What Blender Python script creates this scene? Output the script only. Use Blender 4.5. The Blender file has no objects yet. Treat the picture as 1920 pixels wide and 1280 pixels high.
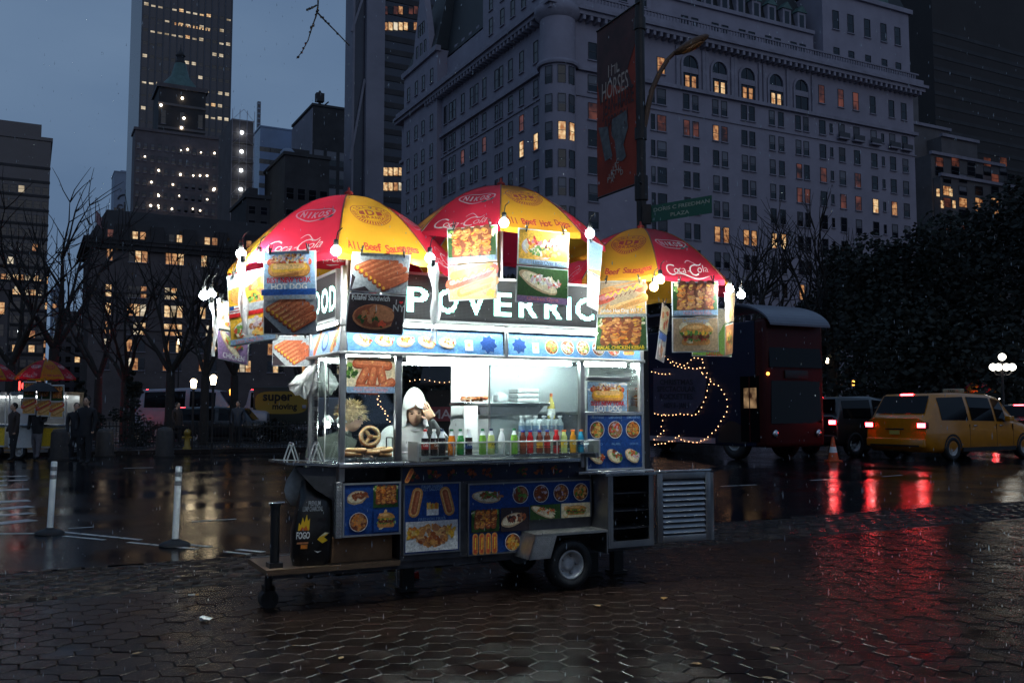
import bpy, bmesh, math, random
from mathutils import Vector, Matrix, Euler
rnd = random.Random(11)
S = bpy.context.scene
COL = S.collection
rad = math.radians
# ------------------------------------------------------------------ camera
FPX = 1750.0                       # focal length in pixels of the 1920 wide photograph
CAM_H = 1.5
PITCH = math.atan(128 / FPX)
cam = bpy.data.objects.new('camera', bpy.data.cameras.new('camera'))
COL.objects.link(cam)
cam.location = (0, 0, CAM_H)
cam.rotation_euler = (math.pi / 2 + PITCH, 0, 0)
cam.data.sensor_width = 36
cam.data.lens = FPX / 1920 * 36
cam.data.clip_start = 0.05
cam.data.clip_end = 3000
S.camera = cam
# ------------------------------------------------------------------ sky, sun, exposure
W = bpy.data.worlds.new('World')
S.world = W
W.use_nodes = True
wn, wl = W.node_tree.nodes, W.node_tree.links
wn.clear()
SUN_EL, SUN_ROT = rad(2), rad(160)
sky = wn.new('ShaderNodeTexSky'); sky.sky_type = 'NISHITA'; sky.sun_disc = False
sky.sun_elevation = SUN_EL; sky.sun_rotation = SUN_ROT
sky.air_density = 1.6; sky.dust_density = 1.0; sky.ozone_density = 4.0
tc = wn.new('ShaderNodeTexCoord')
mp = wn.new('ShaderNodeMapping'); mp.inputs['Scale'].default_value = (1.2, 1.2, 3.2)
wl.new(tc.outputs['Generated'], mp.inputs['Vector'])
nz = wn.new('ShaderNodeTexNoise'); nz.inputs['Scale'].default_value = 2.2; nz.inputs['Detail'].default_value = 6; nz.inputs['Roughness'].default_value = .45
wl.new(mp.outputs['Vector'], nz.inputs['Vector'])
rp = wn.new('ShaderNodeValToRGB')
rp.color_ramp.elements[0].position = .3; rp.color_ramp.elements[0].color = (.10, .168, .29, 1)
rp.color_ramp.elements[1].position = .72; rp.color_ramp.elements[1].color = (.155, .238, .37, 1)
wl.new(nz.outputs['Fac'], rp.inputs['Fac'])
b1 = wn.new('ShaderNodeBackground'); b1.inputs['Strength'].default_value = .05
b2 = wn.new('ShaderNodeBackground'); b2.inputs['Strength'].default_value = 1.05
wl.new(sky.outputs['Color'], b1.inputs['Color'])
wl.new(rp.outputs['Color'], b2.inputs['Color'])
mx = wn.new('ShaderNodeMixShader'); mx.inputs['Fac'].default_value = .85     # overcast deck over the dusk sky
wl.new(b1.outputs[0], mx.inputs[1]); wl.new(b2.outputs[0], mx.inputs[2])
wo = wn.new('ShaderNodeOutputWorld'); wl.new(mx.outputs[0], wo.inputs['Surface'])
sl = bpy.data.lights.new('sun', 'SUN'); sl.energy = .12; sl.angle = rad(40); sl.color = (1, .94, .9)
so = bpy.data.objects.new('sun', sl); COL.objects.link(so)
so.rotation_euler = Vector((-math.sin(SUN_ROT) * math.cos(SUN_EL), -math.cos(SUN_ROT) * math.cos(SUN_EL), -math.sin(SUN_EL) - .35)).to_track_quat('-Z', 'Y').to_euler()
vs = S.view_settings
vs.view_transform = 'Standard'; vs.look = 'None'; vs.exposure = 0; vs.gamma = 1; vs.use_curve_mapping = False
S.render.engine = 'CYCLES'
cy = S.cycles
cy.use_denoising = True
cy.max_bounces = 7; cy.diffuse_bounces = 3; cy.glossy_bounces = 3; cy.transmission_bounces = 5; cy.transparent_max_bounces = 12
cy.volume_bounces = 0
cy.caustics_reflective = False; cy.caustics_refractive = False
cy.sample_clamp_indirect = 4
# ------------------------------------------------------------------ where a point of the photograph lies
_cp, _sp = math.cos(PITCH), math.sin(PITCH)
def ray(px, py):
    a, b = (px - 960) / FPX, (640 - py) / FPX
    return Vector((a, _cp - b * _sp, _sp + b * _cp))
EYE = Vector((0, 0, CAM_H))
def at(px, py, Y):
    d = ray(px, py); return EYE + d * (Y / d.y)
def ground(px, py, z=0.0):
    d = ray(px, py); return EYE + d * ((z - CAM_H) / d.z)
GRID = rad(27.5)                                   # the street grid, the cart and the hotel share it
def frame(x, y, z=0.0, ang=GRID):
    return Matrix.Translation((x, y, z)) @ Matrix.Rotation(ang, 4, 'Z')
def onplane(px, py, P, n):
    d = ray(px, py); return EYE + d * ((P - EYE).dot(n) / d.dot(n))
class Frame:
    """a local frame; y(px,py,c) = local point on its plane y=c, x() likewise"""
    def __init__(s, M):
        s.M = M; s.I = M.inverted(); s.ax = M.to_3x3()
    def y(s, px, py, c=0.0):
        return s.I @ onplane(px, py, s.M @ Vector((0, c, 0)), s.ax @ Vector((0, 1, 0)))
    def x(s, px, py, c=0.0):
        return s.I @ onplane(px, py, s.M @ Vector((c, 0, 0)), s.ax @ Vector((1, 0, 0)))
    def z(s, px, py, c=0.0):
        return s.I @ ground(px, py, c + s.M.translation.z)
# ------------------------------------------------------------------ materials
_mats = {}
def mat(name, col=(.5, .5, .5), rough=.5, metal=0.0, emit=0.0, ecol=None, var=0.0, vs=6.0, bump=0.0, bs=40.0,
        trans=0.0, alpha=1.0, rvar=0.0, rnd_obj=0.0, spec=.5, coat=0.0, stretch=None, transl=0.0):
    if name in _mats: return _mats[name]
    m = bpy.data.materials.new(name); m.use_nodes = True
    N, L = m.node_tree.nodes, m.node_tree.links
    p = N['Principled BSDF']
    c4 = (*col, 1)
    p.inputs['Base Color'].default_value = c4
    p.inputs['Roughness'].default_value = rough
    p.inputs['Metallic'].default_value = metal
    p.inputs['Specular IOR Level'].default_value = spec
    p.inputs['Coat Weight'].default_value = coat
    p.inputs['Coat Roughness'].default_value = .08
    p.inputs['Alpha'].default_value = alpha
    if trans: p.inputs['Transmission Weight'].default_value = trans
    if emit:
        p.inputs['Emission Color'].default_value = (*(ecol or col), 1); p.inputs['Emission Strength'].default_value = emit
    co = None
    def coords():
        nonlocal co
        if co is None:
            t = N.new('ShaderNodeTexCoord'); co = t.outputs['Object']
            if stretch:
                q = N.new('ShaderNodeMapping'); q.inputs['Scale'].default_value = stretch
                L.new(co, q.inputs['Vector']); co = q.outputs['Vector']
        return co
    if var or rnd_obj:
        hs = N.new('ShaderNodeHueSaturation'); hs.inputs['Color'].default_value = c4
        if var:
            n = N.new('ShaderNodeTexNoise'); n.inputs['Scale'].default_value = vs; n.inputs['Detail'].default_value = 6; n.inputs['Roughness'].default_value = .65
            L.new(coords(), n.inputs['Vector'])
            r = N.new('ShaderNodeMapRange'); r.inputs[1].default_value = .3; r.inputs[2].default_value = .7
            r.inputs[3].default_value = 1 - var; r.inputs[4].default_value = 1 + var
            L.new(n.outputs['Fac'], r.inputs[0]); val = r.outputs[0]
        if rnd_obj:
            oi = N.new('ShaderNodeObjectInfo')
            r2 = N.new('ShaderNodeMapRange'); r2.inputs[3].default_value = 1 - rnd_obj; r2.inputs[4].default_value = 1 + rnd_obj
            L.new(oi.outputs['Random'], r2.inputs[0])
            if var:
                mu = N.new('ShaderNodeMath'); mu.operation = 'MULTIPLY'; L.new(val, mu.inputs[0]); L.new(r2.outputs[0], mu.inputs[1]); val = mu.outputs[0]
            else: val = r2.outputs[0]
        L.new(val, hs.inputs['Value']); L.new(hs.outputs['Color'], p.inputs['Base Color'])
        if emit and not ecol: L.new(hs.outputs['Color'], p.inputs['Emission Color'])
    if rvar:
        n = N.new('ShaderNodeTexNoise'); n.inputs['Scale'].default_value = vs * .7; n.inputs['Detail'].default_value = 4
        L.new(coords(), n.inputs['Vector'])
        r = N.new('ShaderNodeMapRange'); r.inputs[1].default_value = .35; r.inputs[2].default_value = .65
        r.inputs[3].default_value = max(.02, rough - rvar); r.inputs[4].default_value = min(1, rough + rvar)
        L.new(n.outputs['Fac'], r.inputs[0]); L.new(r.outputs[0], p.inputs['Roughness'])
    if bump:
        n = N.new('ShaderNodeTexNoise'); n.inputs['Scale'].default_value = bs; n.inputs['Detail'].default_value = 5
        L.new(coords(), n.inputs['Vector'])
        b = N.new('ShaderNodeBump'); b.inputs['Strength'].default_value = bump; b.inputs['Distance'].default_value = .02
        L.new(n.outputs['Fac'], b.inputs['Height']); L.new(b.outputs[0], p.inputs['Normal'])
    if transl:                                     # thin cloth or paper: lets light through
        td = N.new('ShaderNodeBsdfTranslucent'); td.inputs['Color'].default_value = c4
        mxs = N.new('ShaderNodeMixShader'); mxs.inputs['Fac'].default_value = transl
        L.new(p.outputs[0], mxs.inputs[1]); L.new(td.outputs[0], mxs.inputs[2])
        L.new(mxs.outputs[0], N['Material Output'].inputs['Surface'])
    _mats[name] = m
    return m
def thin_clear(name, tint=(.95, .97, 1), mixf=.12, rough=.03, col=None):
    """a thin clear sheet: mostly lets through, mirrors a little"""
    if name in _mats: return _mats[name]
    m = bpy.data.materials.new(name); m.use_nodes = True
    N, L = m.node_tree.nodes, m.node_tree.links
    N.remove(N['Principled BSDF'])
    t = N.new('ShaderNodeBsdfTransparent'); t.inputs['Color'].default_value = (*tint, 1)
    if col: g = N.new('ShaderNodeBsdfDiffuse'); g.inputs['Color'].default_value = (*col, 1)
    else:
        g = N.new('ShaderNodeBsdfGlossy'); g.inputs['Roughness'].default_value = rough
    x = N.new('ShaderNodeMixShader'); x.inputs['Fac'].default_value = mixf
    L.new(t.outputs[0], x.inputs[1]); L.new(g.outputs[0], x.inputs[2]); L.new(x.outputs[0], N['Material Output'].inputs['Surface'])
    _mats[name] = m
    return m
# ------------------------------------------------------------------ mesh collector
_texts = {}
def text_data(s, bold=.0):
    k = (s, bold)
    if k not in _texts:
        c = bpy.data.curves.new('lettering', 'FONT'); c.body = s; c.align_x = 'CENTER'; c.align_y = 'TOP_BASELINE'; c.offset = bold; c.resolution_u = 3
        o = bpy.data.objects.new('lettering', c)
        me = bpy.data.meshes.new_from_object(o)
        vs_ = [v.co.copy() for v in me.vertices]; fs = [tuple(p.vertices) for p in me.polygons]
        xs = [v.x for v in vs_] or [0]; ys = [v.y for v in vs_] or [0]
        _texts[k] = (vs_, fs, max(xs) - min(xs) or 1, max(ys) - min(ys) or 1, (max(xs) + min(xs)) / 2, (max(ys) + min(ys)) / 2 if len(s) > 1 else .35)
        bpy.data.objects.remove(o); bpy.data.meshes.remove(me); bpy.data.curves.remove(c)
    return _texts[k]
def perp(d):
    a = Vector((0, 0, 1)) if abs(d.z) < .9 * d.length else Vector((1, 0, 0))
    x = d.cross(a).normalized(); return x, d.cross(x).normalized()
class MB:
    def __init__(s): s.v = []; s.f = []; s.m = []; s.sm = []; s.ms = []
    def _mi(s, m):
        if m not in s.ms: s.ms.append(m)
        return s.ms.index(m)
    def add(s, vs, fs, m, smooth=False, M=None):
        o = len(s.v); i = s._mi(m)
        s.v += [tuple(M @ Vector(v)) for v in vs] if M is not None else [tuple(v) for v in vs]
        for f in fs: s.f.append([a + o for a in f]); s.m.append(i); s.sm.append(smooth)
        return s
    def box(s, a, b, m, M=None):
        x0, y0, z0 = [min(p, q) for p, q in zip(a, b)]; x1, y1, z1 = [max(p, q) for p, q in zip(a, b)]
        return s.add([(x0, y0, z0), (x1, y0, z0), (x1, y1, z0), (x0, y1, z0), (x0, y0, z1), (x1, y0, z1), (x1, y1, z1), (x0, y1, z1)],
                     [(3, 2, 1, 0), (4, 5, 6, 7), (0, 1, 5, 4), (1, 2, 6, 5), (2, 3, 7, 6), (3, 0, 4, 7)], m, M=M)
    def bbox(s, a, b, m, r=.01, M=None):           # a box with chamfered edges
        x0, y0, z0 = [min(p, q) for p, q in zip(a, b)]; x1, y1, z1 = [max(p, q) for p, q in zip(a, b)]
        bm = bmesh.new()
        bmesh.ops.create_cube(bm, size=1)
        for v in bm.verts: v.co = Vector((x0 + (v.co.x + .5) * (x1 - x0), y0 + (v.co.y + .5) * (y1 - y0), z0 + (v.co.z + .5) * (z1 - z0)))
        bmesh.ops.bevel(bm, geom=bm.edges[:], offset=r, segments=2, affect='EDGES', profile=.6)
        bm.verts.index_update()
        s.add([v.co.copy() for v in bm.verts], [[v.index for v in f.verts] for f in bm.faces], m, True, M); bm.free(); return s
    def beam(s, p, q, w, h, m):
        p, q = Vector(p), Vector(q); d = q - p; x, y = perp(d); x *= w / 2; y *= h / 2
        return s.add([p - x - y, p + x - y, p + x + y, p - x + y, q - x - y, q + x - y, q + x + y, q - x + y],
                     [(3, 2, 1, 0), (4, 5, 6, 7), (0, 1, 5, 4), (1, 2, 6, 5), (2, 3, 7, 6), (3, 0, 4, 7)], m)
    def tube(s, p, q, r, m, n=8, r2=None, cap=True, smooth=True):
        p, q = Vector(p), Vector(q); d = q - p
        if d.length < 1e-6: return s
        x, y = perp(d); r2 = r if r2 is None else r2; vs_ = []
        for c, rr in ((p, r), (q, r2)):
            for i in range(n):
                a = 2 * math.pi * i / n; vs_.append(c + (x * math.cos(a) + y * math.sin(a)) * rr)
        fs = [(i, i + n, (i + 1) % n + n, (i + 1) % n) for i in range(n)]
        s.add(vs_, fs, m, smooth)
        if cap: s.add(vs_, [tuple(range(n)), tuple(range(2 * n - 1, n - 1, -1))], m)
        return s
    def path(s, pts, r, m, n=6):
        for a, b in zip(pts, pts[1:]): s.tube(a, b, r, m, n)
        return s
    def lathe(s, prof, m, n=12, M=None, cap=True, smooth=True):
        vs_ = [(r * math.cos(2 * math.pi * i / n), r * math.sin(2 * math.pi * i / n), z) for r, z in prof for i in range(n)]
        fs = [(k * n + i, k * n + (i + 1) % n, (k + 1) * n + (i + 1) % n, (k + 1) * n + i) for k in range(len(prof) - 1) for i in range(n)]
        s.add(vs_, fs, m, smooth, M)
        if cap: s.add(vs_, [tuple(range(n))[::-1], tuple(range((len(prof) - 1) * n, len(prof) * n))], m, False, M)
        return s
    def ball(s, c, r, m, nu=10, nv=7, sc=(1, 1, 1), M=None):
        prof = [(max(1e-4, math.sin(math.pi * k / nv)) * r, -math.cos(math.pi * k / nv) * r) for k in range(nv + 1)]
        T = Matrix.Translation(c) @ Matrix.Diagonal((*sc, 1)); T = T if M is None else M @ T
        return s.lathe(prof, m, nu, T, cap=False)
    def poly(s, pts, m): return s.add(pts, [tuple(range(len(pts)))], m)
    def slab(s, pts, d, m):                        # a polygon given thickness along d
        n = len(pts); d = Vector(d); P = [Vector(p) for p in pts]
        return s.add(P + [p + d for p in P], [tuple(range(n))[::-1], tuple(range(n, 2 * n))] + [(i, (i + 1) % n, (i + 1) % n + n, i + n) for i in range(n)], m)
    def torus(s, c, R, r, m, M=None, n=16, k=8, arc=1.0):
        vs_ = []; fs = []; N_ = n if arc == 1 else n + 1
        for i in range(N_):
            a = 2 * math.pi * arc * i / n
            for j in range(k):
                b = 2 * math.pi * j / k
                vs_.append(((R + r * math.cos(b)) * math.cos(a) + c[0], (R + r * math.cos(b)) * math.sin(a) + c[1], r * math.sin(b) + c[2]))
        for i in range(n):
            for j in range(k): fs.append((i * k + j, ((i + 1) % N_) * k + j, ((i + 1) % N_) * k + (j + 1) % k, i * k + (j + 1) % k))
        return s.add(vs_, fs, m, True, M)
    def text(s, t, org, xd, yd, size, m, width=None, bold=.0, shear=0.0, off=0.0):
        """lettering of cap height about 0.7*size, centred on org; width fixes its width instead"""
        V_, F_, w, h, cx_, cy_ = text_data(t, bold)
        xd, yd = Vector(xd).normalized(), Vector(yd).normalized(); n = xd.cross(yd); sx = width / w if width else size
        sy = size
        return s.add([Vector(org) + xd * ((v.x - cx_) * sx + shear * (v.y - cy_) * sy) + yd * ((v.y - cy_) * sy) + n * off for v in V_], F_, m)
    def mesh(s, name):
        me = bpy.data.meshes.new(name); me.from_pydata(s.v, [], s.f)
        for m in s.ms: me.materials.append(m)
        me.polygons.foreach_set('material_index', s.m); me.polygons.foreach_set('use_smooth', s.sm); me.update()
        return me
    def build(s, name, parent=None, M=None, **kw):
        return put(name, s.mesh(name), parent, M, **kw)
def put(name, me, parent=None, M=None, label=None, cat=None, group=None, kind=None):
    o = bpy.data.objects.new(name, me); COL.objects.link(o)
    if parent: o.parent = parent
    if M is not None: o.matrix_local = M
    tag(o, label, cat, group, kind); return o
def tag(o, label=None, cat=None, group=None, kind=None):
    for k, v in (('label', label), ('category', cat), ('group', group), ('kind', kind)):
        if v: o[k] = v
    return o
def thing(name, label, cat, M=None, group=None):
    o = bpy.data.objects.new(name, None); COL.objects.link(o); o.empty_display_size = .1
    if M is not None: o.matrix_world = M
    return tag(o, label, cat, group)
def copy_thing(o, M, label=None, parent=None):
    c = o.copy(); COL.objects.link(c); c.parent = parent
    if parent is None:
        c.matrix_world = M
        if label: c['label'] = label
    for ch in list(o.children): copy_thing(ch, None, None, c)
    return c
T = Matrix.Translation
def Rz(a): return Matrix.Rotation(a, 4, 'Z')
def Rx(a): return Matrix.Rotation(a, 4, 'X')
def Ry(a): return Matrix.Rotation(a, 4, 'Y')
# ------------------------------------------------------------------ flat print
def ink(name, col): return mat('ink_' + name, col, .42, var=.38, vs=55, spec=.35)
INK = {k: ink(k, v) for k, v in dict(white=(.78, .78, .75), blue=(.012, .055, .23), sky=(.25, .38, .55), grey=(.36, .38, .4), dark=(.03, .02, .025), black=(.012, .012, .014),
    bun=(.62, .27, .07), bunlight=(.8, .47, .18), bundark=(.34, .12, .03), sausage=(.44, .1, .04), sausagelight=(.62, .2, .09), sausagedark=(.16, .03, .015), red=(.55, .02, .02), rust=(.3, .07, .02),
    orange=(.75, .22, .03), amber=(.78, .42, .04), yellow=(.85, .6, .05), mustard=(.8, .48, .02), green=(.1, .24, .04), leaf=(.2, .35, .08), darkgreen=(.03, .08, .02), cream=(.75, .65, .45),
    chicken=(.6, .24, .07), chickenlight=(.78, .42, .16), meat=(.22, .06, .03), meatlight=(.42, .17, .08), rice=(.78, .5, .14), tomato=(.65, .09, .04), onion=(.6, .45, .5), plate=(.7, .68, .66),
    purple=(.25, .15, .3), tan=(.5, .34, .2), tape=(.03, .12, .45), pink=(.7, .25, .25)).items()}
class Print:
    """draws flat shapes on a sheet; fn(u,v) gives the point, n the outward normal; each shape lies a hair above the one before"""
    def __init__(s, mb, fn, n, eps=.00007, start=.0006): s.mb, s.fn, s.n, s.eps, s.k = mb, fn, Vector(n), eps, start
    def pts(s, P, ink_):
        s.k += s.eps
        s.mb.poly([s.fn(u, v) + s.n * s.k for u, v in P], INK[ink_] if isinstance(ink_, str) else ink_)
    def rect(s, u0, v0, u1, v1, c): s.pts([(u0, v0), (u1, v0), (u1, v1), (u0, v1)], c)
    def ell(s, u, v, a, b, c, rot=0, n=14, jag=0.0):
        P = []
        for i in range(n):
            t = 2 * math.pi * i / n; q = 1 + (rnd.uniform(-jag, jag) if jag else 0)
            x, y = a * math.cos(t) * q, b * math.sin(t) * q
            P.append((u + x * math.cos(rot) - y * math.sin(rot), v + x * math.sin(rot) + y * math.cos(rot)))
        s.pts(P, c)
    def cap(s, u0, v0, u1, v1, r, c, asp=1.0, n=6):  # a rounded bar
        dx, dy = u1 - u0, v1 - v0; a = math.atan2(dy, dx); P = []
        for e, (cu, cv) in ((0, (u1, v1)), (1, (u0, v0))):
            for i in range(n + 1):
                t = a - math.pi / 2 + math.pi * i / n + math.pi * e; P.append((cu + r * math.cos(t), cv + r * math.sin(t) * asp))
        s.pts(P, c)
    def text(s, t, u, v, size, c, width=None, bold=.01, shear=0.0):
        V_, F_, w, h, cx_, cy_ = text_data(t, bold); s.k += s.eps; sx = width / w if width else size
        s.mb.add([s.fn(u + (p.x - cx_) * sx + shear * (p.y - cy_) * size, v + (p.y - cy_) * size) + s.n * s.k for p in V_], F_, INK[c] if isinstance(c, str) else c)
    def blobs(s, u, v, a, b, cols, n, r, inside=True, jag=.3):
        for _ in range(n):
            t, q = rnd.uniform(0, 6.283), math.sqrt(rnd.random())
            s.ell(u + a * q * math.cos(t), v + b * q * math.sin(t), r * rnd.uniform(.5, 1.2), r * rnd.uniform(.4, .9), rnd.choice(cols), rnd.uniform(0, 3.1), 7, jag)
# pictures: drawn in the box (u0,v0)-(u1,v1); the sheet is 1 wide, so v runs at the same scale
def pic_bg(p, b, c): p.rect(*b, c)
def fr(b): return b[0], b[1], b[2] - b[0], b[3] - b[1]
def pic_hotdog(p, b, bg='sky'):
    u, v, w, h = fr(b); p.rect(*b, bg); cx_, cy_ = u + w / 2, v + h * .46
    for k in range(7): p.ell(u + w * rnd.uniform(.05, .95), v + h * rnd.uniform(.6, .95), w * .1, h * .07, rnd.choice(['grey', 'sky', 'plate']), 0, 9, .3)
    p.ell(cx_, cy_ - h * .36, w * .42, h * .06, 'grey')
    p.cap(u + w * .12, cy_ + h * .16, u + w * .88, cy_ + h * .16, h * .13, 'sausagedark'); p.cap(u + w * .12, cy_ + h * .18, u + w * .88, cy_ + h * .18, h * .12, 'tomato'); p.cap(u + w * .14, cy_ + h * .22, u + w * .86, cy_ + h * .22, h * .06, 'sausagelight')
    p.blobs(cx_, cy_ + h * .3, w * .36, h * .15, ['cream', 'onion', 'bunlight', 'meatlight', 'mustard', 'white', 'bun', 'rust'], 80, h * .065)
    p.cap(u + w * .21, cy_ - h * .12, u + w * .79, cy_ - h * .12, h * .265, 'bundark'); p.cap(u + w * .21, cy_ - h * .1, u + w * .79, cy_ - h * .1, h * .25, 'bun'); p.cap(u + w * .22, cy_ - h * .05, u + w * .78, cy_ - h * .05, h * .17, 'amber'); p.cap(u + w * .23, cy_ - h * .0, u + w * .77, cy_ - h * .0, h * .1, 'bunlight')
    for k in range(14): p.ell(u + w * (.17 + .05 * k), cy_ + h * .15, w * .03, h * rnd.uniform(.03, .06), rnd.choice(['sausagelight', 'sausage', 'tomato', 'cream', 'rust']), 0, 8, .2)
def pic_best(p, b):                                # the hot dog with its two lines
    u, v, w, h = fr(b); p.rect(*b, 'sky'); pic_hotdog(p, (u, v + h * .3, u + w, v + h), 'sky')
    p.text('BEST NEW YORK', u + w / 2, v + h * .27, w * .125, 'red', w * .86, .03); p.text('HOT DOG', u + w / 2, v + h * .1, w * .16, 'white', w * .7, .03)
def pic_links(p, b, title='Cheese Hot Dog', dark=False):
    u, v, w, h = fr(b); p.rect(*b, 'grey')
    p.pts([(u, v), (u + w * .35, v), (u, v + h * .45)], 'dark')
    n = 7
    for k in range(n):
        t = k / (n - 1); x0, y0 = u + w * (.08 + .5 * t), v + h * (.62 - .52 * t); L_ = .52 if k < 6 else .4
        x1, y1 = min(u + w * .97, x0 + w * L_), y0 + h * .36 * (1 if k < 5 else .8)
        r = h * .074
        p.cap(x0, y0 - h * .025, x1 - w * .01, y1 - h * .025, r, 'sausagedark'); p.cap(x0, y0, x1, y1, r, 'rust' if dark else 'sausage')
        p.cap(x0 + w * .02, y0 + h * .022, x1 - w * .02, y1 + h * .022, r * .5, 'sausage' if dark else 'sausagelight')
        p.cap(x0 + w * .05, y0 + h * .034, x0 + w * .2, y0 + h * .034 + h * .36 * .28, r * .16, 'bunlight'); p.ell(x0 + w * .01, y0, r * .5, r * .7, 'amber' if not dark else 'sausage', .6, 8, .2)
        for q in range(3): p.cap(x0 + (x1 - x0) * (.3 + .2 * q), y0 + (y1 - y0) * (.3 + .2 * q) - r * .3, x0 + (x1 - x0) * (.36 + .2 * q), y0 + (y1 - y0) * (.3 + .2 * q) + r * .3, r * .1, 'sausagedark', n=3)
    if title: p.rect(u, v + h * .86, u + w, v + h, 'grey'); p.text(title, u + w * .56, v + h * .93, w * .12, 'sky', w * .72, .005, .15)
def pic_kebab(p, b, title='Halal Chicken Kebab', hot=False):
    u, v, w, h = fr(b); p.rect(*b, 'darkgreen')
    p.blobs(u + w * .12, v + h * .85, w * .1, h * .12, ['leaf', 'green', 'cream'], 14, w * .05); p.blobs(u + w * .9, v + h * .85, w * .08, h * .12, ['leaf', 'green', 'cream'], 14, w * .05)
    for k in range(4):
        c = u + w * (.2 + .2 * k)
        p.cap(c - w * .02, v + h * .25, c + w * .02, v + h * .9, w * .1, 'meat')
        for j in range(9):
            q = j / 8; x, y = c + rnd.uniform(-.05, .05) * w, v + h * (.24 + .64 * q)
            p.ell(x, y, w * rnd.uniform(.07, .11), h * rnd.uniform(.05, .085), rnd.choice(['chicken', 'chicken', 'rust', 'orange', 'sausage']), rnd.uniform(-.5, .5), 9, .2)
            p.ell(x - w * .02, y + h * .02, w * .045, h * .03, rnd.choice(['chickenlight', 'amber', 'bun']), rnd.uniform(-.5, .5), 8, .25)
            if rnd.random() < .5: p.ell(x + w * .03, y - h * .02, w * .03, h * .016, 'sausagedark', rnd.uniform(-1, 1), 7, .3)
    if title and not hot: p.rect(u, v, u + w, v + h * .15, 'sky'); p.text(title, u + w * .55, v + h * .075, w * .1, 'pink', w * .66, .005)
    if hot: p.text('HALAL CHICKEN KEBAB', u + w * .5, v + h * .075, w * .11, 'yellow', w * .92, .03)
def pic_jumbo(p, b, title='Jumbo Hot Dog W/ F.F.'):
    u, v, w, h = fr(b); p.rect(*b, 'tan')
    p.pts([(u, v), (u + w, v), (u + w, v + h * .75), (u, v + h * .2)], 'bunlight'); p.cap(u + w * .1, v + h * .7, u + w * .9, v + h * .92, h * .12, 'bun')
    p.cap(u + w * .02, v + h * .45, u + w * .96, v + h * .82, h * .15, 'tomato'); p.cap(u + w * .05, v + h * .5, u + w * .95, v + h * .86, h * .07, 'pink')
    p.cap(u + w * .25, v + h * .2, u + w * .97, v + h * .5, h * .14, 'bun'); p.cap(u + w * .28, v + h * .24, u + w * .95, v + h * .53, h * .08, 'bunlight')
    q = [(u + w * (.14 + .8 * k / 22), v + h * (.56 + .33 * k / 22 + .06 * math.sin(k * 1.4))) for k in range(23)]
    for (a, c), (d, e) in zip(q, q[1:]): p.cap(a, c, d, e, h * .022, 'yellow', n=3)
    for k in range(7): p.cap(u + w * (.16 + .1 * k), v + h * (.42 + .04 * k), u + w * (.2 + .1 * k), v + h * (.5 + .04 * k), h * .012, 'sausagedark', n=3)
    p.blobs(u + w * .88, v + h * .14, w * .09, h * .09, ['amber', 'yellow', 'bun'], 14, w * .04)
    if title: p.text(title, u + w * .5, v + h * .1, w * .12, 'white', w * .92, .015)
def pic_plate(p, b, bg='amber', title='Lamb Over Rice', foods=None, deep=False):
    u, v, w, h = fr(b); p.rect(*b, bg); cx_, cy_ = u + w * .5, v + h * (.55 if title else .5)
    p.ell(cx_, cy_ - h * .02, w * .45, h * .36, 'onion', n=20); p.ell(cx_, cy_, w * .43, h * .34, 'plate', n=20); p.ell(cx_, cy_, w * .38, h * .29, 'cream', n=20)
    f = foods or [(-.2, .08, ['tomato', 'pink', 'red']), (-.12, -.14, ['leaf', 'cream', 'green']), (.12, .06, ['meat', 'meatlight', 'onion', 'sausagedark', 'cream']), (.16, -.16, ['rice', 'orange', 'amber'])]
    for dx, dy, c in f: p.blobs(cx_ + w * dx, cy_ + h * dy, w * .17, h * .14, c, 26, w * .045)
    if title: p.rect(u, v, u + w, v + h * .14, 'sky'); p.text(title, u + w * .58, v + h * .07, w * .1, 'dark', w * .6, .005)
def pic_round(p, b, cols, bg='blue', tag_=None, rim='white'):
    u, v, w, h = fr(b)
    if bg: p.rect(*b, bg)
    cx_, cy_, r = u + w / 2, v + h * .47, min(w, h) * .42
    p.ell(cx_, cy_, r, r, rim, n=20); p.ell(cx_, cy_, r * .93, r * .93, 'meat', n=20)
    p.blobs(cx_, cy_, r * .72, r * .72, cols, 46, r * .24)
    if tag_: p.text(tag_, cx_, v + h * .95, w * .13, 'sky', w * .6, .01)
def pic_pita(p, b, bg='blue', cols=('tomato', 'white', 'green', 'meat', 'leaf'), rot=-.6):
    u, v, w, h = fr(b)
    if bg: p.rect(*b, bg)
    cx_, cy_ = u + w / 2, v + h / 2
    p.ell(cx_ - w * .08, cy_ - h * .02, w * .42, h * .27, 'tan', rot, 16, .05); p.ell(cx_ - w * .07, cy_, w * .38, h * .22, 'cream', rot, 16, .05)
    for k in range(44):
        t = rnd.uniform(-1, 1); q = rnd.uniform(-.1, .12)
        p.ell(cx_ + w * (.05 + .3 * t * math.cos(rot) - q * math.sin(rot)), cy_ + h * (.05 + .3 * t * math.sin(rot) + q * math.cos(rot)), w * .07, h * .05, rnd.choice(cols), rnd.uniform(0, 3), 7, .3)
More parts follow.
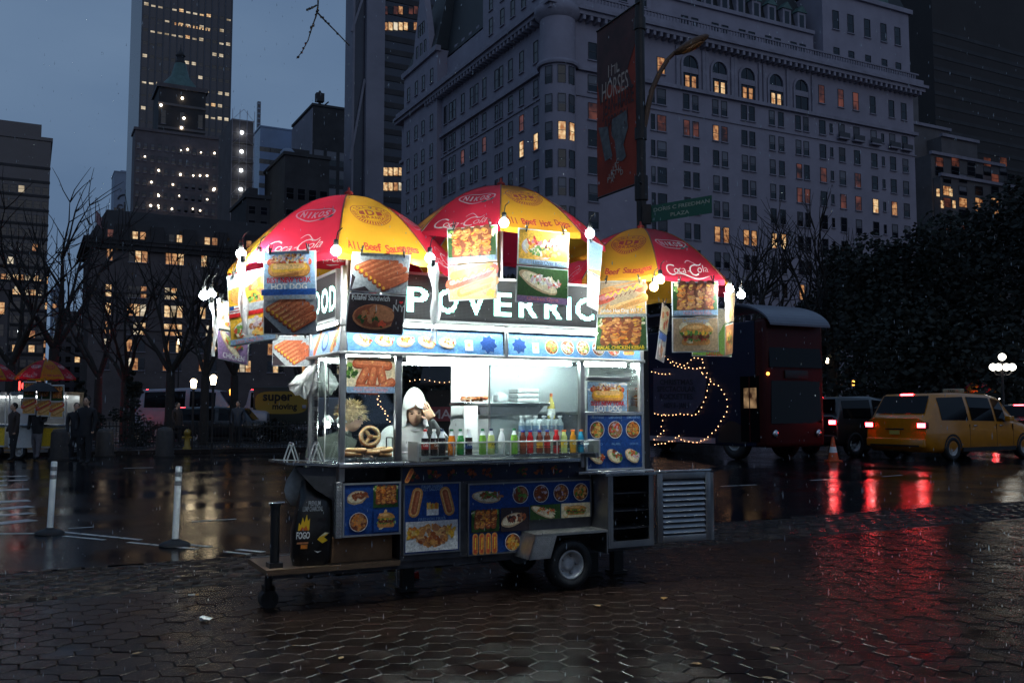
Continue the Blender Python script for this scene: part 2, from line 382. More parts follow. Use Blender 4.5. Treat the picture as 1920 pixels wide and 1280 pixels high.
def pic_burger(p, b, bg='tan', title=None):
    u, v, w, h = fr(b); p.rect(*b, bg); cx_, cy_ = u + w / 2, v + h * .48
    p.blobs(cx_, cy_, w * .42, h * .35, [bg, 'bunlight', 'cream'], 10, w * .12)
    p.cap(cx_ - w * .26, cy_ - h * .2, cx_ + w * .26, cy_ - h * .2, h * .1, 'bun')
    p.blobs(cx_, cy_ - h * .08, w * .36, h * .06, ['leaf', 'green', 'tomato'], 26, w * .055)
    p.cap(cx_ - w * .26, cy_ - h * .02, cx_ + w * .26, cy_ - h * .02, h * .07, 'meat'); p.blobs(cx_, cy_, w * .3, h * .06, ['meat', 'sausagedark', 'meatlight'], 20, w * .05)
    p.blobs(cx_, cy_ + h * .08, w * .34, h * .04, ['leaf', 'amber', 'green'], 20, w * .05)
    p.pts([(cx_ + w * .36 * math.cos(t), cy_ + h * .1 + h * .26 * math.sin(t)) for t in [math.pi * k / 12 for k in range(13)]], 'bun')
    p.ell(cx_ - w * .05, cy_ + h * .25, w * .2, h * .06, 'bunlight')
    if title: p.text(title, cx_, v + h * .92, w * .11, 'sky', w * .6, .005)
def pic_falafel(p, b):
    u, v, w, h = fr(b); p.rect(*b, 'dark')
    p.ell(u + w * .48, v + h * .42, w * .4, h * .34, 'meatlight', n=18); p.ell(u + w * .48, v + h * .44, w * .37, h * .3, 'meat', n=18)
    p.ell(u + w * .6, v + h * .52, w * .24, h * .2, 'meatlight', -.3); p.blobs(u + w * .38, v + h * .4, w * .16, h * .14, ['rust', 'meatlight', 'bundark', 'darkgreen'], 24, w * .06)
    p.blobs(u + w * .5, v + h * .25, w * .2, h * .08, ['meat', 'tomato', 'darkgreen'], 14, w * .05)
    p.text('Falafel Sandwich', u + w * .38, v + h * .92, w * .13, 'grey', w * .68, .02); p.text('I', u + w * .84, v + h * .84, w * .13, 'grey', None, .02); p.text('NY', u + w * .9, v + h * .68, w * .16, 'grey', None, .02)
    hx, hy = u + w * .93, v + h * .84
    p.pts([(hx, hy - h * .05), (hx + w * .035, hy), (hx + w * .028, hy + h * .035), (hx, hy + h * .015), (hx - w * .028, hy + h * .035), (hx - w * .035, hy)], 'red')
def pic_curls(p, b, bg='grey', title=None):        # sausage pieces and leaves
    u, v, w, h = fr(b); p.rect(*b, 'cream'); p.blobs(u + w * .1, v + h * .6, w * .1, h * .22, ['green', 'leaf', 'darkgreen'], 16, w * .06)
    for x0, y0, x1, y1 in ((.2, .82, .85, .78), (.28, .3, .4, .62), (.5, .26, .55, .62), (.75, .28, .7, .6), (.25, .14, .6, .1), (.7, .14, .92, .3)):
        r = h * .13
        p.cap(u + w * x0, v + h * y0 - h * .03, u + w * x1, v + h * y1 - h * .03, r, 'sausagedark'); p.cap(u + w * x0, v + h * y0, u + w * x1, v + h * y1, r * .96, 'sausage'); p.cap(u + w * x0, v + h * (y0 + .03), u + w * x1, v + h * (y1 + .03), r * .5, 'sausagelight')
        p.ell(u + w * (x0 + x1) / 2, v + h * ((y0 + y1) / 2 + .05), w * .02, h * .03, 'bunlight')
    if title: p.rect(u, v, u + w, v + h * .17, 'sky'); p.text(title, u + w * .5, v + h * .085, w * .1, 'pink', w * .7, .005)
def pic_platter(p, b):                             # carrots and flag, the yellow sheet
    u, v, w, h = fr(b); p.rect(*b, 'amber'); p.rect(u, v + h * .8, u + w, v + h, 'grey')
    p.ell(u + w * .2, v + h * .72, w * .17, h * .14, 'bun')
    p.blobs(u + w * .66, v + h * .74, w * .22, h * .16, ['orange', 'tomato', 'sausagelight', 'orange'], 30, w * .08); p.blobs(u + w * .5, v + h * .62, w * .1, h * .05, ['leaf', 'darkgreen'], 10, w * .05)
    p.rect(u, v + h * .43, u + w, v + h * .56, 'grey')
    for k in range(5): p.rect(u + w * .02, v + h * (.45 + .02 * k), u + w * .22, v + h * (.46 + .02 * k), 'red' if k % 2 else 'white')
    p.rect(u + w * .02, v + h * .5, u + w * .11, v + h * .56, 'blue')
    p.rect(u, v + h * .39, u + w, v + h * .45, 'red')
    p.ell(u + w * .5, v + h * .2, w * .42, h * .14, 'plate', n=18)
    p.blobs(u + w * .62, v + h * .24, w * .18, h * .1, ['meatlight', 'onion', 'cream', 'sausage'], 26, w * .06); p.blobs(u + w * .68, v + h * .13, w * .16, h * .06, ['orange', 'rice'], 18, w * .05); p.blobs(u + w * .22, v + h * .18, w * .12, h * .07, ['tomato', 'leaf', 'cream'], 18, w * .05)
    p.rect(u, v, u + w, v + h * .075, 'sky'); p.text('Lamb Over Rice', u + w * .42, v + h * .037, w * .1, 'pink', w * .6, .005)

K = Frame(frame(-1.3115, 7.221))                    # the cart's own frame: x along its front, y into it
def P(px, py, c=0.0):
    q = K.y(px, py, c); return q.x, q.z
# ================================================================== ground
def wet(name, col, r0, r1, var, vs_, bump, bs, rnd_obj=0.0, pud=.55):
    """wet surface: a film of water whose gloss and ripples vary"""
    m = mat(name, col, .2, var=var, vs=vs_, rnd_obj=rnd_obj, spec=.5)
    N, L = m.node_tree.nodes, m.node_tree.links; p = N['Principled BSDF']; p.inputs['Specular IOR Level'].default_value = .12
    g = N.new('ShaderNodeNewGeometry')
    n = N.new('ShaderNodeTexNoise'); n.inputs['Scale'].default_value = pud; n.inputs['Detail'].default_value = 5; L.new(g.outputs['Position'], n.inputs['Vector'])
    r = N.new('ShaderNodeMapRange'); r.inputs[1].default_value = .38; r.inputs[2].default_value = .6; r.inputs[3].default_value = r0; r.inputs[4].default_value = r1; L.new(n.outputs['Fac'], r.inputs[0]); L.new(r.outputs[0], p.inputs['Roughness'])
    n2 = N.new('ShaderNodeTexNoise'); n2.inputs['Scale'].default_value = bs; n2.inputs['Detail'].default_value = 6; n2.inputs['Roughness'].default_value = .6; L.new(g.outputs['Position'], n2.inputs['Vector'])
    r2 = N.new('ShaderNodeMapRange'); r2.inputs[1].default_value = .36; r2.inputs[2].default_value = .62; r2.inputs[3].default_value = bump * .25; r2.inputs[4].default_value = bump; L.new(n.outputs['Fac'], r2.inputs[0])
    b = N.new('ShaderNodeBump'); b.inputs['Distance'].default_value = .01; L.new(r2.outputs[0], b.inputs['Strength']); L.new(n2.outputs['Fac'], b.inputs['Height']); L.new(b.outputs[0], p.inputs['Normal'])
    return m
ASPH = wet('wet_asphalt', (.008, .008, .010), .05, .18, .3, 3, .35, 26)
EARTH = wet('dark_ground', (.02, .02, .02), .3, .5, .3, 1, .3, 3)
PAV = wet('wet_hex_paver', (.016, .0095, .0075), .10, .24, .35, 9, .6, 60, .55, 2.6)
JOINT = wet('wet_joint_sand', (.014, .012, .011), .2, .4, .3, 9, .6, 60)
SETT = wet('wet_granite_sett', (.04, .032, .03), .15, .34, .35, 7, 1.0, 45, .35, 1.5)
WALK = wet('wet_sidewalk', (.04, .038, .04), .14, .32, .25, 2, .5, 20)
PAINT = wet('worn_road_paint', (.55, .54, .52), .2, .4, .35, 8, .4, 60)
def kq(x0, y0, x1, y1, z): return [(K.M @ Vector((x, y, z))) for x, y in ((x0, y0), (x1, y0), (x1, y1), (x0, y1))]
YS0, YS1 = 1.42, 2.94                               # the sett strip between plaza and road, in the cart's frame
MB().poly([(-1500, -60, -.06), (1500, -60, -.06), (1500, 2600, -.06), (-1500, 2600, -.06)], EARTH).build('ground', kind='structure')
MB().poly([K.M @ Vector(q) for q in ((-70, YS1, -.004), (90, YS1, -.004), (110, 27, -.004), (-70, 27, -.004))], ASPH).build('road', kind='structure')
b = MB().slab(kq(-90, 27, 140, 60, .0), (0, 0, .13), WALK); b.slab(kq(-90, 26.7, 140, 26.998, .0), (0, 0, .14), SETT); b.build('far_sidewalk', kind='structure')
pl = MB().poly(kq(-40, -14, 60, YS0, -.012), JOINT).build('plaza_pavement', kind='structure')
# hexagonal pavers
def hexmesh(r, z=.0):
    rings = [(r * .985, z - .02), (r * .985, z - .0035), (r * .93, z)]
    vs_ = [(q * math.cos(math.pi / 3 * i + math.pi / 6), q * math.sin(math.pi / 3 * i + math.pi / 6), h) for q, h in rings for i in range(6)]
    return vs_, [(k * 6 + i, k * 6 + (i + 1) % 6, (k + 1) * 6 + (i + 1) % 6, (k + 1) * 6 + i) for k in range(2) for i in range(6)] + [tuple(range(12, 18))]
HR = .116; hv, hf = hexmesh(HR)
hm = MB().add(hv, hf, PAV).mesh('paver'); cells = []
KI = K.I
for j in range(-90, 30):
    for i in range(-75, 75):
        x = (i + .5 * (j % 2)) * HR * math.sqrt(3) * 1.02; y = j * HR * 1.5 * 1.02
        if y > YS0 - .09: continue
        w = K.M @ Vector((x, y, 0))
        if w.y < 3.4 or w.y > 17 or abs(w.x) > w.y * .60 + .3: continue
        cells.append((w.y - max(0, 4.9 - w.y) * 8 + abs(w.x) * .12 if w.y > 4.85 else 50 + w.y, w))
cells.sort(key=lambda c: c[0])
stuff = MB()
for n_, (q, w) in enumerate(cells):
    M_ = T((w.x, w.y, rnd.uniform(-.0035, .0015))) @ Rz(GRID + math.pi / 3 * rnd.randint(0, 5)) @ Rx(rnd.uniform(-.012, .012)) @ Ry(rnd.uniform(-.012, .012))
    if n_ < 300:
        o = bpy.data.objects.new('paver', hm); COL.objects.link(o); o.parent = pl; o.matrix_local = M_
    else: stuff.add(hv, hf, PAV, False, M_)
stuff.build('far_pavers', pl, kind='stuff')
# granite setts
st = MB().poly(kq(-40, YS0, 60, YS1, -.016), JOINT).build('sett_strip', kind='structure')
smeshes = []
for k in range(6):
    bm = bmesh.new(); bmesh.ops.create_cube(bm, size=1)
    for v in bm.verts: v.co = Vector((v.co.x * .235, v.co.y * .128, v.co.z * .07 - .035)) + Vector((rnd.uniform(-.012, .012), rnd.uniform(-.01, .01), 0))
    bmesh.ops.bevel(bm, geom=[e for e in bm.edges if e.verts[0].co.z > -.05 or e.verts[1].co.z > -.05], offset=.017, segments=2, affect='EDGES')
    for v in bm.verts:
        if v.co.z > -.003: v.co.z += rnd.uniform(-.006, .004)
    bm.verts.index_update(); smeshes.append(([v.co.copy() for v in bm.verts], [[v.index for v in f.verts] for f in bm.faces])); bm.free()
sm_ = [MB().add(v, f, SETT, True).mesh('sett') for v, f in smeshes]
cells = []
for j in range(11):
    for i in range(-60, 60):
        x, y = (i + .5 * (j % 2)) * .25 + rnd.uniform(-.012, .012), YS0 + .075 + j * .138; w = K.M @ Vector((x, y, 0)); px = 960 + w.x / w.y * FPX
        if -60 < px < 1980 and w.y > 3: cells.append((w.y + (40 if 560 < px < 1240 else 0), w))
cells.sort(key=lambda c: c[0]); stuff = MB()
for n_, (q, w) in enumerate(cells):
    k = rnd.randint(0, 5); M_ = T((w.x, w.y, rnd.uniform(-.008, .01))) @ Rz(GRID + rnd.uniform(-.05, .05) + (math.pi if rnd.random() < .5 else 0)) @ Rx(rnd.uniform(-.04, .04))
    if n_ < 300:
        o = bpy.data.objects.new('sett', sm_[k]); COL.objects.link(o); o.parent = st; o.matrix_local = M_
    else: stuff.add(*smeshes[k], SETT, True, M_)
stuff.build('far_setts', st, kind='stuff')
# road markings: sheets 4 mm above the asphalt
def stripe(name, pxs, w, worn=0):
    a, c = ground(*pxs[0]), ground(*pxs[1]); d = (c - a); q = Vector((-d.y, d.x, 0)).normalized() * w / 2; n = max(2, int(d.length / .35)); b = MB()
    for i in range(n):
        if worn and rnd.random() < worn: continue
        p0, p1 = a + d * (i / n), a + d * ((i + .93 + .07 * (rnd.random() > .4)) / n); e = [rnd.uniform(.75, 1.1) for _ in range(4)]
        b.poly([p0 - q * e[0], p1 - q * e[1], p1 + q * e[2], p0 + q * e[3]], PAINT)
    b.build(name, kind='structure')
stripe('road_marking', ((112, 996), (494, 1034)), .09, .06); stripe('road_marking', ((120, 1004), (470, 1038)), .08, .22)
stripe('road_marking', ((-40, 1000), (84, 999)), .1, .1); stripe('road_marking', ((360, 977), (446, 972)), .09); stripe('road_marking', ((128, 990), (176, 987)), .08); stripe('road_marking', ((232, 877), (288, 876)), .12)
stripe('road_marking', ((1352, 911), (1420, 908)), .1); stripe('road_marking', ((1520, 900), (1552, 898)), .1); stripe('road_marking', ((1655, 893), (1690, 890)), .1)
for k in range(9): stripe('crosswalk_stripe', ((-60, 986 - 15.5 * k + .5 * k * k), (62 - 1.5 * k, 974 - 13.6 * k + .42 * k * k)), .34, .03)
# leaves and litter
LEAF = mat('wet_fallen_leaf', (.16, .085, .02), .35, var=.4, vs=30, rnd_obj=.4)
lm = MB().add([(0, -.05, .003), (.028, -.02, .009), (.034, .02, .006), (0, .055, .004), (-.034, .018, .008), (-.026, -.022, .005), (0, 0, .013), (0, -.085, .003)], [(0, 1, 6), (1, 2, 6), (2, 3, 6), (3, 4, 6), (4, 5, 6), (5, 0, 6), (7, 0, 1)], LEAF).mesh('blade')
spots = [(1452, 1216, 'small tan leaf on the pavers at the lower right'), (1245, 1122, 'pale leaf on the pavers near the cart wheel'), (1535, 1134, 'pale leaf alone on the dark pavers at right'), (1810, 1064, 'leaf near the right edge of the plaza'), (1305, 1245, 'leaf by a paver joint at the bottom'), (1120, 1136, 'leaf just in front of the cart wheel'), (360, 1118, 'small leaf beside the sett strip'), (1440, 1272, 'leaf at the bottom edge right of centre'), (640, 1234, 'leaf on the pavers at the lower left'), (255, 1226, 'leaf alone on the dark pavers at lower left')]
for px, py, lab in spots:
    w = ground(px, py); put('fallen_leaf', lm, None, T((w.x, w.y, .004)) @ Rz(rnd.uniform(0, 6)) @ Matrix.Scale(rnd.uniform(.5, .85), 4), label=lab, cat='leaf', group='fallen leaves on the plaza')
w = ground(384, 1164); t = thing('crumpled_napkin', 'crumpled white napkin lying on the wet pavers', 'litter', T(w + Vector((0, 0, .002)))); b = MB()
bm = bmesh.new(); bmesh.ops.create_icosphere(bm, subdivisions=2, radius=1)
for v in bm.verts: v.co = Vector((v.co.x * .045, v.co.y * .03, (v.co.z + .9) * .017)) * (1 + rnd.uniform(-.35, .3))
bm.verts.index_update(); b.add([v.co.copy() for v in bm.verts], [[v.index for v in f.verts] for f in bm.faces], WHITEP if 'WHITEP' in globals() else mat('paper_white', (.7, .7, .68), .7)); bm.free(); b.build('paper', t)
w = ground(361, 1119); t = thing('cigarette_end', 'white cigarette end on the wet setts', 'litter', T((w.x, w.y, .02))); MB().tube((-.035, 0, 0), (.02, 0.005, 0), .006, mat('paper_white', (.7, .7, .68), .7), 8).build('paper', t); MB().tube((.02, .005, 0), (.045, .007, 0), .0062, mat('filter_tan', (.4, .22, .08), .7), 8).build('filter', t)
# ================================================================== buildings
STONE = mat('hotel_limestone', (.28, .255, .31), .8, var=.14, vs=.22, bump=.3, bs=1.5)
STONE2 = mat('hotel_trim', (.26, .24, .29), .8, var=.2, vs=.6)
SLATE = mat('mansard_slate', (.013, .015, .018), .6, var=.3, vs=.5)
COPPER = mat('green_copper', (.07, .13, .12), .6, var=.3, vs=.6)
def interior(name, c1, c2, s, sc):
    """what one sees through a lit window: warm light broken by curtains and lamps"""
    if name in _mats: return _mats[name]
    m = bpy.data.materials.new(name); m.use_nodes = True; N, L = m.node_tree.nodes, m.node_tree.links; p = N['Principled BSDF']
    g = N.new('ShaderNodeNewGeometry'); n = N.new('ShaderNodeTexNoise'); n.inputs['Scale'].default_value = sc; n.inputs['Detail'].default_value = 3; L.new(g.outputs['Position'], n.inputs['Vector'])
    r = N.new('ShaderNodeValToRGB'); r.color_ramp.elements[0].position = .35; r.color_ramp.elements[0].color = (*c1, 1); r.color_ramp.elements[1].position = .65; r.color_ramp.elements[1].color = (*c2, 1); L.new(n.outputs['Fac'], r.inputs['Fac'])
    p.inputs['Base Color'].default_value = (.02, .02, .02, 1); p.inputs['Roughness'].default_value = .1; L.new(r.outputs['Color'], p.inputs['Emission Color']); p.inputs['Emission Strength'].default_value = s
    _mats[name] = m; return m
WDARK = mat('window_dark', (.006, .007, .012), .08, spec=.6, rnd_obj=.5)
WSOFT = mat('window_blind', (.12, .12, .14), .5, rnd_obj=.5)
WLIT = interior('window_lit', (.22, .06, .02), (1, .5, .2), .62, 1.3); WDIM = interior('window_dim', (.02, .008, .008), (.35, .1, .06), .35, .5); WHOT = interior('window_bright', (.4, .15, .04), (1, .72, .38), 1.0, 1.4); WCOOL = interior('window_cool', (.3, .22, .12), (1, .85, .62), .8, .35)
FRM = mat('window_frame', (.05, .05, .06), .5)
LAMPW = mat('point_lamp', (1, .85, .65), .5, emit=12, ecol=(1, .82, .58)); LAMPC = mat('cool_lamp', (1, 1, 1), .5, emit=9, ecol=(.9, 1, 1))
_wm = {}
def wmesh(w, h, kind, sill=True, bars=1):
    k = (round(w, 2), round(h, 2), kind, sill, bars)
    if k not in _wm:
        b = MB(); g = {'dark': WDARK, 'blind': WSOFT, 'lit': WLIT, 'dim': WDIM, 'hot': WHOT, 'cool': WCOOL}[kind]
        if kind == 'blind': b.poly([(-w / 2, -.02, h * .42), (w / 2, -.02, h * .42), (w / 2, -.02, h), (-w / 2, -.02, h)], g); b.poly([(-w / 2, -.02, 0), (w / 2, -.02, 0), (w / 2, -.02, h * .42), (-w / 2, -.02, h * .42)], WDARK)
        else: b.poly([(-w / 2, -.02, 0), (w / 2, -.02, 0), (w / 2, -.02, h), (-w / 2, -.02, h)], g)
        f = .07 * min(1, w); q = .1
        for x0, z0, x1, z1 in ((-w / 2 - f, 0, -w / 2, h), (w / 2, 0, w / 2 + f, h), (-w / 2 - f, h, w / 2 + f, h + f)): b.box((x0, -q, z0), (x1, 0, z1), FRM)
        for i in range(bars): z = h * (i + 1) / (bars + 1); b.box((-w / 2, -.06, z - .04), (w / 2, -.02, z + .04), FRM)
        if sill: b.box((-w / 2 - .2, -.25, -.16), (w / 2 + .2, 0, -.001), STONE2)
        _wm[k] = (b.mesh('window'), b)
    return _wm[k]
class Building:
    def __init__(s, name, label, M, cat='building', group=None): s.t = thing(name, label, cat, M, group); s.n = 0; s.over = MB()
    def part(s, name, b): return b.build(name, s.t)
    def win(s, M, w, h, kind, sill=True, bars=1, cap=300, single=True):
        me, b = wmesh(w, h, kind, sill, bars)
        if s.n < cap and single: put('window', me, s.t, M); s.n += 1
        else:
            for m in b.ms: s.over._mi(m)
            o = len(s.over.v); s.over.v += [tuple(M @ Vector(v)) for v in b.v]; s.over.f += [[i + o for i in f] for f in b.f]; s.over.m += [s.over._mi(b.ms[i]) for i in b.m]; s.over.sm += b.sm
    def done(s):
        if s.over.v: s.over.build('small_windows', s.t, kind='stuff')
def FM(x, z, y=0.0): return T((x, y, z))            # on the front face
def LM(y, z, x=0.0): return T((x, y, z)) @ Rz(rad(-90))   # on the left face
# ---- the hotel
HB = Building('grand_hotel', 'pale stone grand hotel with round corner turret and mansard roof filling the upper right', frame(5.9, 128))
b = MB().box((0, 0, 0), (73.5, 60, 57.4), STONE); b.box((1, 1.2, 57.4), (51, 58, 64.5), STONE); b.box((52, .0, 57.4), (73, 18, 72), STONE); b.box((1, .3, 57.4), (17, 16, 70), STONE); b.box((-.9, 40, 0), (20, 56.5, 66), STONE); b.box((-.5, 2.5, 57.4), (16, 22, 68), STONE)
HB.part('wall', b)
b = MB().lathe([(2.55, 0), (2.55, 78)], STONE, 24, T((1.2, 1.0, 0)))
for z in (8, 12): pass
HB.part('turret', b)
def ledge(b, z, h, out, x0=-.0, x1=73.5, y1=60):
    b.box((x0 - out, -out, z), (x1 + out, .5, z + h), STONE2); b.box((-out, .5, z), (.5, y1, z + h), STONE2)
b = MB(); ledge(b, 49.7, .55, .55); b.lathe([(2.95, 49.7), (3.05, 49.95), (3.0, 50.3), (2.6, 50.3)], STONE2, 24, T((1.2, 1, 0))); HB.part('string_course', b)
b = MB(); ledge(b, 46.0, .25, .2); HB.part('string_course', b)
b = MB(); ledge(b, 57.4, .6, 1.5); ledge(b, 58.0, .5, 1.9); ledge(b, 58.5, 1.0, 1.3)
b.lathe([(2.6, 56.6), (3.3, 57.3), (3.4, 58.2), (2.9, 58.6), (2.6, 59.6)], STONE2, 24, T((1.2, 1, 0)))
for k in range(58): b.box((4 + 1.22 * k, -1.45, 56.75), (4.45 + 1.22 * k, 0, 57.4), STONE2)
for k in range(34): b.box((-1.45, 4 + 1.22 * k, 56.75), (0, 4.45 + 1.22 * k, 57.4), STONE2)
HB.part('cornice', b)
b = MB(); 
for k in range(120): b.box((4 + .58 * k, -.9, 59.5), (4.22 + .58 * k, -.75, 60.4), STONE2)
b.box((3.6, -1.0, 60.4), (74, -.65, 60.65), STONE2)
HB.part('balustrade', b)
b = MB(); b.box((51.5, -.5, 71.6), (73.6, .4, 72.4), STONE2); b.box((1, .8, 64.2), (51, 1.4, 64.8), STONE2); b.box((-1.4, 39.6, 65.6), (-.4, 57, 66.6), STONE2); b.box((.5, -.2, 69.6), (17.5, .6, 70.4), STONE2); HB.part('upper_cornice', b)
b = MB()
def hip(x0, x1, y0, y1, z0, z1, ins, m): b.add([(x0, y0, z0), (x1, y0, z0), (x1, y1, z0), (x0, y1, z0), (x0 + ins, y0 + ins, z1), (x1 - ins, y0 + ins, z1), (x1 - ins, y1 - ins, z1), (x0 + ins, y1 - ins, z1)], [(0, 1, 5, 4), (1, 2, 6, 5), (2, 3, 7, 6), (3, 0, 4, 7), (4, 5, 6, 7)], m)
hip(1, 51, 2, 57, 64.8, 84, 5, SLATE); hip(52, 73, .4, 18, 72.4, 92, 6, SLATE); hip(.5, 17, 1, 17, 70.4, 92, 5, SLATE); hip(-.8, 19, 41, 56, 66.6, 84, 5.5, SLATE)
HB.part('roof', b)
b = MB(); b.lathe([(2.9, 78), (2.6, 79), (1.8, 84), (.05, 92)], COPPER, 20, T((1.2, 1, 0))); HB.part('turret_cap', b)
for x, y0, z, w, h_, l in ((62.5, .3, 72.4, 11, 12, 'f'), (48.0, -.8, 66.6, 8.5, 15.5, 'l')):
    b = MB()
    if l == 'f': b.slab([(x - w / 2, 0, z), (x + w / 2, 0, z), (x + w / 2 - .5, 0, z + h_ * .45), (x, 0, z + h_), (x - w / 2 + .5, 0, z + h_ * .45)], (0, 1.2, 0), COPPER)
    else: b.slab([(y0, x - w / 2, z), (y0, x + w / 2, z), (y0, x + w / 2 - .9, z + h_ * .3), (y0, x, z + h_), (y0, x - w / 2 + .9, z + h_ * .3)], (1.2, 0, 0), STONE)
    HB.part('gable', b)
PAIRS = [23.15, 24.88, 28.76, 30.5, 34.5, 36.1, 40.26, 42.2, 45.9, 47.6]
SING = [55.7, 59.2, 63.3, 67.9, 71.0]; SMALL = [53.3, 65.5]
litset = {(3, 5): 'lit', (2, 5): 'lit', (4, 5): 'lit', (5, 5): 'lit', (6, 5): 'hot', (7, 5): 'hot', (13, 3): 'hot', (14, 3): 'lit'}
dims = {(0, 1): 'dim', (1, 1): 'dim', (2, 1): 'lit', (3, 1): 'dim', (9, 3): 'dim', (8, 3): 'dim', (10, 2): 'dim', (11, 3): 'dim', (12, 3): 'dim', (8, 2): 'dim', (12, 2): 'dim'}
ZT = [49.25 - 3.95 * k for k in range(12)]
for r, zt in enumerate(ZT):
    z = zt - 2.45 if r else zt - 2.35
    for i, x in enumerate(PAIRS + [51.3] + SING):
        kind = litset.get((i, r)) or dims.get((i, r)) or ('blind' if rnd.random() < .42 else 'dark')
        if r > 5 and rnd.random() < .08: kind = 'lit'
        HB.win(FM(x, z), 1.02 if i < 10 else 1.25, 2.35, kind)
    for x in SMALL: HB.win(FM(x, z + .5), .55, 1.6, 'dark')
    for x, w in ((6.4, 1.5), (16.9, .6), (18.5, 1.5)):
        kind = {(6.4, 1): 'dim', (18.5, 6): 'lit', (18.5, 1): 'dim'}.get((x, r), 'blind' if rnd.random() < .5 else 'dark'); HB.win(FM(x, z), w, 2.4, kind)
    for k, a in enumerate((-150, -108, -72)):        # turret windows
        M_ = T((1.2, 1.0, z)) @ Rz(rad(a + 90)) @ T((0, -2.56, 0)); HB.win(M_, 1.0, 2.45, 'hot' if r == 2 and k > 0 else ('blind' if rnd.random() < .5 else 'dark'), False)
for k, x in enumerate((23.99, 29.65, 35.3, 41.23, 46.75)):   # the arched storey
    b = MB(); n_ = 10; w = 1.45
    arch = [(x - w, -.03, 50.35), (x + w, -.03, 50.35), (x + w, -.03, 53.9)] + [(x + w * math.cos(math.pi * i / n_), -.03, 53.9 + w * math.sin(math.pi * i / n_)) for i in range(1, n_)] + [(x - w, -.03, 53.9)]
    b.poly(arch, WDARK); b.box((x - w, -.2, 52.6), (x + w, -.03, 53.5), STONE2); b.box((x - .08, -.12, 50.35), (x + .08, -.03, 55.2), FRM)
    for s_ in (-1, 1): b.box((x + s_ * (w + .02), -.25, 50.3), (x + s_ * (w + .4), 0, 53.9), STONE2); b.box((x + s_ * (w + .75), -.3, 50.3), (x + s_ * (w + 1.35), 0, 56.5), STONE2)
    for i in range(n_):
        a0, a1 = math.pi * i / n_, math.pi * (i + 1) / n_; q0, q1 = w + .03, w + .4
        b.slab([(x + q0 * math.cos(a0), -.25, 53.9 + q0 * math.sin(a0)), (x + q1 * math.cos(a0), -.25, 53.9 + q1 * math.sin(a0)), (x + q1 * math.cos(a1), -.25, 53.9 + q1 * math.sin(a1)), (x + q0 * math.cos(a1), -.25, 53.9 + q0 * math.sin(a1))], (0, .25, 0), STONE2)
    b.build('arched_window', HB.t)
    if k < 4:
        for dx in (-.62, .62): HB.win(FM(x + dx, 50.5, -.04), .8, 1.7, 'hot' if k in (1, 3) else 'lit', False)
for x in SING + [51.3]: HB.win(FM(x, 52.2), 1.2, 3.0, 'dim' if x < 60 else 'dark')
for x in (6.4, 18.5): HB.win(FM(x, 51.6), 1.3, 2.5, 'hot' if x > 9 and False else 'lit' if x > 9 else 'dark')
for x in (55, 58.5, 62.5, 66.5, 70): HB.win(FM(x, 65.5), 1.3, 3.2, 'dark'); HB.win(FM(x, 61), 1.2, 1.3, 'dark', False)
for x in [24, 26, 30, 32, 35.5, 37.5, 41, 43, 46.5, 48.5]: HB.win(FM(x, 60.9, 1.2), 1.2, 1.2, 'dark', False)
for x in (4, 8, 12, 15.5): HB.win(FM(x, 61.5, .3), 1.2, 2.4, 'blind'); HB.win(FM(x, 65.6, .3), 1.2, 2.4, 'dark')
for k in range(9):                                  # dormers
    x = 22.5 + 3.3 * k; b = MB(); b.box((x - .9, 1.6, 64.8), (x + .9, 5, 67.8), STONE2); b.slab([(x - 1.1, 1.4, 67.8), (x + 1.1, 1.4, 67.8), (x, 1.4, 69)], (0, 3.6, 0), COPPER); b.poly([(x - .5, 1.58, 65.2), (x + .5, 1.58, 65.2), (x + .5, 1.58, 67.4), (x - .5, 1.58, 67.4)], WDARK); b.build('dormer', HB.t)
for k in range(6):
    x = 24 + 5 * k; b = MB(); b.box((x - .6, 5.2, 74), (x + .6, 8, 76), STONE2); b.poly([(x - .4, 5.18, 74.2), (x + .4, 5.18, 74.2), (x + .4, 5.18, 75.8), (x - .4, 5.18, 75.8)], WSOFT); b.build('dormer', HB.t)
BAL = MB()
for x in SING: BAL.box((x - 1.2, -.8, 46.6), (x + 1.2, 0, 46.85), STONE2); BAL.box((x - 1.2, -.8, 46.85), (x + 1.2, -.7, 47.7), FRM)
BAL.build('balcony', HB.t)
ycols = [5.2, 9.6, 13.2, 16.4, 18.0, 22.4, 25.4, 27.2, 30.8, 34.4, 36.0, 38.2]
for r, zt in enumerate(ZT):
    z = zt - 2.45
    for i, y in enumerate(ycols): HB.win(LM(y, z), .95 if i in (3, 4, 6, 7, 9, 10) else 1.25, 2.4, 'hot' if (r == 2 and i in (0, 1)) else 'dim' if (r == 1 and i in (1, 5, 8)) else 'blind' if rnd.random() < .25 else 'dark')
    for y in (42.5, 46.5, 50, 54): HB.win(LM(y, z, -.9), 1.2, 2.4, 'dark')
for y in ycols: HB.win(LM(y, 51.8), 1.2, 3.2, 'dark')
for y in (4.5, 8, 11.5, 15, 19): HB.win(LM(y, 61, -.5), 1.2, 2.6, 'dark'); HB.win(LM(y, 65, -.5), 1.1, 2.2, 'dark')
for y in (42.5, 46.5, 50, 54): HB.win(LM(y, 52, -.9), 1.2, 2.6, 'dark'); HB.win(LM(y, 60.5, -.9), 1.2, 2.6, 'dark')
for z in (67.6, 71.4):
    for dy in (-2, 0, 2): HB.win(LM(48 + dy * (1 if z < 70 else .55), z, -.82), .8, 2.2, 'dark', False)
for k in range(5): b = MB(); b.box((1.2, 24 + 3 * k, 58), (2.4, 25.2 + 3 * k, 66), STONE2); b.build('pilaster', HB.t)
HB.done()
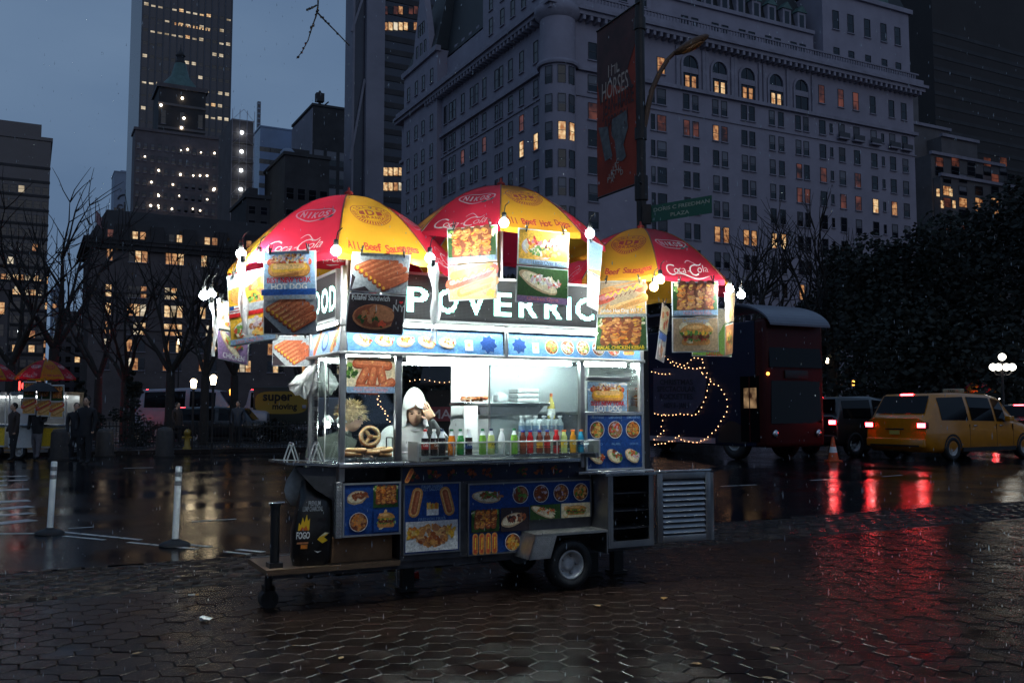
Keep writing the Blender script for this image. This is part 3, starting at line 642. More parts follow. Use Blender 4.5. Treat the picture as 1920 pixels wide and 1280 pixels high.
# ---- generic tower
def tower(name, label, px0, px1, py_top, Y, wall, dep, spec, cat='building', trim=None, top=True):
    """near left corner at px0; front face runs along the grid to px1; spec=(columns, rows, width, height, z0, pitch, lit share, kinds, single)"""
    A = at(px0, 700, Y); F_ = Frame(frame(A.x, A.y)); w = F_.y(px1, 700).x; zt = at(px0, py_top, Y).z
    B_ = Building(name, label, F_.M, cat); B_.w = w; B_.zt = zt; B_.F = F_
    B_.part('wall', MB().box((0, 0, -.05), (w, dep, zt), wall))
    if top: b = MB(); b.box((-.4, -.4, zt), (w + .4, dep + .4, zt + .9), trim or wall); b.box((w * .3, dep * .3, zt + .9), (w * .7, dep * .7, zt + 4), trim or wall); B_.part('parapet', b)
    return B_
def grid(B_, nc, nr, ww, wh, z0, pitch, litp, kinds=('lit',), single=True, face='f', x0=0, x1=None, off=0.0, dark='dark', sill=False, sdark=True, cap=300, y=0.0):
    x1 = x1 if x1 is not None else B_.w
    for r in range(nr):
        for c in range(nc):
            x = x0 + (c + .5) * (x1 - x0) / nc; z = z0 + r * pitch; lit = rnd.random() < litp
            M_ = FM(x, z, y - off) if face == 'f' else LM(x, z, y - off)
            B_.win(M_, ww, wh, rnd.choice(kinds) if lit else dark, sill, 1, cap, single and (lit or sdark))
G1 = mat('dark_glass_wall', (.03, .034, .055), .25, var=.2, vs=.2); G2 = mat('sky_tinted_glass_wall', (.10, .16, .28), .2, .3, var=.2, vs=.05); CON = mat('pale_concrete', (.21, .2, .24), .8, var=.15, vs=.1); BRK = mat('brown_brick', (.11, .095, .10), .85, var=.25, vs=.25); DK = mat('soot_stone', (.04, .038, .042), .85, var=.3, vs=.2); TANS = mat('tan_stone', (.12, .11, .115), .85, var=.2, vs=.25); PALEB = mat('haze_tinted_panel', (.2, .24, .32), .6, var=.1, vs=.1)  # sky reflection is put into G2's colour, distance haze into PALEB's
B_ = tower('office_slab', 'dark office slab at the far left edge with few lit windows', -60, 80, 250, 230, G1, 30, None); B_.part('roof_block', MB().box((0, 3, B_.zt + .9), (B_.w * .86, 20, B_.zt + 5), G1))
for r in range(17): b = MB(); b.box((-.05, -.15, 4 + 3.7 * r), (B_.w + .1, 0, 4.7 + 3.7 * r), DK); b.build('spandrel', B_.t)
grid(B_, 9, 15, 1.3, 1.7, 5, 3.7, .07, ('lit', 'hot', 'cool'))
for i in range(14): B_.win(FM(B_.w - 1.5 - 1.35 * (i % 7), 34 if i < 7 else 30.3), 1.1, 1.6, rnd.choice(['lit', 'hot', 'cool']), False)
B_.done()
B_ = tower('bank_tower', 'pale haze-tinted distant tower with dark letters citi near its top', 203, 246, 322, 800, PALEB, 30, None); grid(B_, 6, 4, 2.3, 3.5, B_.zt - 62, 9, .0); grid(B_, 7, 2, 1.8, 2.2, B_.zt - 95, 9, .85, ('cool', 'hot'))
b = MB(); b.text('citi', (B_.w * .52, -.3, B_.zt - 30), (1, 0, 0), (0, 0, 1), 12, mat('sign_letters', (.02, .02, .03), .5), bold=.02); q = [(B_.w * .52 + 6 * math.cos(math.pi * i / 10), -.3, B_.zt - 24 + 4.5 * math.sin(math.pi * i / 10)) for i in range(11)]; b.path(q, .7, _mats['sign_letters'], 4); B_.part('sign', b); B_.done()
B_ = tower('glass_skyscraper', 'tall dark glass skyscraper with scattered lit windows behind the spired tower', 247, 420, -90, 430, G1, 60, None, top=False)
for k in range(14): MB().box((B_.w * k / 13 - .3, -.35, 0), (B_.w * k / 13 + .3, 0, B_.zt), mat('mullion', (.05, .055, .075), .5)).build('mullion', B_.t)
for r in range(22):
    z = B_.zt - 26 - 6.3 * r
    for c in range(13):
        x = (c + .5) * B_.w / 13; p_ = .75 if r in (0, 1, 2, 6, 7, 8, 12) else .22
        if 3 <= c <= 9 and r == 3: continue
        B_.win(FM(x, z), 1.9, 1.5 if rnd.random() < .7 else .8, rnd.choice(['hot', 'cool', 'cool']) if rnd.random() < p_ else 'dark', False)
for k in range(12): B_.win(FM(B_.w * .36 + 1.05 * k * 1.35, B_.zt - 33, -.05), .7, 1.2, 'hot', False)
B_.done()
# the spired tower
B_ = tower('spired_tower', 'old brown tower with green pyramid roof and lantern rising before the glass skyscraper', 240, 424, 243, 300, mat('spire_tower_brick', (.13, .11, .12), .85, var=.25, vs=.25), 9, None)
F_ = B_.F; xa, xb = F_.y(296, 300).x, F_.y(385, 300).x; zs = F_.y(340, 165).z; zp = F_.y(340, 102).z; zl = F_.y(345, 64).z; xm = (xa + xb) / 2
B_.part('shaft', MB().box((xa, 2, B_.zt - 60), (xb, 2 + xb - xa, zs), DK).box((xa - .7, 1.4, zs), (xb + .7, 2.6 + xb - xa, zs + 1.4), BRK))
b = MB(); ym = 2 + (xb - xa) / 2; w = (xb - xa) / 2 * .82
b.lathe([(w * 1.15, zs + 1.4), (w * .9, zs + 4), (w * .5, zs + (zp - zs) * .6), (w * .3, zp)], COPPER, 8, T((xm, ym, 0))); b.build('pyramid_roof', B_.t)
b = MB(); b.lathe([(1.6, zp), (1.8, zp + .6), (1.2, zp + .9), (1.2, zp + 2.6), (1.7, zp + 2.8), (.7, zp + 4.2), (.25, zp + 5), (.05, zl)], DK, 8, T((xm, ym, 0))); b.build('lantern', B_.t)
for z in (zs - 6, zs - 14): B_.part('arch_band', MB().box((xa - .2, 1.7, z), (xb + .2, 2, z + .8), TANS))
for k, x in enumerate((xa + 1.6, xm, xb - 1.6)): B_.win(FM(x, zs - 12.4, 2), 1.4, 4.6, 'dark')
grid(B_, 14, 9, 1.0, 1.9, 55, 4.0, .0, dark='blind', sill=True, y=0)
lamps = MB(); lm2 = MB().ball((0, 0, 0), .42, LAMPW, 6, 4).mesh('lamp')
for k in range(40):
    r, c = rnd.randint(0, 8), rnd.randint(0, 13); put('lamp', lm2, B_.t, FM((c + .5) * B_.w / 14 + rnd.uniform(-.2, .2), 55.6 + 4.0 * r + rnd.random(), -.3) @ Matrix.Scale(rnd.uniform(.35, .85), 4))
for k in range(20): put('lamp', lm2, B_.t, FM(F_.y(rnd.choice([300, 344, 340]), 300).x, zs - 3 - 3.4 * k, 1.5))
B_.done()
# scaffolded block with work lamps
B_ = tower('scaffolded_building', 'narrow building wrapped in scaffolding with a column of white work lamps', 424, 466, 222, 262, BRK, 20, None, top=False); SC = mat('scaffold_tube', (.3, .28, .32), .4, .6); b = MB(); w = B_.w
for k in range(24):
    z = 1 + k * (B_.zt + 2) / 24; b.tube((0, -1.2, z), (w, -1.2, z), .07, SC, 4)
    if k % 2: b.tube((0, -1.2, z), (w / 2, -1.2, z + 3.4), .05, SC, 4); b.tube((w, -1.2, z), (w / 2, -1.2, z + 3.4), .05, SC, 4)
for x in (0, w * .33, w * .66, w): b.tube((x, -1.2, 0), (x, -1.2, B_.zt + 2.5), .08, SC, 4)
b.build('scaffold', B_.t); lm3 = MB().ball((0, 0, 0), .5, LAMPC, 8, 5).mesh('work_lamp')
for k in range(9): put('work_lamp', lm3, B_.t, FM(w * .45, B_.zt - 4 - 5.5 * k, -.8)); put('deck_board', MB().box((0, 0, 0), (w, 1.1, .12), TANS).mesh('deck_board'), B_.t, FM(0, B_.zt - 7 - 5.5 * k, -1.15))
B_.done()
B_ = tower('slender_tower', 'very thin dark tower like a mast left of the blue glass block', 473, 479, 190, 900, G1, 4, None, top=False)
for k in range(40): B_.part('band', MB().box((-.15, -.15, B_.zt - 3 - 5 * k), (B_.w + .15, 0, B_.zt - 1.4 - 5 * k), PALEB))
B_.done()
B_ = tower('blue_glass_block', 'pale blue glass block under the sky between the mast and the water tank building', 479, 566, 238, 520, G2, 40, None); grid(B_, 9, 12, 3.2, 2.6, B_.zt - 14, -7, .03, ('cool',)); B_.done()
B_ = tower('tank_building', 'dark building with pale side wall and rooftop tank and camera mast', 579, 652, 198, 340, DK, 30, None); w = B_.w
B_.part('side_wall', MB().box((-.3, 0, 0), (-.01, 30, B_.zt - 1), CON)); b = MB(); xk = B_.F.y(605, 190).x; b.tube((xk, 4, B_.zt + .9), (xk, 4, B_.zt + 4.2), .55, DK, 8); b.box((xk - 1.6, 2.6, B_.zt + 3), (xk + 1.4, 5, B_.zt + 6.2), DK); b.lathe([(.9, B_.zt + 6.2), (.3, B_.zt + 7.4)], DK, 8, T((xk, 4, 0))); b.tube((xk + 1.4, 4, B_.zt + 1.6), (xk + 3.4, 4, B_.zt + 3.6), .3, DK, 6); b.build('roof_tank', B_.t); b = MB()
grid(B_, 3, 3, 3.6, 5.5, B_.zt - 36, 7, 0, dark='blind'); B_.win(FM(w * .35, B_.zt - 40), 2.4, 2.2, 'hot'); B_.win(FM(w * .3, B_.zt - 47), 2, 2.4, 'cool'); B_.done()
B_ = tower('domed_block', 'low dark block with a small dome in front of the tank building', 527, 612, 290, 250, DK, 24, None); xk = B_.F.y(548, 280).x; B_.part('dome', MB().lathe([(2.2, B_.zt + .9), (2.1, B_.zt + 2), (1.2, B_.zt + 3), (.05, B_.zt + 3.3)], PALEB, 12, T((xk, 5, 0)))); grid(B_, 4, 5, 2, 3, B_.zt - 12, -6, .12, ('hot', 'cool')); B_.done()
# concrete pier tower
B_ = tower('pier_tower', 'tall tower of pale concrete piers and dark glass with lit floors, left of the hotel', 657, 812, -80, 262, G1, 6.5, None, top=False); F_ = B_.F
B_.part('pier', MB().box((-.6, -.4, 0), (-.01, 6.9, B_.zt), CON))
for a, c, o in ((682, 716, 1.6),): B_.part('pier', MB().box((F_.y(a, 300).x, -o, 0), (F_.y(c, 300).x, 0, B_.zt), CON))
B_.part('brace', MB().beam((F_.y(657, 200).x, -.4, F_.y(657, 60).z), (F_.y(682, 200).x, -.4, F_.y(682, -20).z), .6, .6, CON).beam((F_.y(657, 200).x, -.4, F_.y(657, 300).z), (F_.y(682, 200).x, -.4, F_.y(682, 150).z), .6, .6, CON))
for k in range(26): B_.part('spandrel', MB().box((F_.y(716, 300).x, -.25, B_.zt - 3 - 4.0 * k), (B_.w, 0, B_.zt - 1.4 - 4.0 * k), DK))
for py, ks in ((20, ('lit', 'dim')), (50, ('hot', 'cool', 'lit')), (322, ('hot', 'cool', 'hot')), (350, ('hot', 'lit', 'cool'))):
    for k in range(7): px = 722 + 9.5 * k; B_.win(T(F_.y(px, py, -.0) + Vector((0, -.3, -1.2))), 1.25, 2.3, rnd.choice(ks) if rnd.random() < .85 else 'dark', False, 0)
B_.done()
# buildings at the right
B_ = tower('slim_tower', 'slim dark tower right of the hotel with a few orange windows high up', 1722, 1752, -60, 330, DK, 20, None, top=False); F_ = B_.F
for px, py in ((1747, 40), (1749, 60), (1748, 125), (1746, 55)): B_.win(T(F_.y(px, py) + Vector((-.8, -.1, 0))), 1.6, 1.6, 'lit', False)
for k in range(5): B_.part('rib', MB().box((B_.w * k / 4 - .3, -.5, 0), (B_.w * k / 4 + .3, 0, B_.zt), G1))
B_.done()
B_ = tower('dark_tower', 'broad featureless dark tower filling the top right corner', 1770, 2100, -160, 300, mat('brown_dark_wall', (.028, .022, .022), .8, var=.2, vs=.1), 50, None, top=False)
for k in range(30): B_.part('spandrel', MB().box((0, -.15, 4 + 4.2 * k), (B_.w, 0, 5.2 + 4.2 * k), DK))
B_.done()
A = at(1738, 700, 205); F_ = Frame(frame(A.x, A.y)); B_ = Building('stepped_apartments', 'stepped terraced apartment building right of the hotel with some lit windows', F_.M)
def sx(px, py=300): return F_.y(px, py)
for k, (pa, pb, pt_, d) in enumerate(((1738, 1775, 140, 12), (1775, 1795, 132, 10), (1740, 1838, 210, 8), (1795, 1862, 248, 4), (1760, 1895, 285, 2), (1762, 1925, 330, 0))):
    xa, xb, zt = sx(pa).x, sx(pb).x, sx(pa, pt_).z; b = MB().box((xa, d, 0), (xb, 40, zt), TANS if k % 2 else PALEB if k == 1 else TANS); b.box((xa - .2, d - .5, zt), (xb + .3, d + .3, zt + .7), STONE2); B_.part('terrace', b)
for r, py in enumerate((300, 318, 335, 358, 380, 402, 425)):
    for c in range(5):
        px = 1775 + 30 * c; q = sx(px, py); d = 0 if py > 330 else 2; B_.win(T((q.x, d - .05, q.z - 1)), 2.6, 2.0, 'lit' if (r, c) in ((3, 0), (4, 2), (4, 3), (5, 2), (5, 3), (4, 1)) else 'dim' if rnd.random() < .2 else 'blind' if rnd.random() < .4 else 'dark', False)
for px, py in ((1758, 360), (1782, 360), (1766, 382), (1788, 382)): q = sx(px, py); B_.win(T((q.x, -.05, q.z - 1)), 1.1, 1.7, 'hot', False)
B_.done()
# the mansard block at the left
A = at(163, 700, 172); F_ = Frame(frame(A.x, A.y)); B_ = Building('mansard_building', 'long dark building with mansard roof and rows of lit triple windows at left', F_.M); xr = F_.y(640, 600).x; zc = F_.y(163, 455).z; zr = F_.y(190, 386).z; B_.w = xr
B_.part('wall', MB().box((0, 0, 0), (xr, 26, zc), BRK)); b = MB(); hip(-.5, xr + .5, -.3, 26, zc + 1.2, zr, 3.2, DK); b.build('roof', B_.t)
B_.part('cornice', MB().box((-1.2, -1.2, zc), (xr + 1, 26, zc + .7), DK).box((-.8, -.8, zc - .9), (xr + .6, 0, zc), DK).box((-1.4, -1.4, zc + .7), (xr + 1, 26, zc + 1.2), DK)); B_.part('string_course', MB().box((-.4, -.4, zc - 9), (xr, 0, zc - 8.5), BRK).box((-.4, -.4, zc - 16), (xr, 0, zc - 15.5), BRK))
for c, x0 in enumerate([3.2] + [8.2 + 6.6 * k for k in range(8)]):
    for r, py in enumerate((443, 478, 545, 579, 614, 646, 681)):
        z = F_.y(230, py).z - 1.2
        for j in ([0] if c == 0 else [-1.15, 0, 1.15] if r else [-.7, .7]):
            kind = 'dark'
            p_ = (.9, .75, .75, .9, .6, .45, .5)[r] if c else .4
            if rnd.random() < p_ and c < 8: kind = rnd.choice(['hot', 'hot', 'lit', 'cool']) if r > 1 else rnd.choice(['lit', 'hot', 'dim'])
            if r == 1 and c > 4: kind = 'dim'
            B_.win(T((x0 + j, -.45 if r == 0 else -.03, z)), .95, 2.2, kind, True, 2)
b = MB()
for k in range(10): x = 5.5 + 6 * k; b.box((x - 1.2, -.4, zc + 1.2), (x + 1.2, 2, zc + 4), DK)
b.build('dormer_row', B_.t); B_.done()
t = thing('flagpole', 'flagpole with a drooping flag on the mansard building', 'flag', T(F_.M @ Vector((.6, 1, zc + 1.2)))); MB().tube((0, 0, 0), (0, 0, 7.6), .07, DK, 6).build('pole', t); b = MB(); vs_ = [(.1 + .25 * i, .15 * math.sin(i), 5.2 - j * .55 - .28 * i + .1 * math.sin(i + j)) for i in range(6) for j in range(5)]; b.add(vs_, [(i * 5 + j, (i + 1) * 5 + j, (i + 1) * 5 + j + 1, i * 5 + j + 1) for i in range(5) for j in range(4)], mat('flag_cloth', (.3, .18, .2), .8, var=.4, vs=2), True); b.build('flag', t)
for nm, lab, a, c, pt_, Y, m in (('apartment_block', 'dark block with yellow lit windows under the far left slab', 58, 84, 504, 260, DK), ('apartment_block', 'small haze-tinted block at the left horizon behind bare trees', 92, 116, 546, 420, PALEB), ('apartment_block', 'brown low block at the very left edge, warmly lit', -60, 10, 540, 150, BRK), ('apartment_block', 'dark block between the scaffolded building and the left umbrella', 455, 500, 370, 230, DK), ('apartment_block', 'dim block seen low between the left trees and mansard building', 100, 170, 600, 330, G1)):
    B_ = tower(nm, lab, a, c, pt_, Y, m, 20, None); n_ = max(2, int(B_.w / 3)); grid(B_, n_, 8, 1.6, 1.9, B_.zt - 4, -3.6, .35 if 'yellow' in lab or 'warm' in lab else .1, ('hot', 'lit')); B_.done()
# ================================================================== the food cart
STEEL = mat('stainless_steel', (.62, .62, .63), .26, 1, var=.12, vs=3, rvar=.12, stretch=(1, 1, 14))
STEELB = mat('brushed_steel', (.36, .36, .37), .4, 1, var=.15, vs=5, rvar=.12)
ALU = mat('aluminium_frame', (.72, .72, .72), .33, .9, var=.1, vs=9)
DIA = mat('diamond_plate', (.55, .54, .52), .35, .9, var=.2, vs=20)
DARKS = mat('sooty_steel', (.09, .09, .1), .45, .6, var=.4, vs=6)
BLACK = mat('black_paint', (.012, .012, .013), .4, var=.3, vs=8)
RUBBER = mat('tyre_rubber', (.014, .014, .015), .6, var=.3, vs=18, bump=.2, bs=60)
WHITEP = mat('white_paint', (.72, .72, .7), .4, var=.12, vs=14)
GREYW = mat('wheel_grey_paint', (.5, .5, .5), .35, var=.3, vs=12)
TUBE = mat('fluorescent_tube', (.9, 1, .96), .4, emit=125, ecol=(.86, 1, .95))
STRIP = mat('strip_light_glow', (.9, 1, .96), .4, emit=95, ecol=(.86, 1, .95))
GLASS = thin_clear('cart_glass', (.93, .97, .96), .10)
HAZED = thin_clear('misted_glass', (.85, .92, .93), .2, .25)
MIRK = mat('ceiling_white', (.75, .77, .77), .4, var=.08)
cart = thing('food_cart', 'long stainless steel hot dog cart with lit sign and blue menu panels under three umbrellas', 'food cart', K.M)
def part(name, b, label=None, parent=None): return b.build(name, parent or cart, label=label)
LX, DP = 2.8, .88
for (x, y, z0, z1) in ((0, 0, .95, 2.62), (0, DP, .95, 2.62), (LX, 0, .96, 2.62), (LX, DP, .96, 2.62)):
    part('frame_post', MB().bbox((x - .022, y - .022, z0), (x + .022, y + .022, z1), ALU, .005))
part('frame_post', MB().bbox((.43, -.02, 1.092), (.485, .03, 1.93), STEELB, .004))
part('frame_post', MB().bbox((2.145, -.02, 1.0), (2.19, .03, 1.93), STEELB, .004))
# the body
CAV = mat('counter_cavity', (.03, .03, .032), .6)
b = MB()
b.bbox((-.03, -.045, 1.052), (.49, DP + .05, 1.092), STEEL, .006)
b.bbox((.5, -.03, 1.05), (2.14, DP + .05, 1.088), STEEL, .006)
part('counter', b)
b = MB().box((.485, .0, .31), (2.262, DP, 1.048), DARKS)
part('body', b)
b = MB()                                            # left bay: box with open recess above the panel
b.box((0, .03, .53), (.484, DP, .9), DARKS); b.box((0, .35, .9), (.484, DP, 1.05), DARKS); b.box((0, 0, .9), (.014, .35, 1.05), STEELB)
part('left_bay', b)
def framed(name, x0, x1, z0, z1, y, draw, fr_=.014, m=ALU, parent=None):
    """a printed panel in a metal frame, facing the street"""
    b = MB().box((x0, y, z0), (x1, y + .008, z1), INK['blue'])
    s = x1 - x0
    pr = Print(b, lambda u, v: Vector((x0 + u * s, y, z0 + v * s)), (0, -1, 0))
    draw(pr, (z1 - z0) / s)
    o = part(name, b, parent=parent)
    if fr_:
        f = MB()
        for a, c in (((x0 - fr_, z0 - fr_), (x1 + fr_, z0)), ((x0 - fr_, z1), (x1 + fr_, z1 + fr_)), ((x0 - fr_, z0), (x0, z1)), ((x1, z0), (x1 + fr_, z1))):
            f.box((a[0], y - .008, a[1]), (c[0], y + .012, c[1]), m)
        f.build('panel_frame', o)
    return o
CH = ['chicken', 'chickenlight', 'rust', 'orange']
def lower_left(p, h):
    pic_pita(p, (.04, .5 * h, .48, h), None, ('meat', 'rust', 'meatlight'), .2); pic_kebab(p, (.52, .52 * h, .98, h * .97), None)
    pic_round(p, (.03, .03, .47, .5 * h), ['chicken', 'orange', 'bun', 'meatlight'], None); pic_burger(p, (.52, .03, .97, .5 * h), 'blue')
framed('menu_panel', .018, .462, .545, .925, -.03, lower_left)
def panel_a(p, h):
    p.text('ITALIAN SAUSAGE', .5, h * .97, .07, 'sky', .4, .01); p.text('HOT SAUSAGE', .5, h * .925, .07, 'sky', .4, .01)
    for x, r in ((.2, 1.35), (.78, 1.85)):
        for dx, c, rr in ((0, 'bun', .1), (.0, 'bunlight', .075), (.0, 'sausage', .05), (.012, 'sausagelight', .02)):
            dy = .22 * h; p.cap(x + dx - .05 * math.cos(r) * 3, h * .74 - dy * .6, x + dx + .05 * math.cos(r) * 3, h * .74 + dy * .6, rr, c)
    p.rect(.4, h * .54, .62, h * .66, 'white')
    for k in range(9): p.cap(.42 + .023 * k, h * .64, .415 + .024 * k, h * (.7 + .03 * rnd.random()), .013, rnd.choice(['amber', 'rice', 'orange']), n=3)
    p.text('FRENCH FRIES', .5, h * .49, .06, 'sky', .5, .005)
    p.rect(.02, .02, .98, h * .46, 'plate'); p.rect(.02, .02, .26, h * .2, 'white'); p.rect(.74, .02, .98, h * .22, 'white')
    p.blobs(.5, h * .25, .3, h * .15, ['chicken', 'bun', 'meatlight', 'rust', 'chickenlight'], 60, .07); p.blobs(.12, h * .3, .1, h * .07, ['amber', 'orange', 'rice'], 16, .05); p.blobs(.86, h * .3, .1, h * .08, ['amber', 'bun', 'rice'], 16, .05)
framed('menu_panel', .515, .985, .37, .905, -.012, panel_a, .012, STEELB)
x0, x1, z0, z1 = 1.075, 2.24, .325, .885
b = MB().slab([(x0, -.012, z0), (1.60, -.012, z0), (1.60, -.012, .575), (x1, -.012, .575), (x1, -.012, z1), (x0, -.012, z1)], (0, .008, 0), INK['blue'])
s_ = x1 - x0
p = Print(b, lambda u, v: Vector((x0 + u * s_, -.012, z0 + v * s_)), (0, -1, 0))
h = (z1 - z0) / s_
pic_pita(p, (.02, h * .66, .3, h * .99), None, ('meat', 'rust', 'meatlight', 'green'), -.1)
for k, c in enumerate((['meat', 'green', 'leaf', 'meatlight'], ['meatlight', 'onion', 'meat', 'rust'], ['meatlight', 'meat', 'onion', 'chicken'], ['chicken', 'orange', 'chickenlight', 'green'])):
    pic_round(p, (.325 + .168 * k, h * .68, .325 + .168 * (k + 1), h), c, None)
p.rect(0.01, h * .31, .235, h * .64, 'dark'); pic_kebab(p, (.015, h * .32, .23, h * .635), None); pic_pita(p, (.24, h * .3, .47, h * .65), 'dark', ('meat', 'rust', 'meatlight', 'dark'), .25)
pic_pita(p, (.475, .45 * h, .73, h * .67), 'darkgreen', ('tomato', 'white', 'leaf', 'cream', 'orange'), -.4); pic_burger(p, (.735, .45 * h, .985, h * .67), 'cream')
for k in range(4): p.cap(.035 + .05 * k, h * .04, .035 + .05 * k, h * .26, .022, 'bun'); p.cap(.035 + .05 * k, h * .04, .035 + .05 * k, h * .26, .012, 'tomato'); p.cap(.035 + .05 * k, h * .08, .037 + .05 * k, h * .24, .004, 'yellow', n=3)
pic_round(p, (.25, .0, .41, h * .31), ['rice', 'amber', 'orange', 'bun'], None)
o = part('menu_panel', b)
f = MB()
for a, c in (((x0 - .01, -.02, z0 - .012), (1.6, .0, z0)), ((x0 - .01, -.02, z1), (x1 + .01, .0, z1 + .012)), ((x0 - .012, -.02, z0), (x0, .0, z1)), ((x1, -.02, .575), (x1 + .012, .0, z1))): f.box(a, c, STEELB)
f.build('panel_frame', o)
# dark fascia under the tray, with faint pictures
b = MB().box((.5, -.006, .92), (2.13, .0, 1.045), mat('fascia_dark_blue', (.012, .018, .05), .4, var=.4, vs=5))
p = Print(b, lambda u, v: Vector((.5 + 1.63 * u, -.006, .92 + 1.63 * v)), (0, -1, 0))
for k in range(9):
    u = .06 + .1 * k
    if k != 5: p.blobs(u, .038, .03, .022, ['meat', 'dark', 'rust', 'darkgreen', 'sausagedark'], 14, .012)
p.cap(.02, .012, .045, .06, .012, 'bun'); p.cap(.022, .014, .046, .06, .007, 'sausage')
part('fascia', b)
# diamond plate pieces
def diamonds(b, O, xd, yd, nx, ny, L, H_):
    O, xd, yd = Vector(O), Vector(xd), Vector(yd); n = xd.cross(yd).normalized()
    for i in range(nx):
        for j in range(ny):
            c = O + xd * ((i + .5) / nx) + yd * ((j + .5) / ny)
            a = (xd.normalized() + yd.normalized() * (1 if (i + j) % 2 else -1)).normalized(); q = n.cross(a)
            b.add([c - a * L, c + q * H_, c + a * L, c - q * H_, c + n * .003], [(0, 1, 4), (1, 2, 4), (2, 3, 4), (3, 0, 4)], DIA)
b = MB().box((-.052, -.05, .53), (-.004, -.0, .95), DIA); diamonds(b, (-.052, -.05, .53), (.048, 0, 0), (0, 0, .42), 2, 17, .014, .005)
b2 = (-.052, -.0, .53); diamonds(b, (-.052, 0, .53), (0, -.05, 0), (0, 0, .42), 2, 17, .014, .005)
part('corner_plate', b)
fx1, fz = 2.262, .485
b = MB().box((1.56, -.26, fz - .02), (fx1, .0, fz), DIA); diamonds(b, (1.56, -.26, fz), (fx1 - 1.56, 0, 0), (0, .26, 0), 22, 8, .012, .004)
b.slab([(1.56, -.26, fz), (1.76, -.26, fz - .022), (1.70, -.26, fz - .2), (1.50, -.26, fz - .2)], (0, .012, 0), DIA); diamonds(b, (1.515, -.262, fz - .19), (.19, 0, 0), (.05, 0, .17), 9, 10, .012, .004)
b.slab([(1.56, -.26, fz), (1.56, .0, fz), (1.5, 0, fz - .2), (1.5, -.26, fz - .2)], (.012, 0, -.004), DIA)
b.box((fx1 - .01, -.26, fz - .2), (fx1, 0, fz - .021), STEELB)
part('wheel_fender', b)
part('wheel_well', MB().box((1.62, -.012, .31), (fx1 - .012, -.003, fz - .022), BLACK))
# wheels
def wheel(name, parent, c, r, w, rim, M=None, spokes=False, m_rim=None, sgn=-1):
    """axis along local y, its outer side towards sgn*y"""
    m_rim = m_rim or GREYW
    b = MB(); X = T(c) @ Rx(rad(90) if sgn < 0 else rad(-90))
    b.lathe([(rim, -w / 2), (r * .93, -w / 2), (r, -w * .3), (r, w * .3), (r * .93, w / 2), (rim * 1.05, w / 2), (rim, w * .4), (rim, -w * .3)], RUBBER, 28, X, cap=False)
    for k in range(28):
        a = 2 * math.pi * k / 28
        b.box((-.012, -.004, -w * .3), (.012, .004, w * .3), RUBBER, X @ Rz(a) @ T((r * 1.0, 0, 0)) @ Rz(rad(90)))
    t = b.build('tyre', parent)
    b = MB().lathe([(rim, -w * .3), (rim, w * .38), (rim * .9, w * .46), (rim * .84, w * .4), (rim * .78, w * .05), (rim * .45, w * .0), (rim * .42, w * .16), (rim * .2, w * .2), (0.001, w * .2)], m_rim, 24, X, cap=False)
    for k in range(5):
        a = 2 * math.pi * k / 5; b.lathe([(.012, 0), (.012, .02), (.001, .022)], STEELB, 6, X @ T((rim * .6 * math.cos(a), rim * .6 * math.sin(a), w * .03)))
    b.build('rim', parent)
for c in ((1.931, -.15, .207), (1.931, .76, .207)):
    w_ = bpy.data.objects.new('wheel', None); COL.objects.link(w_); w_.parent = cart; w_.empty_display_size = .1
    wheel('wheel', w_, c, .207, .14, .125)
part('axle', MB().tube((1.931, -.1, .207), (1.931, .72, .207), .025, DARKS))
b = MB()
for y in (.06, .8): b.box((-.5, y - .03, .25), (2.9, y + .03, .305), DARKS)
for x in (-.2, .45, 1.2, 2.4, 2.8): b.box((x - .025, .03, .252), (x + .025, .83, .302), DARKS)
part('chassis', b)
WOOD = mat('weathered_plywood', (.11, .065, .036), .6, var=.45, vs=9, stretch=(1, 12, 12))
part('front_platform', MB().box((-.56, -.02, .285), (.48, .62, .325), WOOD))
b = MB().tube((-.47, .3, .1), (-.47, .3, .29), .03, BLACK); b.tube((-.47, .25, .06), (-.47, .35, .06), .07, RUBBER, 14); b.box((-.51, .24, .05), (-.5, .36, .16), BLACK); b.box((-.44, .24, .05), (-.43, .36, .16), BLACK)
part('jockey_wheel', b)
b = MB().tube((-.47, .12, .3), (-.47, .12, .78), .035, BLACK, 10); b.tube((-.47, .12, .78), (-.47, .12, .8), .045, BLACK, 10); b.tube((-.52, .12, .795), (-.4, .12, .8), .012, STEEL); b.box((-.52, .06, .32), (-.42, .18, .36), BLACK)
part('jack_post', b)
for x, y in ((.7, .4), (2.45, .3), (2.72, .3)): part('prop_leg', MB().box((x - .05, y - .04, .03), (x + .05, y + .04, .252), BLACK).box((x - .08, y - .07, 0.004), (x + .08, y + .07, .03), BLACK))
for x in (.62, .72): part('chain_stay', MB().tube((x, .42, .03), (x - .01, .42, .25), .006, STEEL, 6))
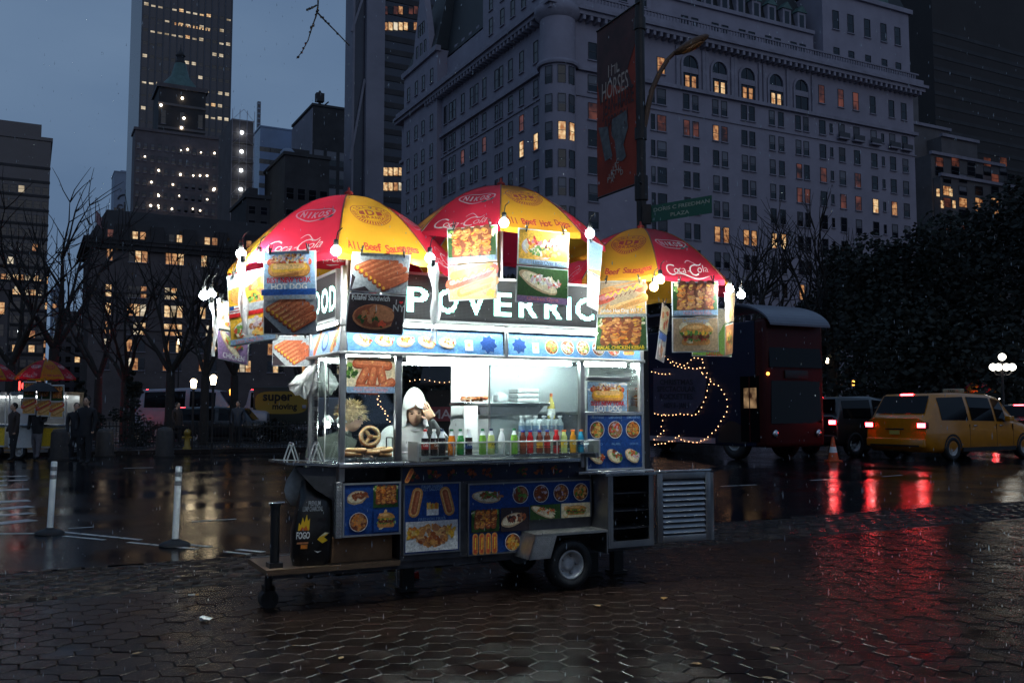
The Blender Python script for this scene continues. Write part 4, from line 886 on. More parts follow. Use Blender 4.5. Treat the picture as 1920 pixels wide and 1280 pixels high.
# open cabinet at the right end and its louvered door
cx0, cx1, cz0, cz1 = 2.268, 2.742, .345, .937
b = MB()
b.box((cx0, -.26, cz0), (cx0 + .02, .3, cz1), STEELB); b.box((cx1 - .02, -.26, cz0), (cx1, .3, cz1), STEELB)
b.box((cx0 - .04, -.29, cz1), (cx1 + .02, .3, cz1 + .022), STEEL); b.box((cx0, -.26, cz0 - .02), (cx1, .3, cz0), STEELB); b.box((cx0, .28, cz0), (cx1, .3, cz1), DARKS)
b.box((cx0 + .02, -.262, cz0), (cx0 + .05, -.25, cz1), STEELB); b.box((cx1 - .05, -.262, cz0), (cx1 - .02, -.25, cz1), STEELB); b.box((cx0 + .05, -.262, cz0), (cx1 - .05, -.25, cz0 + .035), STEELB)
part('cabinet', b)
for k in range(3): part('cabinet_shelf', MB().box((cx0 + .022, -.22, cz0 + .13 + .15 * k), (cx1 - .022, .27, cz0 + .14 + .15 * k), DARKS))
door = bpy.data.objects.new('cabinet_door', None); COL.objects.link(door); door.parent = cart; door.matrix_local = T((cx1 + .022, -.262, cz0 - .005)) @ Rz(rad(-4))
dw, dh = .56, .61
b = MB()
for a, c in (((0, 0), (.055, dh)), ((dw - .055, 0), (dw, dh)), ((.055, 0), (dw - .055, .06)), ((.055, dh - .06), (dw - .055, dh))): b.bbox((a[0], -.03, a[1]), (c[0], .0, c[1]), STEELB, .004)
b.box((.05, -.004, .055), (dw - .05, .0, dh - .055), DARKS); b.bbox((-.005, -.035, dh), (dw + .005, .005, dh + .02), STEEL, .004); b.box((dw - .0, -.03, .0), (dw + .03, -.012, dh * .98), STEELB)
b.build('door_frame', door)
for k in range(10):
    z = .08 + .047 * k; MB().slab([(.06, -.004, z), (.06, -.028, z - .004), (.06, -.03, z), (.06, -.006, z + .034)], (dw - .12, 0, 0), STEELB).build('slat', door)
# right end: blue six picture panel, counter, glazed bay with a sign
def six(p, h):
    cols = [['rice', 'orange', 'chicken', 'green'], ['leaf', 'tomato', 'meatlight', 'onion'], ['chicken', 'orange', 'rust', 'leaf']]
    for k in range(3):
        pic_round(p, (.02 + .325 * k, h * .5, .335 + .325 * k, h * .97), cols[k], None); p.text(['CHICKEN OVER RICE', 'LAMB OVER RICE', 'COMBO OVER RICE'][k], .18 + .325 * k, h * .955, .05, 'sky', .24, .004)
    for k, c in enumerate((('tomato', 'orange', 'cream', 'leaf'), ('white', 'green', 'meat', 'tomato', 'leaf'), ('orange', 'tomato', 'leaf', 'onion'))):
        pic_pita(p, (.0 + .325 * k, .02, .35 + .325 * k, h * .44), None, c); p.text(['GYRO', 'FALAFEL', 'CHICKEN GYRO'][k], .18 + .325 * k, h * .455, .045, 'sky', .16, .004)
framed('menu_panel', 2.205, 2.785, .985, 1.455, -.03, six, .014, ALU)
part('end_counter', MB().bbox((2.1, -.06, .938), (2.9, DP, .965), STEEL, .005))
part('end_body', MB().box((2.2, -.012, .966), (2.8, DP, 1.46), DARKS).box((2.27, .305, .3), (2.86, DP, .93), DARKS))
part('end_sill', MB().bbox((2.19, -.03, 1.46), (2.8, DP, 1.482), STEEL, .004))
def best_sign(name, x0, x1, z0, z1, y, draw, back=INK['grey']):
    b = MB().box((x0, y, z0), (x1, y + .006, z1), back); s = x1 - x0
    draw(Print(b, lambda u, v: Vector((x0 + u * s, y, z0 + v * s)), (0, -1, 0)), (z1 - z0) / s); return part(name, b)
sx0, sx1 = P(1101, 740, -.015)[0], P(1175, 740, -.015)[0]
best_sign('picture_sign', sx0, sx1, 1.487, P(1130, 716, -.015)[1], -.02, lambda p, h: pic_best(p, (0, 0, 1, h)))
part('sign_rail', MB().bbox((sx0 - .01, -.03, P(1130, 714, -.02)[1]), (sx1 + .03, -.0, P(1130, 706, -.02)[1]), STEELB, .003))
part('end_glass', MB().box((2.21, .0, 1.484), (2.775, .003, 1.93), GLASS))
# end picture on the right: red and orange packets behind the glass
b = MB()
for x, c, z in ((2.64, 'blue', .1), (2.7, 'orange', .2), (2.66, 'tomato', .23)): b.bbox((x - .04, .12, 1.484), (x + .05, .2, 1.484 + z), INK[c], .01)
part('shelf_packets', b)
# upper left bay: sausage sign, pane below
def curls(p, h): pic_curls(p, (0, 0, 1, h), title='Halal Italian Sausage')
x0, z0 = P(650, 736); x1, z1 = P(741, 670)
best_sign('picture_sign', .03, .425, z0, 1.915, -.012, curls)
part('front_glass', MB().box((.025, .0, 1.094), (.43, .003, z0 - .004), GLASS))
part('sliding_glass', MB().box((1.28, .022, 1.1), (2.14, .026, 1.915), HAZED).box((1.272, .018, 1.1), (1.284, .03, 1.915), ALU))
b = MB().box((.0, .02, 1.094), (.003, DP - .02, 1.9), GLASS); b.box((-.004, .46, 1.094), (.006, .475, 1.92), ALU)
part('side_glass', b)
# ceiling, back wall, tube lights
part('ceiling', MB().box((.02, .02, 1.95), (2.79, DP, 1.97), MIRK))
part('roof', MB().box((-.02, -.02, 2.175), (2.82, DP + .02, 2.2), STEELB))
part('back_wall', MB().box((1.3, DP - .012, 1.09), (2.79, DP, 1.95), mat('satin_wall', (.62, .65, .66), .42, .55, var=.06, vs=2)).box((.02, DP - .012, 1.90), (1.3, DP, 1.95), STEEL))
part('end_wall', MB().box((2.785, .03, 1.48), (2.792, DP, 1.95), STEEL))
part('side_wall', MB().box((.0, DP - .2, 1.094), (.006, DP - .03, 1.95), STEEL))
for x0, x1, y, z in ((.56, 2.12, .10, 1.905), (2.22, 2.74, .16, 1.91), (.05, .42, .1, 1.925)):
    t_ = part('tube_light', MB().tube((x0, y, z), (x1, y, z), .016, TUBE, 10)); MB().box((x0 - .03, y - .025, z + .02), (x1 + .03, y + .025, z + .045), WHITEP).box((x0 - .04, y - .02, z - .02), (x0, y + .02, z + .02), BLACK).build('lamp_holder', t_)
t_ = part('tube_light', MB().tube((-.02, .06, 2.235), (-.02, .8, 2.235), .012, TUBE, 10)) if False else None
# the blue awning strip: two panels in front, one on the end; its lamp strip above
def awning(x0, x1, foods, seed):
    zb, zt, yb, yt = 1.955, 2.15, -.03, .0
    b = MB().slab([(x0, yb, zb), (x1, yb, zb), (x1, yt, zt), (x0, yt, zt)], (0, .008, 0), INK['sky'])
    s = x1 - x0
    fn = lambda u, v: Vector((x0 + u * s, yb + (yt - yb) * (v * s) / (zt - zb), zb + v * s))
    p = Print(b, fn, (0, -1, 0)); h = (zt - zb) / s
    p.rect(0, 0, 1, h * .99, ink('pale_blue', (.12, .3, .62)))
    n = len(foods)
    for k, f_ in enumerate(foods):
        a, c = .03 + .93 * k / n, .03 + .93 * (k + 1) / n
        if f_ == 'g': pic_pita(p, (a, h * .03, c, h * .9), None, ('tomato', 'leaf', 'cream', 'orange', 'onion'), rnd.choice((-.4, -.2, .1)))
        elif f_ == 'r': pic_round(p, (a, h * .02, c, h * .92), rnd.choice([CH + ['green'], ['onion', 'tomato', 'leaf', 'cream'], ['meatlight', 'rice', 'leaf', 'orange'], ['cream', 'chickenlight', 'leaf']]), None)
        elif f_ == 'c': pic_burger(p, (a, h * .05, c, h * .85), ink('pale_blue', None))
        elif f_ == 'b':
            w = (c - a); p.rect(a + w * .3, h * .15, a + w * .7, h * .6, 'white'); p.ell(a + w * .5, h * .4, w * .1, w * .1, 'bunlight')
        elif f_ == 's':
            for q in range(2): p.pts([(a + (c - a) * .5 + (c - a) * .45 * (1 if i % 2 else .75) * math.cos(math.pi * i / 8 + q), h * .45 + (c - a) * .45 * (1 if i % 2 else .75) * math.sin(math.pi * i / 8 + q)) for i in range(16)], ['sky', 'blue'][q])
    return part('awning_panel', b)
awning(.03, 1.385, ['g', 'g', 'g', 'g', 'g', 'b', 's'], 1)
awning(1.42, 2.78, ['s', 'b', 'r', 'r', 'r', 'r', 'r', 'c'], 2)
x0 = 0
b = MB().slab([(-.03, .03, 1.955), (-.03, .85, 1.955), (0, .85, 2.15), (0, .03, 2.15)], (.008, 0, 0), INK['sky'])
p = Print(b, lambda u, v: Vector((-.03 + .03 * v * .82 / .195, .85 - .82 * u, 1.955 + .82 * v)), (-1, 0, 0))
p.rect(.35, .0, .7, .23, 'sky'); p.cap(.18, .04, .3, .2, .05, 'orange'); p.cap(.2, .04, .3, .2, .03, 'tomato'); p.cap(.78, .04, .9, .2, .05, 'bun'); p.blobs(.84, .12, .06, .08, ['tomato', 'leaf', 'meat'], 20, .03); p.ell(.52, .12, .12, .1, 'blue'); p.ell(.52, .12, .08, .07, 'sky')
part('awning_panel', b)
b = MB()
b.bbox((-.04, -.05, 1.925), (2.82, -.02, 1.952), ALU, .004); b.bbox((-.05, -.02, 1.925), (-.02, .9, 1.952), ALU, .004); b.bbox((1.39, -.055, 1.93), (1.415, -.02, 2.2), ALU, .003)
b.bbox((-.03, -.035, 2.152), (2.82, .0, 2.2), ALU, .004); b.bbox((-.04, .0, 2.152), (-.01, .9, 2.2), ALU, .004)
part('awning_rail', b)
# LED signs: square housings with dot letters
LEDW = mat('led_white', (.95, .85, 1), .5, emit=4.5, ecol=(1, .86, 1)); LEDG = mat('led_green', (.2, 1, .75), .5, emit=3.2, ecol=(.45, 1, .85)); LEDO = mat('led_off', (.05, .05, .055), .4)
def led(name, letters, M, w, h, pitch, scy=2.55):
    """letters: (character, x of its left edge in metres)"""
    o = part(name, MB().box((0, 0, 0), (w, .06, h), BLACK)); o.matrix_local = M
    f = MB()
    for a, c in (((-.02, -.02), (w + .02, 0)), ((-.02, h), (w + .02, h + .02)), ((-.02, 0), (0, h)), ((w, 0), (w + .02, h))): f.box((a[0], -.012, a[1]), (c[0], .06, c[1]), ALU)
    f.build('housing', o)
    lit = set(); ny = int(h / pitch); nx = int(w / pitch); y0 = int((ny - 7 * scy) // 2) - 1; groups = []
    def inside(x, y, poly):
        r_ = False
        for (x0, y0_), (x1, y1_) in zip(poly, poly[1:] + poly[:1]):
            if (y0_ > y) != (y1_ > y) and x < (x1 - x0) * (y - y0_) / (y1_ - y0_) + x0: r_ = not r_
        return r_
    for ch, xs, lw in letters:                      # each letter as the dots that fall inside its outline
        V_, F_, w_, h_, cx_, cy_ = text_data(ch, .025); x_lo = cx_ - w_ / 2; y_lo = min(v.y for v in V_); polys = [[(V_[i].x, V_[i].y) for i in f] for f in F_]; g = []; lh = int(7 * scy)
        for i in range(nx):
            u = ((i + .5) * pitch - xs) / lw
            if not 0 <= u <= 1: continue
            for j in range(lh):
                if any(inside(x_lo + u * w_, y_lo + (j + .5) / lh * h_, q) for q in polys): lit.add((i, y0 + j)); g.append((i, y0 + j))
        groups.append(g)
    r = pitch * .47
    def dot(b, q, m, k=1):
        x, z = (q[0] + .5) * pitch, (q[1] + .5) * pitch; b.add([(x - r * k, -.003, z - r * k), (x + r * k, -.003, z - r * k), (x + r * k, -.003, z + r * k), (x - r * k, -.003, z + r * k)], [(0, 1, 2, 3)], m)
    for g in groups:
        b = MB()
        for q in g: dot(b, q, LEDG if any((q[0] + dx, q[1] + dz) not in lit for dx, dz in ((1, 0), (-1, 0), (0, 1), (0, -1))) else LEDW)
        if g: b.build('lit_letter', o)
    b = MB()
    for i in range(nx):
        for j in range(ny):
            if (i, j) not in lit: dot(b, (i, j), LEDO, .7)
    b.build('unlit_dots', o, kind='stuff')
    return o
led('led_sign', [('P', .21, .19), ('O', .48, .18), ('V', .73, .19), ('E', .99, .17), ('R', 1.23, .18), ('R', 1.475, .18), ('I', 1.695, .05), ('C', 1.79, .19)], T((.3, -.03, 2.225)), 2.1, .36, .0118)
led('led_sign', [('O', .1, .19), ('O', .34, .19), ('D', .57, .17)], T((-.03, .84, 2.225)) @ Rz(rad(-90)), .76, .36, .0118)
for nm, p_, q_ in (('strip_light', (.03, -.06, 2.172), (2.78, -.06, 2.172)), ('strip_light', (-.055, .05, 2.172), (-.055, .85, 2.172))): part(nm, MB().tube(p_, q_, .008, STRIP, 6))
# ---------------------------------------------------------------- counter, tray and what lies on them
b = MB()
b.box((.55, -.19, 1.128), (2.22, -.0, 1.136), STEEL); b.box((.55, -.19, 1.09), (.58, -.0, 1.128), STEELB); b.box((2.19, -.19, 1.09), (2.22, -.0, 1.128), STEELB)
b.bbox((.55, -.198, 1.235), (2.22, -.19, 1.246), ALU, .002); b.box((.55, -.194, 1.136), (2.22, -.191, 1.235), GLASS); b.box((.545, -.2, 1.1), (.56, .0, 1.25), ALU); b.box((2.215, -.2, 1.1), (2.23, .0, 1.246), ALU)
for x in (.85, 1.3, 1.36, 1.8): b.box((x, -.2, 1.13), (x + .008, -.192, 1.24), ALU)
part('bottle_tray', b)
part('inner_shelf', MB().bbox((.5, .05, 1.15), (2.14, .09, 1.165), ALU, .003))
# folding side shelf with its gusset
b = MB().slab([(-.43, -.03, 1.092), (-.035, -.03, 1.07), (-.035, .55, 1.07), (-.43, .55, 1.092)], (0, 0, .016), STEEL)
b.slab([(-.36, .0, 1.07), (-.04, 0, 1.06), (-.04, 0, .8), (-.2, 0, .9)], (0, .008, 0), DARKS)
part('side_shelf', b)
b = MB()
for x, y in ((-.3, .3), (-.08, .36)):
    b.path([(x - .05, y, 1.09), (x, y, 1.24), (x + .05, y, 1.09)], .006, ALU); b.path([(x - .05, y + .1, 1.09), (x, y + .1, 1.24), (x + .05, y + .1, 1.09)], .006, ALU); b.tube((x, y, 1.24), (x, y + .1, 1.24), .006, ALU, 6)
part('wire_stand', b)
KL = lambda x, y, z, a=0: K.M @ T((x, y, z)) @ Rz(a)
# bottles
PLA = {}
def liquid(name, c): return mat('drink_' + name, c, .12, spec=.6, coat=.6, var=.1, vs=20)
def bottle(label, x, y, z, liq, cap, lab, prof='soda', sc=1.0, group=None, fill=.72, txt=None):
    t = thing('drink_bottle', label, 'bottle', KL(x, y, z, rnd.uniform(-.3, .3)), group)
    R_ = .033 * sc; H_ = .225 * sc
    pr = dict(soda=[(.9, 0), (1, .04), (1, .28), (.93, .36), (1, .46), (1, .58), (.85, .70), (.5, .84), (.38, .9), (.38, .95)],
              sport=[(.95, 0), (1, .03), (1, .3), (.88, .4), (1, .5), (1, .62), (.9, .72), (.6, .8), (.55, .9), (.55, .92)],
              water=[(.9, 0), (1, .03), (.95, .1), (1, .2), (.95, .28), (1, .36), (1, .6), (.8, .72), (.45, .86), (.36, .9), (.36, .94)])[prof]
    cl = liquid('clear', (.75, .8, .82)) if liq is None else liq
    full = [(r * R_, h * H_) for r, h in pr if h <= fill]
    MB().lathe(full + [(full[-1][0] * .98, fill * H_ + .002)], cl, 12).build('body', t)
    up = [(r * R_, h * H_) for r, h in pr if h >= fill - .13]
    MB().lathe(up, liquid('clear', (.75, .8, .82)) if liq is None or prof == 'soda' and cap != 'self' else cl, 12, cap=False).build('neck', t)
    ck = .5 if prof == 'soda' else .66
    MB().lathe([(R_ * ck, H_ * .92), (R_ * ck, H_ * .985), (R_ * ck * .9, H_)], cap, 12).build('cap', t)
    if lab is not None:
        lb = MB().lathe([(R_ * 1.015, H_ * .24), (R_ * .97, H_ * .34), (R_ * 1.015, H_ * .5)] if prof != 'water' else [(R_ * 1.015, H_ * .36), (R_ * 1.015, H_ * .6)], lab[0], 12, cap=False)
        if txt: lb.text(txt, (0, -R_ * 1.03, H_ * .4), (1, 0, 0), (0, 0, 1), .03 * sc, lab[1], width=.045 * sc, bold=.03)
        lb.build('label', t)
    return t
CAPR = mat('cap_red', (.55, .02, .02), .4); CAPB = mat('cap_blue', (.02, .05, .3), .4); CAPG = mat('cap_green', (.02, .2, .08), .4); CAPW = mat('cap_white', (.75, .75, .75), .4); CAPO = mat('cap_orange', (.7, .12, .01), .4); CAPN = mat('cap_navy', (.01, .02, .08), .4)
COLA = liquid('cola', (.02, .008, .006)); ORG = liquid('orange', (.8, .22, .01)); GRN = liquid('green', (.03, .28, .05)); LIM = liquid('lime', (.18, .42, .05)); YEL = liquid('yellow', (.8, .62, .12)); LEM = liquid('lemon', (.6, .7, .25)); REDD = liquid('red', (.55, .02, .025)); TEA = liquid('tea', (.2, .05, .03)); BLU = liquid('blue', (.05, .42, .7)); CLE = None
W_, R__, Bl_ = INK['white'], INK['red'], INK['blue']
def bx(px, y=-.1): return K.y(px, 832, y).x
tray = [(797, 'cola bottle with bright red cap at the left end of the tray', COLA, CAPR, (R__, W_), 'soda', 'Cola'), (813, 'cola bottle with pale cap, second from the left end of the tray', COLA, CAPW, (INK['rust'], W_), 'soda', 'Cola'),
        (829, 'dark cola bottle with navy cap beside the orange soda', COLA, CAPN, (INK['black'], W_), 'soda', None), (846, 'orange soda bottle with green cap', ORG, CAPG, (INK['orange'], Bl_), 'soda', 'Fanta'),
        (863, 'green soda bottle right of the orange soda', GRN, CAPG, (INK['green'], W_), 'soda', None), (879, 'dark blue labelled cola bottle with white cap', COLA, CAPW, (Bl_, W_), 'soda', 'pepsi'),
        (905, 'lime green soda bottle standing apart before the grill guard', LIM, CAPG, (INK['leaf'], W_), 'soda', None), (922, 'pale yellow lemon drink with black cap', LEM, CAPN, (INK['yellow'], INK['black']), 'soda', 'ice'),
        (940, 'clear soda bottle with white label and pale cap', None, CAPW, (W_, INK['grey']), 'soda', None), (965, 'bright green soda bottle left of the row of blue caps', LIM, CAPG, (INK['leaf'], W_), 'soda', None),
        (981, 'iced tea bottle with blue cap next to the bright green soda', TEA, CAPB, (INK['rust'], W_), 'sport', None), (995, 'cherry red drink with blue cap', REDD, CAPB, (INK['tomato'], W_), 'sport', None), (1011, 'amber labelled tea bottle with blue cap', TEA, CAPB, (INK['amber'], Bl_), 'sport', None),
        (1027, 'dark red tea bottle with blue cap beside the red capped sports drink', TEA, CAPB, (INK['red'], W_), 'sport', None), (1042, 'red sports drink with red cap', REDD, CAPR, (INK['dark'], W_), 'sport', 'G'), (1058, 'pale yellow sports drink with orange cap', LEM, CAPO, (INK['yellow'], W_), 'sport', 'G'),
        (1074, 'orange sports drink with orange cap', liquid('mango', (.85, .38, .03)), CAPO, (INK['amber'], W_), 'sport', 'G'), (1090, 'light blue sports drink with orange cap at the right end of the tray', BLU, CAPO, (INK['blue'], W_), 'sport', 'G')]
for px, lab, lq, cap, lb, pf, tx in tray:
    bottle(lab, bx(px), -.1 + rnd.uniform(-.01, .01), 1.137, lq, cap, lb, pf, .93 if pf == 'soda' else .86, 'drink bottles along the cart tray', .66 if lq is COLA else .74, tx)
for i, px in enumerate((978, 989, 1004, 1020, 1035, 1050)):
    bottle('clear water bottle in the back row, ' + ['hidden farthest left', 'second from left', 'third from left', 'third from right', 'second from right', 'farthest right'][i] + ' above the sports drinks', K.y(px, 800, .12).x, .12, 1.166 + .07, None, CAPW, (INK['sky'], W_), 'water', .95, 'water bottles behind the tray', .7, None)
part('bottle_step', MB().bbox((1.42, .06, 1.166), (1.84, .18, 1.235), MIRK, .004))
t = thing('steel_cup', 'short steel cup at the right end of the bottle tray', 'cup', KL(2.14, -.1, 1.137)); MB().lathe([(.03, 0), (.036, .09), (.034, .09), (.028, .004)], STEEL, 14).build('body', t); MB().torus((0, 0, .09), .036, .003, STEEL, n=14, k=5).build('rim', t)
# grill guard, hood shelf and the things on it
GUARD = mat('dull_guard', (.5, .52, .53), .35, .7, var=.1, vs=4)
pts = [(0, 0), (.62, 0), (.62, .2), (.58, .235), (.06, .235), (.02, .21), (0, .16)]
part('grill_guard', MB().slab([(1.06 + a, .36, 1.09 + c + .095) for a, c in pts], (0, .01, 0), GUARD).box((1.06, .36, 1.09), (1.68, .37, 1.185), GUARD))
part('griddle', MB().bbox((1.05, .4, 1.09), (2.0, .82, 1.2), DARKS, .01))
b = MB().bbox((1.2, .36, 1.535), (2.06, .68, 1.565), STEEL, .004); b.box((1.2, .36, 1.18), (1.33, .375, 1.535), MIRK); b.box((2.04, .6, 1.2), (2.06, .68, 1.535), STEELB); b.slab([(1.34, .37, 1.535), (2.0, .37, 1.535), (1.92, .37, 1.45), (1.36, .37, 1.46)], (0, .3, 0), DARKS)
part('grill_hood', b)
t = thing('skewer_heap', 'heap of brown grilled meat skewers on the steel hood', 'food', KL(1.34, .48, 1.566))
b = MB()
for k in range(26): b.ball((rnd.uniform(-.1, .1), rnd.uniform(-.08, .08), .012 + .03 * rnd.random()), .022, INK[rnd.choice(['meat', 'meatlight', 'rust', 'bundark'])], 6, 4, (rnd.uniform(.8, 1.6), 1, .7))
b.build('meat', t)
for k in range(5): MB().tube((-.16 + .02 * k, -.07 + .03 * k, .02), (.16, -.05 + .03 * k, .045 + .004 * k), .003, INK['tan'], 5).build('skewer', t)
t = thing('foam_box_stack', 'stack of white foam takeaway boxes on the steel hood', 'boxes', KL(1.86, .5, 1.566))
for k in range(3): MB().bbox((-.11, -.09, .042 * k), (.11, .09, .042 * k + .04), CAPW, .012).build('foam_box', t)
t = thing('napkin_pack', 'small white napkin pack left of the foam boxes', 'napkins', KL(1.62, .5, 1.566)); MB().bbox((-.05, -.05, 0), (.05, .05, .07), CAPW, .015).build('wrapper', t); MB().slab([(-.04, -.03, .07), (.04, -.03, .07), (.02, .02, .095), (-.03, .02, .09)], (0, .004, .004), CAPW).build('napkin', t)
t = thing('oil_bottle', 'yellow cooking oil bottle by the right window post', 'bottle', KL(2.09, .4, 1.42)); MB().lathe([(.035, 0), (.037, .02), (.037, .1), (.025, .15), (.012, .18), (.012, .2)], YEL, 12).build('body', t); MB().lathe([(.015, .2), (.013, .23)], CAPO, 10).build('cap', t); MB().lathe([(.038, .03), (.038, .09)], INK['white'], 12, cap=False).build('label', t)
part('back_cabinet', MB().bbox((1.86, .34, 1.09), (2.14, .55, 1.415), mat('cabinet_white', (.6, .63, .63), .4, var=.08), .008))
# pretzels, foil parcels, heat lamps
PZ = mat('pretzel_crust', (.42, .16, .04), .38, var=.35, vs=22, coat=.3); PZL = mat('pretzel_light', (.7, .42, .18), .5, var=.25, vs=30); SALT = mat('salt', (.85, .85, .82), .5)
def pretzel(label, M, group, salt=True):
    t = thing('soft_pretzel', label, 'pretzel', M, group); b = MB()
    b.torus((0, 0, 0), .07, .019, PZ, n=22, k=8); b.torus((0, 0, .007), .07, .015, PZL, n=22, k=6)
    b.ball((.004, -.006, .006), .024, PZ, 9, 6, (1.2, 1, .7))
    for a in (rad(125), rad(238), rad(350)): b.tube((0, -.005, 0), (.07 * math.cos(a), .07 * math.sin(a), 0), .017, PZ, 8); b.tube((0, -.005, .004), (.07 * math.cos(a), .07 * math.sin(a), .004), .0145, PZL, 8)
    b.build('dough', t)
    if salt:
        b = MB()
        for k in range(26):
            a = rnd.uniform(0, 6.28); b.box((-.0025, -.0025, 0), (.0025, .0025, .003), SALT, T(((.07 + rnd.uniform(-.008, .008)) * math.cos(a), .07 * math.sin(a), .0175)) @ Rz(a))
        b.build('salt', t, kind='stuff')
    return t
g = 'pretzels on display in the left glass case'
pretzel('large upright pretzel leaning in the lit left glass case', KL(.275, .14, 1.29) @ Rz(rad(-12)) @ Rx(rad(83)), g)
for i, (x, z, a) in enumerate(((.13, 1.152, .3), (.16, 1.18, 1.2), (.37, 1.15, .8), (.38, 1.178, 2.1), (.29, 1.165, 2.8))):
    pretzel(['lowest pretzel of the pile at the left of the case', 'top pretzel of the pile at the left of the case', 'lowest pretzel of the pile by the case post', 'top pretzel of the pile by the case post', 'pretzel bridging the two piles below the upright one'][i], KL(x, .13, z, a) @ Rx(rad(rnd.uniform(-8, 8))), g)
FOIL = mat('crumpled_foil', (.85, .85, .87), .4, .55, bump=.9, bs=55)
for i, (x, w) in enumerate(((.1, .07), (.24, .085), (.4, .095))):
    t = thing('foil_parcel', ['small foil parcel at the corner under the pretzels', 'middle foil parcel under the pretzels', 'wide foil parcel by the case post'][i], 'foil parcel', KL(x, .12, 1.094), 'foil parcels under the pretzels')
    bm = bmesh.new(); bmesh.ops.create_icosphere(bm, subdivisions=3, radius=1)
    for v in bm.verts: v.co = Vector((v.co.x * w * .85, v.co.y * .06, (max(v.co.z, -.8) + .8) * .024)) * (1 + rnd.uniform(-.11, .11))
    b = MB(); bm.verts.index_update(); b.add([v.co.copy() for v in bm.verts], [[v.index for v in f.verts] for f in bm.faces], FOIL); b.build('foil', t); bm.free()
    MB().slab([(-.01, -.02, .035), (.02, -.02, .035), (.03, .01, .05), (-.02, .01, .05)], (0, .006, .004), FOIL).build('twist', t)
HOT = mat('heat_lamp_glow', (1, 1, .96), .4, emit=110, ecol=(.92, 1, .95))
for i, (x, y) in enumerate(((.06, .58), (.07, .25))):
    t = thing('heat_lamp', ['bright heat lamp deep in the pretzel case', 'bright heat lamp near the front corner of the pretzel case'][i], 'lamp', KL(x, y, 1.405), 'heat lamps in the pretzel case')
    MB().ball((0, 0, -.03), .024, HOT).build('bulb', t); MB().lathe([(.012, .05), (.03, .035), (.05, -.005), (.048, -.007), (.028, .03), (.01, .045)], CAPW, 14, cap=False).build('shade', t); MB().tube((0, 0, .05), (0, 0, .5), .004, BLACK, 6).build('cord', t)
b = MB().path([(.4, .1, 1.2), (.4, .1, 1.28), (.45, .1, 1.28), (.45, .1, 1.2)], .005, DARKS)
part('case_handle', b)
